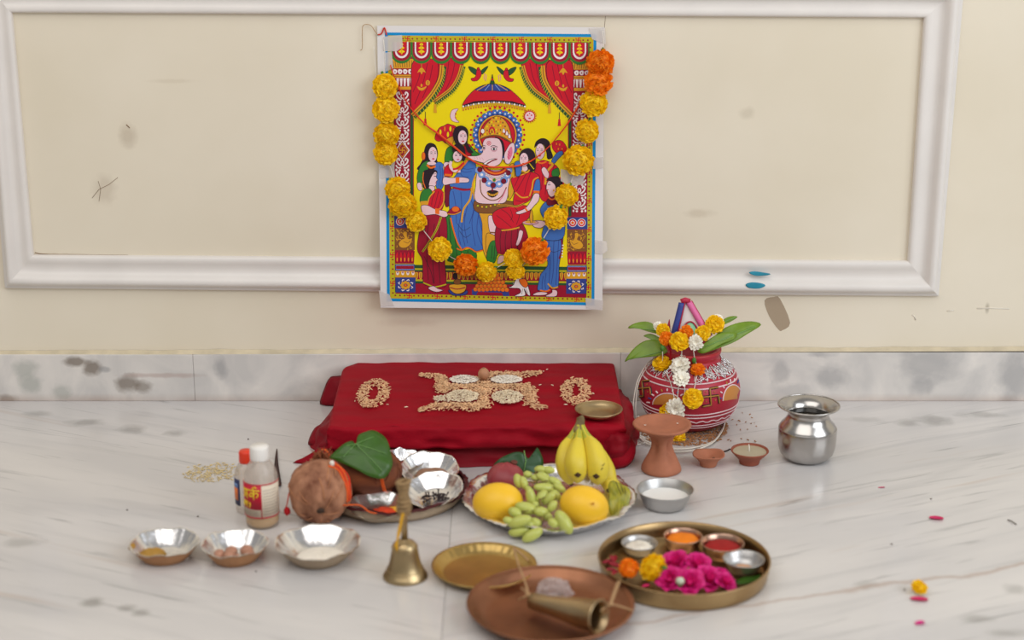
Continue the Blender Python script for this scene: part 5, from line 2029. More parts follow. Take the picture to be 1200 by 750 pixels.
# pyramid lid with painted ribs
apex = at(804, 353, pc.y)
bl, br = at(783, 397, pc.y - .012), at(832, 394, pc.y - .006)
bm_ = at(790, 401, pc.y - .030)
bk = Vector((pc.x + .01, pc.y + .028, bl.z))
lid = thing('painted_pyramid', 'white painted pyramid with blue and pink ribs on top of the painted pot', 'lid', Vector((pc.x, pc.y, bl.z)))
r_ = [at(784, 398, pc.y - .016), at(830, 396, pc.y - .016), at(822, 394, pc.y + .026), at(784, 394, pc.y + .02)]
ap2 = [at(796, 354, pc.y - .001), at(809, 354, pc.y - .001), at(807, 353, pc.y + .006), at(798, 353, pc.y + .006)]
V, F = ap2 + r_, [(0, 1, 2, 3), (0, 4, 5, 1), (1, 5, 6, 2), (2, 6, 7, 3), (3, 7, 4, 0), (4, 7, 6, 5)]
bevel_obj(add('pyramid', V, F, mat('white_lid_paint', rgb(226, 216, 212), .5), lid, smooth=False), .002, 3)
V, F = tube(smooth_path([at(799, 355, pc.y - .003), at(794, 375, pc.y - .010), at(788, 399, pc.y - .017)]), .0050, 10)
add('blue_rib', V, F, M_BLPAINT, lid)
V, F = tube(smooth_path([at(807, 354, pc.y - .001), at(818, 373, pc.y - .009), at(831, 395, pc.y - .016)]), .0050, 10)
V2, F2 = tube([at(798, 353.5, pc.y - .003), at(803, 351.5, pc.y - .003), at(808, 353, pc.y - .002)], .0042, 10)
add('red_cap', V2, F2, mat('red_cap_paint', rgb(186, 40, 70), .5), lid)
add('pink_rib', V, F, mat('pink_paint', rgb(222, 108, 160), .45), lid)
V, F = tube(smooth_path([at(810, 352.5, pc.y - .0005), at(821.4, 372, pc.y - .0085), at(834, 393, pc.y - .0155)]), .0016, 8)
add('red_edge', V, F, mat('red_edge_paint', rgb(170, 30, 60), .5), lid)
V, F = tube(smooth_path([at(803, 352.5, pc.y - .004), at(798, 375, pc.y - .0125), at(792.5, 399, pc.y - .0205)]), .0013, 8)
add('red_edge', V, F, bpy.data.materials['red_edge_paint'], lid)
arch = [(801, 397), (801, 386), (804, 379.5), (808.5, 377), (813, 379), (817, 385), (819, 396)]
def onface(x, y, lift):
    n = (r_[0] - apex).cross(r_[1] - apex).normalized()
    if n.y > 0:
        n = -n
    return pl(x, y, apex + n * (.0022 + lift), n)
W = [onface(x, y, .0003) for x, y in arch]
V = W + [w + Vector((0, .0025, 0)) for w in W]
n = len(W)
add('green_arch', V, [tuple(range(n))] + [(i, (i + 1) % n, (i + 1) % n + n, i + n) for i in range(n)], mat('mint_paint', rgb(142, 206, 160), .5), lid)
V, F = tube(smooth_path([onface(x, y, .0008) for x, y in arch]), .0012, 8)
add('arch_outline', V, F, bpy.data.materials['red_edge_paint'], lid)
V, F = tube([at(783, 388, pc.y - .004), at(784.5, 374.5, pc.y - .002)], [.004, .0006], 10)
add('red_peak', V, F, bpy.data.materials['red_edge_paint'], lid)

# mango leaves stuck in the pot's mouth
ML_LAB = ['mango leaf pointing left, uppermost on the left side of the painted pot', 'short narrow mango leaf between the two larger left ones on the pot',
          'large drooping mango leaf, lowest on the left of the painted pot', 'longest mango leaf, reaching from the pot towards the tape scrap',
          'paler mango leaf lying in front of the longest one on the pot', 'small curled mango leaf behind the yellow marigolds right of the lid']
for lab, (ol, ct, Y, n_) in zip(ML_LAB, (([(735.5, 383.5), (744, 378.5), (756, 376.5), (766, 380), (776, 388), (780, 396), (771, 391), (758, 388), (746, 384.5)], (757, 382), -.004, (-.25, -1, .9)),
                      ([(754, 393.5), (762, 391), (772, 395), (779, 404), (771, 402), (762, 397)], (766, 396), -.012, (-.2, -1, .6)),
                      ([(731.5, 423), (740, 411), (750, 402), (762, 398), (774, 400), (782, 410), (776, 415), (762, 418), (748, 419.5), (739, 420)], (757, 408), -.022, (-.2, -1, .7)),
                      ([(893.5, 379), (882, 375.5), (868, 377), (850, 384), (838, 393), (828, 406), (826, 412), (838, 409), (858, 402), (876, 391)], (855, 392), -.018, (.2, -1, .8)),
                      ([(864.5, 390), (852, 389), (840, 392), (828, 400), (818, 410), (823, 414), (832, 411), (846, 403), (862, 396)], (840, 401), -.036, (.15, -1, .5)),
                      ([(865, 370.5), (856, 370.5), (848, 374), (842, 380), (838, 388), (848, 381), (856, 377)], (850, 377), .012, (.2, -1, .9)))):
    P0 = at(ct[0], ct[1], pc.y + Y)
    lf = thing('mango_leaf', lab, 'leaf', P0, 'mango leaves in the painted pot')
    leaf('leaf_blade', ol, ct, P0, n_, M_LEAF2, lf, curl=.12, wave=.02)
    tip, bs = ol[0], ol[len(ol) // 2 + (0 if len(ol) % 2 else 0)]
    nn = Vector(n_).normalized()
    V, F = tube([pl(tip[0] + (bs[0] - tip[0]) * f, tip[1] + (bs[1] - tip[1]) * f, P0 + nn * .0006, nn) for f in (.12, .35, .6, .9)], .0006, 5)
    v_ = add('midrib', V, F, M_VEIN, lf)

# flower garland hung on the pot
kg = thing('pot_garland', 'short strings of marigolds and white flowers hung over the mouth of the painted pot', 'garland', at(800, 420, pc.y - .05))
kf = [(777, 387, 8.5, 'ys', -.030), (781, 397, 9, 'os', -.040), (796, 400, 12, 'ys', -.046), (804.5, 389, 8.5, 'os', -.034), (823.5, 390.5, 9.5, 'ys', -.034), (838, 380, 12, 'ys', -.012),
      (842, 373.5, 6, 'w', .0), (771, 382, 6, 'w', -.012), (815.5, 401, 9.5, 'w', -.050), (778, 429.5, 12, 'ys', None), (798, 432, 12.5, 'w', None), (799, 446, 10.5, 'w', None),
      (817, 435.5, 9, 'os', None), (811.5, 466, 12.5, 'ys', None), (793, 476, 13, 'w', None), (786, 481, 12, 'ys', None), (795, 512, 9, 'ys', None)]
for i, (x, y, r, c, dy) in enumerate(kf):
    s = mpp(at(x, y, pc.y - .05))
    rr = r * s
    if dy is None:
        q = hit(min(max(x, 752), 860), min(y, 500), 0)
        nrm = bvh.find_nearest(q)[1]
        if nrm.dot(CAM - q) < 0:
            nrm = -nrm
        p = q + nrm * (rr * .5)
        if y > 500:
            p = fl(x, y, .006)
            nrm = Vector((0, -.6, 1))
    else:
        p = at(x, y, pc.y + dy - .004)
        nrm = Vector((0, -1, .35))
    nrm = (nrm + Vector((R.uniform(-.3, .3), R.uniform(-.2, 0), R.uniform(-.2, .4)))).normalized()
    me = {'ys': MG_YS, 'os': MG_OS, 'w': WH}[c][i % 2]
    o = inst('white_flower' if c == 'w' else 'marigold', me, kg, p, rot_to(nrm, i), (rr, rr, rr * (.85 if c == 'w' else .75)))
for pts in ([(776, 405), (776.5, 418), (777, 428)], [(799, 404), (798.5, 420), (798, 430), (796, 448), (794, 474)], [(812, 406), (814, 420), (817, 434), (815, 448), (811.5, 464)],
            [(799, 447), (803, 456), (800, 470)], [(781, 436), (787, 450), (791, 466)]):
    V, F = tube(smooth_path([(hit(x, y, .004) if y > 424 else at(x, y, pc.y - .048)) for x, y in pts]), .0007, 5)
    add('string', V, F, M_THREAD, kg)
for x, y in ((776, 408), (813.5, 422.5)):
    V, F = ellipsoid(at(x, y, pc.y - .05), (.0035, .0035, .005))
    add('green_bud', V, F, M_CALYX, kg)
V, F = tube(smooth_path([at(783, 404, pc.y - .046), at(786, 412, pc.y - .047), at(785, 422, pc.y - .046)]), .0014, 6)
add('red_ribbon', V, F, M_RED, kg)

# grain bed and cotton thread ring under the pot
pts = []
for _ in range(2200):
    a, rr = R.uniform(0, 2 * PI), math.sqrt(R.random())
    k = 1 + .12 * nz3(math.cos(a) * 2, math.sin(a) * 2, 1)
    xx, yy = 800 + 54 * rr * math.cos(a) * k, 502 + 21 * rr * math.sin(a) * k
    if math.hypot(xx - 806.5, (yy - 496) / .36) < 33:
        continue
    p = fl(xx, yy, 0)
    p.z = .0012 + R.random() * .0035 * (1 - rr)
    pts.append(p)
for _ in range(26):
    p = fl(R.uniform(845, 890), R.uniform(480, 520), 0)
    p.z = .001
    pts.append(p)
V, F = grains(pts, .0052)
tag(add('grain_bed', V, F, M_SEED, None, smooth=False, loc=fl(800, 502)), 'bed of brown grains spread under the painted pot', 'grain', kind='stuff')
ct = thing('cotton_thread', 'loose white cotton thread looped from the pot neck round its grain bed', 'thread', fl(748, 512))
loop = [(746, 497), (747, 508), (757, 517), (772, 523), (792, 527), (815, 525), (835, 517), (845, 505), (850, 492)]
for k in range(3):
    P_ = [fl(x + R.uniform(-1, 1), y + R.uniform(-1, 1) + k, .0022 + .001 * k) for x, y in loop]
    V, F = tube(smooth_path(P_), .0011, 6)
    add('ground_loop', V, F, M_THREAD, ct)
for dx in (0, 3):
    P_ = [at(771 + dx * .3, 416, pc.y - .01), at(757 + dx, 428, pc.y - .012), at(746.5 + dx * .7, 448, pc.y - .02), at(742 + dx, 475, pc.y - .03), at(743 + dx, 494, pc.y - .035), fl(747 + dx, 509, .002)]
    V, F = tube(smooth_path(P_), .0008, 6)
    add('hanging_strand', V, F, M_THREAD, ct)
g = G()
for _ in range(60):
    x, y = R.uniform(738, 765), R.uniform(505, 522)
    p = fl(x, y, .002)
    V, F = tube([p, p + Vector((R.uniform(-.008, .008), R.uniform(-.006, .006), R.uniform(0, .004)))], .0006, 4)
    g.add(V, F)
o = add('frayed_fluff', g.V, g.F, M_THREAD, ct)
o['kind'] = 'stuff'

# ================================================================== FOIL BOWLS
def foil_bowl(label, px, py, rx, hgt, rb, kraft, z=0.0, tilt=None, n=96, parent_group='silver foil bowls', flutes=24, tc=(0, 0)):
    """py = centre of the base on level z; rx rim radius px; hgt rim height px; rb base radius px"""
    p, s, v = place(px, py, z)
    t = thing('foil_bowl', label, 'bowl', p, parent_group)
    ro, rbm, h = rx * s, rb * s, hgt * v
    sd = px * .37

    def wob(k, a, r, zz):
        fl_ = .006 * math.cos(flutes * a) * (1 if 0 < zz / h else 0)
        return r * (1 + fl_ * (.4 + .6 * min(1, max(0, zz) / h)) + .012 * math.sin(3 * a + sd)), zz + (.0012 * math.sin(5 * a + sd) + .0008 * math.sin(11 * a)) * max(0, zz / h)
    inner = [(0, .0010), (rbm * .85, .0010), (rbm, .0022), (rbm + (ro - rbm) * .45, h * .5), (ro * .94, h * .93), (ro * .97, h), (ro, h * .985)]
    outer = [(0, 0), (rbm * .9, 0), (rbm * 1.04, .0008), (rbm * 1.04 + (ro - rbm) * .45, h * .48), (ro * .955, h * .90), (ro, h * .965)]
    M = Matrix.Identity(3) if tilt is None else Matrix.Rotation(tilt[0], 3, 'X') @ Matrix.Rotation(tilt[1], 3, 'Y')
    for nm, pr_, m in (('foil_lining', inner, M_FOIL), ('card_shell', outer, kraft)):
        V, F = lathe(pr_, (0, 0, 0), n, wob)
        add(nm, [p + M @ x for x in V], F, m, t)
    return t, p, s, v, M, h, ro


def heap(name, label, cat, kind, p, M, z0, rx, ry, h, m, cx=0, cy=0, seed=0, rough=.25, extra=None):
    """a heap of something lying in a bowl: a thing of its own"""
    V, F = ellipsoid((0, 0, 0), (rx, ry, h), nu=22, nv=10, disp=lambda q: 1 + rough * nz3(q.x * 2.5 + seed, q.y * 2.5, q.z * 2.5))
    V = [p + M @ (q * 1.0 + Vector((cx, cy, z0))) if q.z > -h * .25 else p + M @ Vector((q.x + cx, q.y + cy, z0 - .0002)) for q in V]
    g = G().add(V, F)
    if extra:
        g.add(*extra)
    return tag(add(name, g.V, g.F, m, None, loc=p), label, cat, kind=kind)


M_TURM = mat('turmeric_paste', rgb(168, 126, 50), .6, var=.12, vscale=80)
M_BETEL = mat('betel_nuts', rgb(176, 128, 104), .6, var=.2, vscale=70)
t, p, s, v, M, h, ro = foil_bowl('silver lined foil bowl holding a lump of turmeric, leftmost on the floor', 194, 653, 41, 18, 25, M_KRAFT)
heap('turmeric_lump', 'ochre lump of turmeric paste in the leftmost foil bowl', 'turmeric', None, p, M, .006, 15 * s, 10 * s, .008, M_TURM, -14 * s, -3 * s, 1)
heap('turmeric_smear', 'small ochre smear on the left rim of the leftmost foil bowl', 'turmeric', None, p, M, h * .8, 4 * s, 8 * s, .004, M_TURM, -37 * s, -6 * s, 2)
heap('pale_grains', 'few whitish grains beside the turmeric in the leftmost foil bowl', 'rice', 'stuff', p, M, .0012, 15 * s, 9 * s, .003, M_WRICE, 12 * s, -5 * s, 3)
t, p, s, v, M, h, ro = foil_bowl('silver lined foil bowl holding brown betel nuts, second from left', 276, 655, 39.5, 19, 24, M_KRAFT)
NUT_LABELS = ['brown betel nut at the left end of the second foil bowl', 'rear middle betel nut in the second foil bowl', 'front middle betel nut in the second foil bowl',
              'rear right betel nut in the second foil bowl', 'front betel nut at the right end of the second foil bowl', 'smallest betel nut, at the front of the second foil bowl']
for k, (dx, dy, r) in enumerate(((-18, -2, 6.5), (-5, 3, 7.5), (-6, -6, 7), (13, 4, 8), (17, -5, 7), (4, -9, 5))):
    V, F = ellipsoid((0, 0, 0), (r * s, r * s, r * s * .85), nu=14, nv=10, disp=lambda q: 1 + .08 * nz3(q.x * 3, q.y * 3, q.z * 3 + k))
    c = p + Vector((dx * s, dy * s, .0025 + r * s * .8))
    tag(add('betel_nut', [c + q for q in V], F, M_BETEL, None, loc=c), NUT_LABELS[k], 'nut', 'betel nuts in the second foil bowl')
heap('camphor_bit', 'white lump among the betel nuts in the second foil bowl', 'camphor', None, p, M, .005, 4 * s, 4 * s, .006, M_THREAD, 7 * s, -12 * s, 5)
t, p, s, v, M, h, ro = foil_bowl('larger silver lined foil bowl of white rice, before the hairy coconut', 373, 654.5, 50, 20, 30, M_KRAFT2)
pts = []
for _ in range(420):
    a, r = R.uniform(0, 2 * PI), math.sqrt(R.random())
    pts.append(p + Vector((4 * s + 28 * s * r * math.cos(a), 25 * s * r * math.sin(a), .0085 - .006 * r * r)))
heap('rice_bed', 'white rice lying in the largest of the three floor foil bowls', 'rice', 'stuff', p, M, .002, 29 * s, 26 * s, .007, M_WRICE, 4 * s, 0, 4, .1, grains(pts, .0055))

# ================================================================== LEFT FOIL PLATE WITH COCONUTS
def foil_plate(name, label, px, py, rx, hgt, rb, shell, sides=0, rim=M_FOIL, seed=0, flutes=40):
    p, s, v = place(px, py)
    t = thing(name, label, 'plate', p)
    ro, rbm, h = rx * s, rb * s, hgt * v

    def wob(k, a, r, zz):
        f = max(0, zz) / h
        poly = 1 + (.022 * math.cos(sides * a + seed) if sides else 0) * f
        return r * poly * (1 + .010 * math.cos(flutes * a) * f), zz + (.0016 * math.sin(6 * a + seed) + .0010 * math.sin(13 * a)) * f
    inner = [(0, .0012), (rbm * .9, .0012), (rbm, .0024), (rbm + (ro - rbm) * .4, h * .6), (rbm + (ro - rbm) * .58, h * .92), (ro * .94, h * 1.02), (ro * .985, h * 1.0), (ro, h * .94)]
    outer = [(0, 0), (rbm * .93, 0), (rbm * 1.03, .0006), (rbm * 1.03 + (ro - rbm) * .5, h * .5), (ro * .94, h * .86), (ro, h * .93)]
    V, F = lathe(inner, p, 160, wob)
    add('foil_lining', V, F, rim, t)
    V, F = lathe(outer, p, 160, wob)
    add('card_shell', V, F, shell, t)
    return t, p, s, v, h


M_MAROON = mat('dark_maroon_foil', (.10, .025, .03, 1), .3, .6)
plateL, pL, sL, vL, hL = foil_plate('offering_plate', 'shallow card offering plate carrying two coconuts and foil bowls', 461, 581, 88, 15, 76, M_KRAFT2, rim=M_MAROON, seed=1)
M_COIR = mat('coconut_husk', rgb(112, 64, 42), .8, col2=rgb(190, 136, 104), vscale=55, bump=.7, bscale=55, stretch=(1, 1, .6))
M_COIR2 = mat('reddish_husk', rgb(138, 74, 40), .75, col2=rgb(92, 46, 26), vscale=55, bump=.45, bscale=60, stretch=(.3, 1, 1))


def fibres(name, ell, n, m, t, ln):
    """loose husk fibres lying on an ellipsoid (centre, axes, rotation)"""
    c, ax, Mr = ell
    g = G()
    for i in range(n):
        ph = R.uniform(-1.2, 1.3)
        th_ = R.uniform(0, 2 * PI)
        pts = []
        dth = R.uniform(-.3, .3)
        for k in range(4):
            a = ph + ln * (k - 1.5) / 3
            b = th_ + dth * k / 3
            q = Vector((math.cos(a) * math.cos(b), math.cos(a) * math.sin(b), math.sin(a)))
            lift = 1.006 + (.01 * R.random())
            pts.append(c + Mr @ Vector((q.x * ax[0] * lift, q.y * ax[1] * lift, q.z * ax[2] * lift)))
        V, F = tube(pts, R.uniform(.0004, .0009), 4)
        g.add(V, F)
    o = add(name, g.V, g.F, m, t)
    o['kind'] = 'stuff'
    return o


# front coconut: its eye end faces us
cx0 = fl(375, 608, 0)
s = mpp(cx0)
r1 = 36.5 * s
C1 = fl(375, 575, r1)
t = thing('coconut', 'brown husked coconut with a dark sunken eye facing forward, tied with orange thread', 'coconut', Vector((C1.x, C1.y, C1.z - r1)), 'coconuts on the card plate')
Mc = Vector((.12, -.9, -.35)).normalized().to_track_quat('Z', 'Y').to_matrix()


def husk(q):
    a = math.atan2(q.y, q.x)
    dent = -.16 * math.exp(-((1 - q.z) / .05))
    return 1 + .035 * math.cos(3 * a) * (1 - abs(q.z)) + .05 * nz3(q.x * 1.6, q.y * 1.6, q.z * 1.6) + .028 * nz3(q.x * 6, q.y * 6, q.z * 4) + .012 * nz3(q.x * 14, q.y * 14, q.z * 8) + dent


V, F = ellipsoid((0, 0, 0), (r1, r1 * 1.02, r1 * 1.05), nu=48, nv=32, disp=husk)
V0, F0 = V, F
add('husk', [C1 + Mc @ q for q in V], F, M_COIR, t)
q = C1 + Mc @ Vector((0, 0, r1 * .90))
V, F = ellipsoid((0, 0, 0), (.0062, .0048, .002), nu=14, nv=8, disp=lambda q: 1 + .3 * nz3(q.x * 2, q.y * 2, q.z))
add('dark_eye', [q + Mc @ x for x in V], F, mat('dark_eye', rgb(74, 58, 48), .95, var=.4, vscale=300), t)
fibres('husk_fibres', (C1, (r1, r1 * 1.02, r1 * 1.05), Mc), 45, mat('husk_fibre', rgb(186, 128, 90), .85), t, .7)
# tuft of fibre on top
g = G()
for i in range(26):
    a = R.uniform(0, 2 * PI)
    b = C1 + Vector((.002 + .008 * math.cos(a), .006 * math.sin(a) + .012, r1 * .93))
    V, F = tube([b, b + Vector((R.uniform(-.004, .004), 0, .006)), b + Vector((R.uniform(-.010, .008), R.uniform(-.004, .004), R.uniform(.010, .018)))], [.0016, .0012, .0004], 5)
    g.add(V, F)
add('top_tuft', g.V, g.F, M_COIR2, t)
# orange thread round its right side
cb = BVHTree.FromPolygons([C1 + Mc @ q for q in V0], F0)
for k in range(4):
    pts = []
    for x, y in ((390, 542), (399, 546), (406, 556), (410, 570), (410.5, 584), (408, 597), (403, 606)):
        h, nrm, ii, dd = cb.ray_cast(CAM, ray(x - 1.6 * k + .8 * math.sin(y + k), y + 1.5 * k))
        if h is not None:
            pts.append(h + nrm * .0010)
    V, F = tube(smooth_path(pts, 4), .0014, 6)
    add('orange_thread', V, F, M_OTHREAD if k % 2 else M_RTHREAD, t)
tl = [C1 + Vector((r1 * .72, -r1 * .6, -r1 * .25)), at(421, 592, C1.y - .03), at(433, 600, C1.y - .04), fl(446, 602, .012)]
V, F = tube(smooth_path(tl), .0010, 6)
add('thread_end', V, F, M_OTHREAD, t)
tl = [C1 + Vector((-r1 * .95, -r1 * .3, .002)), at(336.5, 590, C1.y - .012), at(334.5, 596, C1.y - .012)]
V, F = tube(smooth_path(tl), .0009, 6)
add('thread_end', V, F, M_RTHREAD, t)
V, F = ellipsoid(at(336.5, 599, C1.y - .012), (.0045, .0035, .0060), disp=lambda q: 1 + .25 * nz3(q.x * 3, q.y * 3, q.z * 2))
add('red_tassel', V, F, mat('red_tassel', rgb(196, 26, 34), .8), t)
V, F = ellipsoid(at(389, 543, C1.y - .006), (.0035, .0035, .0042))
add('white_bead', V, F, M_THREAD, t)

# rear coconut, lying on its side under the leaf
C2 = fl(428, 553, .040)
Mr = Matrix.Rotation(math.radians(-8), 3, 'Z') @ Matrix.Rotation(math.radians(-6), 3, 'Y')
ax2 = (.053, .036, .0365)
t = thing('coconut', 'reddish brown coconut lying on its side beneath the heart-shaped leaf', 'coconut', Vector((C2.x, C2.y, C2.z - .04)), 'coconuts on the card plate')
V, F = ellipsoid((0, 0, 0), ax2, nu=48, nv=28, disp=lambda q: 1 + .03 * nz3(q.x * 2, q.y * 2, q.z * 2) + .02 * nz3(q.x * 3, q.y * 9, q.z * 9))
add('husk', [C2 + Mr @ q for q in V], F, M_COIR2, t)
fibres('husk_fibres', (C2, ax2, Mr), 40, M_COIR2, t, .5)
for k in range(3):
    pts = [C2 + Mr @ Vector((ax2[0] * (.55 + .03 * k), ax2[1] * .86 * math.cos(a), ax2[2] * .86 * math.sin(a))) for a in [PI * 2 * i / 20 for i in range(20)]]
    V, F = tube(pts, .0009, 6, True)
    add('orange_thread', V, F, M_OTHREAD, t)
pts = [C2 + Mr @ Vector((-ax2[0] * .75, -ax2[1] * .55, ax2[2] * .55)), at(384, 530, C2.y - .03), at(378, 527, C2.y - .02), at(373, 533, C2.y - .03)]
V, F = tube(smooth_path(pts), .0014, 6)
add('orange_thread', V, F, M_OTHREAD, t)

# heart-shaped leaf on it
Pl = C2 + Vector((-.001, -.022, .044))
nl_ = (.10, -.75, .75)
heart = [(417, 520), (420, 509), (429, 504), (438, 503), (448, 507), (454, 515), (458, 528), (460.5, 540), (458, 549), (452, 557), (446, 559.5), (434, 557), (420, 551), (404, 543), (392, 537), (385.5, 534), (394, 526), (404, 519), (411, 515.5), (414, 517)]
lf = thing('betel_leaf', 'big heart-shaped green leaf resting on the rear coconut', 'leaf', pl(425, 533, Pl, Vector(nl_).normalized()), 'heart-shaped leaves')
leaf('leaf_blade', heart, (425, 532), Pl, nl_, M_LEAF, lf, curl=.14, wave=.03, sub=3)
nn = Vector(nl_).normalized()
Cc = pl(425, 532, Pl, nn)
for e in ((452, 555), (456, 532), (440, 510), (400, 537), (405, 522)):
    pts = []
    for f in (0, .3, .6, .9):
        x, y = 417 + (e[0] - 417) * f, 520 + (e[1] - 520) * f
        q = pl(x, y, Pl, nn)
        d = (q - Cc).length / .05
        pts.append(q - nn * (.14 * .05 * d * d - .0006))
    V, F = tube(smooth_path(pts, 3), .0004, 5)
    add('leaf_vein', V, F, M_VEIN, lf)

# foil bowls on the card plate
zP = .0016
t, p, s, v, M, h, ro = foil_bowl('foil bowl of brown spice at the back of the card plate', 503, 561, 35, 15, 20, M_KRAFT2, .010, (.20, .05), parent_group='foil bowls on the card plate')
heap('brown_spice', 'brown ground spice heaped in the rear foil bowl on the plate', 'spice', 'stuff', p, M, .005, 20 * s, 14 * s, .010, mat('brown_spice', rgb(150, 112, 88), .8, var=.15, vscale=120), 4 * s, 0, 6, .12)
t, p, s, v, M, h, ro = foil_bowl('foil bowl of black cloves on the right edge of the card plate', 509, 585, 36, 14, 21, M_KRAFT2, .010, (.22, -.12), parent_group='foil bowls on the card plate')
M_CLOVE = mat('black_clove', rgb(58, 44, 44), .7, var=.2)
g = G()
for k in range(34):
    a, r = R.uniform(0, 2 * PI), math.sqrt(R.random())
    q = Vector((2 * s + 17 * s * r * math.cos(a), -3 * s + 9 * s * r * math.sin(a), .004 + .004 * R.random()))
    d = Vector((R.uniform(-1, 1), R.uniform(-1, 1), R.uniform(-.2, .4))).normalized() * .0042
    g.add(*tube([p + M @ (q - d), p + M @ q, p + M @ (q + d * .8), p + M @ (q + d)], [.0007, .0009, .0011, .0019], 6))
tag(add('cloves', g.V, g.F, M_CLOVE, None, loc=p), 'black cloves lying in the right foil bowl on the card plate', 'spice', kind='stuff')
t, p, s, v, M, h, ro = foil_bowl('foil bowl of red kumkum and turmeric at the front of the card plate', 444, 603, 37, 12, 22, M_KRAFT2, .004, (.05, 0), parent_group='foil bowls on the card plate')
heap('red_kumkum', 'orange red kumkum heap in the front foil bowl on the plate', 'powder', 'stuff', p, M, .004, 17 * s, 10 * s, .006, mat('orange_red_powder', rgb(206, 60, 22), .8, var=.2, vscale=150), 6 * s, -2 * s, 7, .3)
heap('turmeric_bits', 'yellow turmeric beside the kumkum in the front plate bowl', 'turmeric', 'stuff', p, M, .004, 10 * s, 7 * s, .006, mat('turmeric_bits', rgb(220, 160, 40), .8, var=.2, vscale=150), 20 * s, 3 * s, 8, .3)
t, p, s, v, M, h, ro = foil_bowl('foil bowl mostly hidden between the rear coconut and the spice bowl', 474, 548, 24, 13, 14, M_KRAFT2, .012, (.15, .1), parent_group='foil bowls on the card plate')
heap('dark_seeds', 'dark seeds in the half hidden foil bowl behind the coconut', 'seeds', 'stuff', p, M, .004, 10 * s, 8 * s, .005, M_CLOVE, 0, 0, 9, .3)

# ================================================================== BOTTLES
def bottle(label, px, py, prof, cap, capcol, group, px_w):
    p, pr_ = turned(prof, px, py)
    t = thing('plastic_bottle', label, 'bottle', p, group)
    V, F = lathe(pr_, p, 48)
    add('bottle_body', V, F, M_BOT, t)
    c = turned(cap, px, py)[1]
    V, F = lathe(c, p, 60, lambda k, a, r, z: (r * (1 + (.018 * math.cos(30 * a) if k in (2, 3) else 0)), z))
    add('screw_cap', V, F, capcol, t)
    return t, p


M_BOT = mat('cloudy_plastic', rgb(232, 220, 208), .22, trans=.5, alpha=.5)
M_LIQ = mat('yellow_liquid', rgb(222, 176, 96), .15, trans=.15)
M_LABR = mat('red_label', rgb(196, 22, 52), .5)
M_LABW = mat('cream_label', rgb(226, 212, 190), .55)
M_LABY = mat('label_yellow', rgb(240, 210, 50), .5)
tb, pb = bottle('clear bottle with white cap and red and cream label, half full of yellow liquid', 308, 614,
                [(0, 0), (16, 0), (18.5, 1.5), (19.5, 5), (19.6, 54), (19, 60), (16, 67), (11.5, 72.5), (9.5, 75), (9.3, 78), (0, 78)],
                [(0, 75), (10.8, 75), (11, 76), (11, 88), (10.2, 90), (0, 90)], mat('white_cap', rgb(240, 236, 230), .45), 'plastic bottles', 19)
sb, vb = mpp(pb), vsc(pb)
V, F = lathe([(0, 1.2 * vb), (15.5 * sb, 1.2 * vb), (18.8 * sb, 5 * vb), (19 * sb, 20 * vb), (0, 20 * vb)], pb, 40)
add('yellow_liquid', V, F, M_LIQ, tb)


def lab_pt(u, h, r, p_, s_, v_):
    """u degrees from the direction facing the camera (positive to the right), h px up"""
    a = math.radians(-90 + u)
    return p_ + Vector((math.cos(a) * r, math.sin(a) * r, h * v_))


def lab_patch(nm, u0, u1, h0, h1, m, r, t, p_, s_, v_):
    n = 24
    V = []
    for i in range(n + 1):
        u = u0 + (u1 - u0) * i / n
        V += [lab_pt(u, h0, r, p_, s_, v_), lab_pt(u, h1, r, p_, s_, v_), lab_pt(u, h1, r - .0003, p_, s_, v_), lab_pt(u, h0, r - .0003, p_, s_, v_)]
    F = []
    for i in range(n):
        for k in range(4):
            F.append((i * 4 + k, (i + 1) * 4 + k, (i + 1) * 4 + (k + 1) % 4, i * 4 + (k + 1) % 4))
    F += [(0, 1, 2, 3), (n * 4 + 3, n * 4 + 2, n * 4 + 1, n * 4)]
    return add(nm, V, F, m, t)


rl = 19.6 * sb + .0006
lab = lab_patch('label', -100, 96, 14, 53, M_LABW, rl, tb, pb, sb, vb)
lab_patch('red_panel', -100, 8, 24, 51.5, M_LABR, rl + .0003, tb, pb, sb, vb)
for h0, h1 in ((14, 15.2), (51.6, 53)):
    lab_patch('red_border', -100, 96, h0, h1, M_LABR, rl + .0003, tb, pb, sb, vb)
lab_patch('red_divider', 6, 9, 14, 53, M_LABR, rl + .0004, tb, pb, sb, vb)


def letters(strokes, w, m, nm, r, p_, s_, v_, t, x0, y0, sx, sy):
    g = G()
    for st in strokes:
        pts = smooth_path([(x, y, 0) for x, y in st], 3) if len(st) > 2 else [Vector((x, y, 0)) for x, y in st]
        if len(pts) == 2:
            pts = [pts[0].lerp(pts[1], k / 4) for k in range(5)]
        W = [lab_pt(x0 + q.x * sx, y0 + q.y * sy, r, p_, s_, v_) for q in pts]
        V, F = tube(W, w, 6)
        g.add(V, F)
    return add(nm, g.V, g.F, m, t)


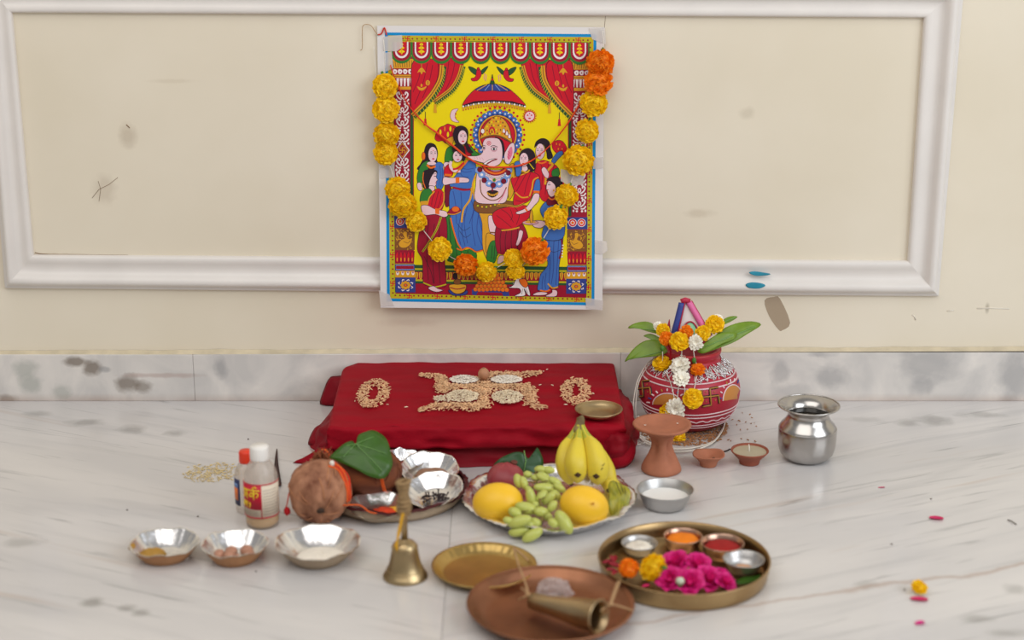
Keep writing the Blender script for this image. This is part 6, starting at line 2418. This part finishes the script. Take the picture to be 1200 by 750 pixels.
# अर्क : headline, vowel a, ka, and the reph hook above
AR = [[(0, 1), (2.05, 1)], [(.05, .78), (.28, .88), (.38, .66), (.18, .52), (.40, .40), (.36, .14), (.08, .16)], [(.36, .50), (.62, .52)], [(.68, 1), (.68, 0)],
      [(1.45, 1), (1.45, 0)], [(1.45, .60), (1.18, .72), (1.02, .50), (1.14, .30), (1.45, .46)], [(1.45, .60), (1.72, .74), (1.88, .56), (1.78, .34), (1.68, .26)],
      [(1.46, 1.02), (1.36, 1.26), (1.56, 1.40), (1.74, 1.26)]]
letters(AR, .00085, M_LABY, 'label_lettering', rl + .0008, pb, sb, vb, tb, -66, 36, 34, 10)
letters([[(0, 1), (.95, 1)], [(.35, 1), (.35, 0)], [(.35, .6), (.1, .7), (.02, .45), (.15, .3), (.35, .45)], [(.35, .6), (.6, .7), (.66, .4)], [(.85, 1), (.85, 0)], [(1.2, 1), (1.35, .5), (1.2, 0)]], .0007, M_LABY,
        'label_lettering', rl + .0008, pb, sb, vb, tb, -66, 26, 26, 6)
g = G()
for k in range(9):
    h0 = 18.5 + k * 3.4
    u1 = 84 - (k * 37 % 20)
    pts = [lab_pt(14 + (u1 - 14) * i / 10, h0, rl + .0003, pb, sb, vb) for i in range(11)]
    V, F = tube(pts, .0003, 4)
    g.add(V, F)
add('fine_print', g.V, g.F, mat('grey_ink', rgb(150, 130, 118), .6), tb)
g = G()
for k in range(3):
    pts = [lab_pt(-85 + 80 * i / 10, 17 + k * 2.2, rl + .0003, pb, sb, vb) for i in range(11)]
    V, F = tube(pts, .0003, 4)
    g.add(V, F)
add('fine_print', g.V, g.F, bpy.data.materials['grey_ink'], tb)

t2, p2 = bottle('smaller cloudy bottle with an orange red cap behind the labelled bottle', 291.5, 599,
                [(0, 0), (12, 0), (14, 1.5), (14.5, 5), (14.5, 43), (13.5, 49), (10, 54.5), (7, 57.5), (6.8, 59), (0, 59)],
                [(0, 57), (8, 57), (8.2, 58), (8.2, 68), (7.4, 70), (0, 70)], mat('orange_red_cap', rgb(232, 62, 34), .4), 'plastic bottles', 15)
s2_, v2_ = mpp(p2), vsc(p2)
lab_patch('blue_label', -88, -28, 11, 41, mat('navy_label', rgb(44, 52, 92), .5), 14.5 * s2_ + .0005, t2, p2, s2_, v2_)
lab_patch('orange_panel', -82, -40, 17, 31, mat('orange_label', rgb(224, 120, 60), .5), 14.5 * s2_ + .0009, t2, p2, s2_, v2_)
lab_patch('light_panel', -82, -40, 31, 36, mat('blue_light_label', rgb(110, 140, 190), .5), 14.5 * s2_ + .0009, t2, p2, s2_, v2_)

# dark tapered stick on the floor behind the bottle
q = [(324.5, 526, .5), (323.8, 540, 2.6), (324.5, 555, 3.6), (326.5, 568, 3.0)]
t = thing('dark_stick', 'dark brown tapered stick lying on the floor beside the white capped bottle', 'stick', fl(325, 550))
V, F = tube(smooth_path([fl(x, y, .0035) for x, y, r in q], 3), [ (.6 + 3.0 * min(1, i / 6)) * .0012 for i in range(10)], 8, flat=.6)
add('stick_body', V, F, mat('dark_brown', rgb(62, 40, 38), .7, var=.1), t)
V, F = ellipsoid(fl(326.7, 568, .0035), (.0036, .0025, .0026))
add('blunt_end', V, F, mat('dark_brown_end', rgb(80, 54, 46), .8), t)

# ================================================================== FRUIT PLATE
fruit, pF, sF, vF, hF = foil_plate('fruit_plate', 'silver foil plate with a crimped edge, heaped with fruit', 643, 594, 101, 15, 78, M_FOIL, sides=9, seed=.6, flutes=54)
zF = .0028
M_MANGO = mat('mango_skin', rgb(248, 196, 44), .42, var=.05, vscale=12, bump=.03, bscale=120, sss=.05)


def mango(label, px, py, rx, ry, ang, lift, dot, seed):
    p = fl(px, py, lift)
    s = mpp(p)
    a, b, c = rx * s, ry * s * 1.02, ry * s
    C = Vector((p.x, p.y, lift))
    Mr = Matrix.Rotation(ang, 3, 'Y')
    t = thing('mango', label, 'mango', Vector((p.x, p.y, lift - c)), 'mangoes on the foil plate')
    V, F = ellipsoid((0, 0, 0), (a, b, c), nu=36, nv=22, disp=lambda q: 1 + .05 * q.x * q.z + .03 * math.sin(2 * q.x + seed) + .01 * nz3(q.x * 2, q.y * 2, q.z * 2))
    add('mango_skin', [C + Mr @ q for q in V], F, M_MANGO, t)
    q = pl(dot[0], dot[1], C + Vector((0, -b * .93, 0)), Vector((0, -1, 0)))
    V, F = ellipsoid(q, (.0022, .0012, .0018))
    add('stem_scar', V, F, mat('stem_scar', rgb(110, 74, 30) if seed == 1 else rgb(214, 150, 40), .8), t)
    return C


zm = zF + 22 * sF
mango('round yellow mango at the left of the foil plate, before the dark red fruit', 583, 588.5, 30, 22.5, .05, zF + 22 * 1.2e-3, (582.5, 598), 1)
mango('yellow mango at the right of the foil plate, in front of the bananas', 685, 593, 29.5, 23, .38, zF + 23.5 * 1.2e-3, (695, 590), 2)
p = fl(592.5, 562, .024)
t = thing('pomegranate', 'dark red round fruit tucked behind the left mango', 'fruit', p - Vector((0, 0, .024)))
V, F = ellipsoid(p, (.0275, .027, .0245), nu=30, nv=18, disp=lambda q: 1 + .02 * math.cos(5 * math.atan2(q.y, q.x)) + .01 * nz3(q.x * 3, q.y * 3, q.z * 3))
add('red_skin', V, F, mat('dark_red_skin', rgb(138, 48, 56), .4, col2=rgb(168, 76, 78), vscale=22), t)
V, F = lathe([(0, .0), (.004, .0005), (.005, .004), (.0035, .0055), (.002, .002), (0, .001)], p + Vector((.012, .004, .0215)), 12)
add('calyx_crown', V, F, mat('dry_crown', rgb(110, 58, 46), .7), t)

# leaf standing behind the fruit
Pk = fl(620, 556, .030)
nk = (.15, -.9, .45)
hl = [(614, 531), (605, 529.5), (594, 533), (585, 538), (579, 546), (588, 552), (602, 556), (618, 556), (633, 553), (637, 546), (636, 536), (630, 524), (626, 533), (619, 537)]
lf = thing('betel_leaf', 'dark green heart-shaped leaf standing behind the fruit on the foil plate', 'leaf', pl(614, 548, Pk, Vector(nk).normalized()), 'heart-shaped leaves')
leaf('leaf_blade', hl, (614, 545), Pk, nk, mat('dark_green_leaf', rgb(34, 74, 34), .38, var=.12, vscale=60), lf, curl=.12, wave=.03)
nn = Vector(nk).normalized()
V, F = tube([pl(x, y, Pk, nn) + nn * .0012 for x, y in ((614, 528), (616, 540), (614, 552))], .0006, 5)
add('leaf_vein', V, F, M_VEIN, lf)

# grapes: one bunch on a branching stalk
M_GR = mat('green_grape', rgb(196, 202, 104), .28, var=.08, vscale=40, sss=.25, trans=.08)
ZF = lambda x, y: (540 + x / 5.357, 500 + y / 5.357)
gs = [(500, 268, 0, 36, 24), (550, 272, .1, 38, 24), (420, 300, .3, 26, 22), (360, 340, 1.3, 42, 28), (395, 352, 1.2, 40, 26), (470, 322, .2, 30, 22), (540, 335, .45, 70, 26), (590, 345, .5, 44, 24),
      (530, 385, .12, 70, 30), (440, 445, 1.35, 60, 30), (508, 440, -.9, 44, 30), (556, 452, -.85, 52, 30), (575, 500, -.9, 40, 26), (410, 512, .25, 66, 38), (505, 535, .1, 44, 32), (340, 540, .5, 42, 32),
      (370, 595, -.3, 72, 36), (300, 590, .3, 34, 24), (370, 655, -.2, 66, 34), (450, 680, -.5, 66, 34), (648, 600, 1.0, 78, 42), (580, 605, .6, 34, 28), (470, 600, .4, 36, 26), (430, 400, .8, 30, 22),
      (620, 385, .6, 40, 24), (480, 500, .7, 40, 26), (540, 560, .5, 36, 26), (600, 430, .9, 36, 24), (515, 300, .4, 40, 22), (420, 610, .2, 40, 28)]
gt = thing('grape_bunch', 'bunch of long green grapes spilling over the front rim of the foil plate', 'grapes', fl(625, 590, .01))
cen = []
for i, (x, y, a, ln, wd) in enumerate(gs):
    px, py = ZF(x, y)
    f = (632 - py) / 90
    z = .017 + .040 * max(0, min(1, f)) - (.004 if i in (22, 23, 25, 26, 28, 29) else 0)
    if py > 622:
        z = .012
    c = fl(px, py, z)
    sg = mpp(c) / 5.357
    d = (RT * math.cos(a) - UP * math.sin(a) + FW * R.uniform(-.3, .3)).normalized()
    M = d.to_track_quat('X', 'Z').to_matrix()
    V, F = ellipsoid((0, 0, 0), (ln * sg * 1.12, wd * sg * 1.04, wd * sg * 1.04), nu=16, nv=10)
    add('grape', [c + M @ q for q in V], F, M_GR, gt, loc=c)
    cen.append(c)
M_STALK = mat('grape_stalk', rgb(120, 104, 52), .7, var=.2)
spine = [fl(*ZF(470, 290), .050), fl(*ZF(480, 380), .044), fl(*ZF(500, 480), .036), fl(*ZF(510, 570), .026), fl(*ZF(500, 620), .018)]
sp_ = smooth_path(spine, 5)
V, F = tube(sp_, .0019, 7)
st = add('main_stalk', V, F, M_STALK, gt)
for c in cen:
    b = min(sp_, key=lambda q: (q - c).length)
    V, F = tube([b, b.lerp(c, .5) + Vector((0, 0, .003)), c], .0009, 5)
    add('stalklet', V, F, M_STALK, gt)

# bananas
M_BAN = mat('banana_skin', rgb(226, 202, 62), .45, var=.06, vscale=30)
M_BANG = mat('green_banana_stem', rgb(176, 178, 60), .5, var=.1, vscale=60)
M_TIP = mat('banana_tip', rgb(72, 48, 30), .9, var=.3, vscale=400)
tipF = fl(680, 564, .020)
Y0 = tipF.y
ban = thing('banana_bunch', 'bunch of four ripe yellow bananas with dark tips leaning against the red cloth', 'bananas', Vector((tipF.x, Y0, .005)))


def banana(pts, rads, stub=None):
    P_ = smooth_path([at(x, y, Y0 + dy) for x, y, dy in pts], 6)
    s = mpp(P_[len(P_) // 2])
    rr = [r.z * s for r in smooth_path([(0, 0, r) for r in rads], 6)]
    n = 20
    V, F = tube(P_, rr, n)
    # five soft ribs
    m = len(P_)
    V = [P_[i // n] + (V[i] - P_[i // n]) * (1 + .045 * math.cos(5 * 2 * PI * (i % n) / n)) for i in range(m * n)]
    o = add('banana', V, F, M_BAN, ban)
    e = P_[-1]
    d = (P_[-1] - P_[-4]).normalized()
    tr = rr[-1]
    if stub:
        h, nn_, ii, dd = BVHTree.FromPolygons(V, F).ray_cast(CAM, ray(*stub))
        e, d, tr = h, (nn_ if nn_.y < 0 else -nn_), 4.3 * s
    V, F = tube([e - d * .002, e + d * .0015, e + d * .0026], [tr, tr * .96, tr * .85], 4 if stub else 6, flat=.8)
    add('dark_tip', V, F, M_TIP, o)
    V, F = tube(P_[:9], [r * 1.03 for r in rr[:9]], 14)
    add('stem_neck', V, F, M_BANG, o)
    return o


banana([(676, 500, .052), (670, 512, .044), (663, 526, .030), (662, 542, .018), (665, 556, .012), (669, 566, .012)], [3.0, 4.6, 9, 11.5, 9.5, 3.5])
banana([(678, 499, .050), (678, 512, .036), (676, 526, .016), (675, 541, 0), (676, 553, -.005), (676.5, 560, -.006), (676.7, 565, -.005)], [3.2, 4.8, 10, 13.0, 12.4, 8.6, 2.5], (677, 556.5))
banana([(682, 499, .050), (687, 511, .038), (695, 525, .016), (700, 542, 0), (700.8, 555, -.005), (700.5, 562, -.006), (700.3, 567, -.005)], [3.2, 4.8, 10, 12.8, 12.4, 8.6, 2.5], (698.8, 558))
banana([(682, 501, .054), (692, 516, .050), (703, 534, .036), (710, 552, .020), (713, 566, .010), (714, 574, -.004)], [3.0, 4.6, 9, 11.5, 9, 3.8])
q = at(680, 500, Y0 + .052)
V, F = tube(smooth_path([at(677, 508, Y0 + .044), at(679, 500, Y0 + .052), at(680.5, 492, Y0 + .056), at(679, 488, Y0 + .058)]), [.006, .0075, .0078, .0075, .007, .0068, .0066, .0064, .006, .0058, .0056, .0054, .005], 12)
add('crown_stem', V, F, mat('dry_stem', rgb(142, 124, 78), .75, col2=rgb(96, 78, 50), vscale=60), ban)
for x, y in ((706, 546), (704, 551)):
    V, F = tube([at(x, y, Y0 - .018), at(x + 2.5, y - 3, Y0 - .018)], .0006, 5)
    add('brown_speck', V, F, M_TIP, ban)
# a yellow-green wrapper wedged under the bananas
t = thing('green_wrapper', 'crinkled yellow green wrapper wedged at the right edge of the foil plate', 'wrapper', fl(726, 588, .012))
ol = [(712, 570), (718, 562), (728, 566), (738, 574), (737, 586), (728, 597), (718, 606), (713, 596), (714, 582)]
Pw = fl(725, 592, .016)
leaf('wrapper_film', ol, (725, 584), Pw, (-.25, -.6, .8), mat('yellow_green_film', rgb(178, 168, 46), .3, col2=rgb(122, 128, 40), vscale=70, stretch=(4, 1, 1)), t, curl=.1, wave=.09)
for a, b in (((722, 566), (728, 580)), ((727, 567), (731, 578)), ((732, 572), (734, 580))):
    nw = Vector((-.25, -.6, .8)).normalized()
    V, F = tube([pl(a[0], a[1], Pw, nw) + nw * .002, pl(b[0], b[1], Pw, nw) + nw * .003], .0005, 5)
    add('dark_crease', V, F, mat('olive_crease', rgb(80, 80, 34), .6) if a[0] == 722 else bpy.data.materials['olive_crease'], t)

# ================================================================== BIG BRASS TRAY (THALI)
M_TRAY = mat('tray_brass', (0.40, 0.27, 0.13, 1), .36, 1.0, var=.15, vscale=14, bump=.03, bscale=100)
p, pr_ = turned([(0, 0), (93, 0), (96, 1), (97.5, 4), (98.6, 10), (99.8, 18), (100.2, 20), (99.4, 20.8), (98, 19.5), (96.8, 11), (95.8, 5), (94, 2.4), (0, 2.2)], 801, 673)
t = thing('brass_tray', 'large round brass tray with an upright rim, filled with bowls and flowers', 'tray', p)
V, F = lathe(pr_, p, 110)
add('tray_body', V, F, M_TRAY, t)
V, F = tube([(p.x + (pr_[6][0] - .0006) * math.cos(a * PI / 48), p.y + (pr_[6][0] - .0006) * math.sin(a * PI / 48), p.z + pr_[6][1]) for a in range(96)], .0012, 6, True)
add('rolled_rim', V, F, M_TRAY, t)
zT = pr_[-1][1] + .0004


def katori(label, px, py, rx, hgt, rb, m):
    """py = centre of the base on the tray"""
    p, s, v = place(px, py, zT)
    t = thing('steel_cup', label, 'cup', p, 'small steel cups on the brass tray')
    pr_ = [(0, 0), (rb * s, 0), ((rb + 2) * s, .001), ((rb + (rx - rb) * .6) * s, hgt * v * .5), (rx * s * .97, hgt * v * .95), (rx * s, hgt * v)]
    V, F = lathe(walled(pr_, .0009), p, 40)
    add('cup_body', V, F, m, t)
    V, F = tube([(p.x + rx * s * math.cos(a * PI / 20), p.y + rx * s * math.sin(a * PI / 20), p.z + hgt * v) for a in range(40)], .0008, 6, True)
    add('rolled_rim', V, F, m, t)
    return t, p, s, v


def fill(nm, label, cat, p, r, z, m, bump_, seed, extra=None):
    V, F = ellipsoid((0, 0, 0), (r, r, bump_), nu=24, nv=10, disp=lambda q: 1 + .12 * nz3(q.x * 2.4 + seed, q.y * 2.4, q.z * 2))
    g = G().add([p + Vector((q.x, q.y, z + max(-.002, q.z))) for q in V], F)
    if extra:
        g.add(*extra)
    return tag(add(nm, g.V, g.F, m, None, loc=p), label, cat, kind='stuff')


M_CUP2 = mat('copper_tinted_steel', (.55, .36, .27, 1), .28, 1.0)
t, p, s, v = katori('steel cup of white rice grains at the back left of the brass tray', 749, 647, 21, 11, 15, M_STEEL2)
fill('rice_fill', 'white rice heaped in the back left cup on the brass tray', 'rice', p, 16 * s, 5 * v, M_WRICE, .006, 1,
     grains([p + Vector((16 * s * math.sqrt(r) * math.cos(a), 16 * s * math.sqrt(r) * math.sin(a), 5 * v + .0066 - .006 * r)) for r, a in [(R.random(), R.uniform(0, 6.3)) for _ in range(150)]], .0052))
t, p, s, v = katori('steel cup of orange turmeric powder at the back of the brass tray', 800, 642, 22.5, 14, 17, M_CUP2)
fill('turmeric_powder', 'bright orange powder filling the back cup on the brass tray', 'powder', p, 19 * s, 9 * v, mat('orange_powder', rgb(236, 128, 14), .85, var=.08, vscale=90), .006, 5)
t, p, s, v = katori('steel cup of dark red kumkum powder, largest cup on the brass tray', 846, 651, 25, 15, 19, M_CUP2)
fill('kumkum_powder', 'dark red kumkum powder filling the largest cup on the tray', 'powder', p, 21 * s, 9 * v, mat('kumkum_red', rgb(158, 22, 20), .85, var=.12, vscale=90), .005, 9)
t, p, s, v = katori('bare steel cup with a little tan paste at the right of the brass tray', 871, 669, 24, 14, 15, M_STEEL2)
fill('tan_paste', 'tan paste at the bottom of the bare steel cup on the tray', 'paste', p, 12 * s, 2.5 * v, mat('tan_paste', rgb(206, 158, 124), .7, var=.1, vscale=90), .003, 12)
tl_ = thing('green_leaf_strip', 'narrow green leaf under the bare steel cup on the brass tray', 'leaf', fl(875, 680, zT))
leaf('leaf_blade', [(862, 681), (872, 676), (884, 675), (892, 673), (888, 679), (876, 683), (866, 684)], (877, 679), fl(877, 679, zT + .0016), (0, -.1, 1), M_LEAF, tl_)


def head(nm, label, px, py, r, me, lift, cat, group, nrm, flat=.8, spin=0):
    p = fl(px, py, lift)
    s = mpp(p)
    t = thing(nm, label, cat, Vector((p.x, p.y, zT)), group)
    o = inst('petals', me, t, p, rot_to(nrm, spin), (r * s, r * s, r * s * flat))
    return t, p, s, o


t, p, s, o = head('marigold_flower', 'orange marigold head on the brass tray, left of the yellow one', 737, 666, 13, MG_O[0], .0155, 'flower', 'marigolds on the brass tray', (0, -.4, 1))
inst('calyx', CX, t, p + Vector((-.003, .002, -.009)), (0, 0, 0), .009)
t, p, s, o = head('marigold_flower', 'yellow marigold head with a green base on the brass tray', 765, 665, 17, MG_Y[0], .0195, 'flower', 'marigolds on the brass tray', (-.5, -.4, .6), .8, 2)
inst('calyx', CX, t, p + Vector((.013, -.010, .004)), rot_to((-.6, .5, -.2)), .010)


def rose_mesh(seed, m, n=22):
    """loose rose: broad cupped petals in a spiral"""
    r = random.Random(seed)
    g = G()
    for i in range(n):
        t = i * 2.39996
        f = (i + .5) / n
        tilt = 1.35 - 1.2 * f
        d = Vector((math.cos(t), math.sin(t), 0))
        s = Vector((-d.y, d.x, 0))
        ln = .55 + .5 * f
        w = .28 + .3 * f
        nr, nc_ = 4, 4
        P_ = []
        for a in range(nr + 1):
            u = a / nr
            for b in range(nc_ + 1):
                x = (b / nc_ - .5) * 2
                ww = w * math.sin(PI * (.18 + .72 * u)) * 1.1
                base = d * (.08 + ln * u * math.cos(tilt)) + Vector((0, 0, ln * u * math.sin(tilt) + .15 * f))
                cup = .18 * x * x * w
                curl = -.14 * u ** 3 if f > .4 else 0
                P_.append(base + s * (x * ww) + Vector((0, 0, cup + curl + .05 * r.uniform(-1, 1) * u)) - d * cup * .6)
        q = nc_ + 1
        g.add(P_, [(a * q + b, a * q + b + 1, (a + 1) * q + b + 1, (a + 1) * q + b) for a in range(nr) for b in range(nc_)])
    V, F = ellipsoid((0, 0, .1), (.2, .2, .2), nu=8, nv=6)
    g.add(V, F)
    return mesh_of('rose_petals', g.V, g.F, m)


RS = [rose_mesh(i, M_MAG) for i in (1, 2, 3)]
for i, (x, y, r, lab, nr) in enumerate(((792, 662, 19, 'leftmost back magenta rose, touching the yellow marigold', (-.3, -.3, 1)), (817, 664, 18, 'back magenta rose below the orange powder cup', (.1, -.4, 1)),
                                        (786, 681, 18, 'front left magenta rose on the brass tray', (-.4, -.5, .8)), (808, 684, 19, 'front middle magenta rose on the brass tray', (0, -.7, .8)),
                                        (829, 680, 18, 'magenta rose right of the front middle one on the brass tray', (.3, -.5, .8)), (848, 684, 15, 'rightmost magenta rose, near the green leaf strip', (.5, -.4, .8)),
                                        (846, 675, 11, 'small magenta rose between the red powder cup and the rightmost rose', (.4, -.2, 1)))):
    t, p, s, o = head('rose', lab, x, y, r, RS[i % 3], zT + .006 + (.006 if y < 670 else 0), 'flower', 'magenta roses on the brass tray', nr, 1.0, i)
    inst('calyx', CX, t, p + Vector((0, 0, -.004)), (0, 0, 0), .006)
c = fl(797, 681, .017)
t = thing('pale_bud', 'tiny whitish green bud among the magenta roses', 'bud', Vector((c.x, c.y, zT)))
V, F = ellipsoid(c, (.0055, .005, .005), disp=lambda q: 1 + .2 * nz3(q.x * 3, q.y * 3, q.z * 3))
add('bud_petals', V, F, mat('pale_green', rgb(206, 214, 190), .6), t)
V, F = ellipsoid(c - Vector((0, 0, .005)), (.003, .003, .004))
add('bud_stem', V, F, M_CALYX, t)


def petal(nm, label, px, py, r, m, z=0.0, group=None, spin=0.0, w=.62, lift=.3):
    """a single cupped petal lying down"""
    p = fl(px, py, z)
    s = mpp(p) * r
    V = []
    nr, nc_ = 6, 6
    for a in range(nr + 1):
        u = a / nr
        for b in range(nc_ + 1):
            x = (b / nc_ - .5) * 2
            ww = w * math.sin(PI * (.08 + .80 * u)) ** .7
            V.append(Vector(((u - .5) * 2, x * ww, .06 + lift * (x * x * ww + .7 * (u - .45) ** 2))))
    q = nc_ + 1
    F = [(a * q + b, a * q + b + 1, (a + 1) * q + b + 1, (a + 1) * q + b) for a in range(nr) for b in range(nc_)]
    k = len(V)
    V = V + [v - Vector((0, 0, .05)) for v in V]
    F = F + [tuple(reversed([i + k for i in f])) for f in F]
    M = Matrix.Rotation(spin, 3, 'Z')
    o = add(nm, [p + M @ v * s for v in V], F, m, None, loc=p)
    tag(o, label, 'petal', group)
    return o


M_REDP = mat('dark_red_petal', rgb(150, 18, 40), .55, var=.2, vscale=60)
M_PNK = mat('pink_petal', rgb(204, 40, 96), .5, var=.2, vscale=70)
for i, (x, y, r, sp, lab) in enumerate(((713, 660, 7, .4, 'leftmost dark red petal against the brass tray rim'), (719, 656, 7.5, 1.6, 'dark red petal leaning behind the orange marigold'), (720, 664, 8, 2.4, 'dark red petal touching the left of the orange marigold'),
                                        (715, 669, 6, .1, 'dark red petal low at the left wall of the brass tray'), (721, 672, 6, 1.0, 'dark red petal below the orange marigold'))):
    petal('red_petal', lab, x, y, r, M_REDP, zT + .002 + .0015 * i, 'dark red petals on the brass tray', sp, lift=.6)
petal('pink_petal', 'single pink petal lying below the yellow marigold on the brass tray', 757, 687, 5, M_PNK, zT, 'stray pink petals', .5)
petal('pink_petal', 'tiny pink petal farthest back on the bare floor at right', 1033, 571.5, 4, M_PNK, 0, 'pink petals on the floor', .1, .35)
petal('pink_petal', 'magenta petal alone on the floor behind the yellow flower head', 1097, 608.5, 8, M_PNK, 0, 'pink petals on the floor', -.3, .55, .5)
petal('pink_petal', 'pink petal just in front of the yellow flower head on the floor', 1077, 703.5, 10, M_PNK, 0, 'pink petals on the floor', -.2, .5, .45)
petal('pink_petal', 'small dark magenta petal nearest the bottom edge of the floor', 1078, 731, 6.5, M_MAG, 0, 'pink petals on the floor', .4, .6, .5)
p = fl(1077.5, 688, .009)
t = thing('marigold_flower', 'small yellow flower head lying alone on the floor at right', 'flower', Vector((p.x, p.y, 0)))
s = mpp(p)
inst('petals', MG_YS[0], t, p, rot_to((.2, -.5, 1)), (10 * s, 10 * s, 8 * s))
inst('calyx', CX, t, p + Vector((0, 0, -.005)), (0, 0, 0), .006)
# twig and specks on the floor
V, F = tube(smooth_path([fl(1181, 609, .001), fl(1186, 611, .002), fl(1191, 614.5, .001)]), .0008, 5)
tag(add('twig', V, F, mat('grey_twig', rgb(110, 100, 92), .9), None, loc=fl(1186, 611)), 'tiny grey twig on the floor at the far right', 'twig')
g = G()
for x, y in ((1091, 584.5), (1045, 637.5), (291, 514.5), (232, 605), (149, 597.5), (300, 669.5), (1060, 691)):
    V, F = ellipsoid(fl(x, y, .0008), (.0014, .001, .0009), nu=6, nv=5)
    g.add(V, F)
tag(add('floor_crumbs', g.V, g.F, mat('dark_crumb', rgb(90, 76, 66), .9), None), 'scattered tiny dark crumbs on the marble floor', 'crumbs', kind='stuff')
# scattered rice on the floor at left
pts = []
for _ in range(300):
    a, r = R.uniform(0, 2 * PI), R.random() ** .7
    q = fl(250 + 38 * r * math.cos(a) + 6 * R.gauss(0, 1), 554 - 5 * r * math.cos(a) * .6 + 11 * r * math.sin(a), 0)
    q.z = .0009
    pts.append(q)
V, F = grains(pts, .0052, .1)
tag(add('scattered_rice', V, F, mat('yellow_rice', rgb(214, 192, 142), .6), None, smooth=False, loc=fl(250, 554)), 'pale yellow rice scattered on the floor behind the bottles', 'rice', kind='stuff')
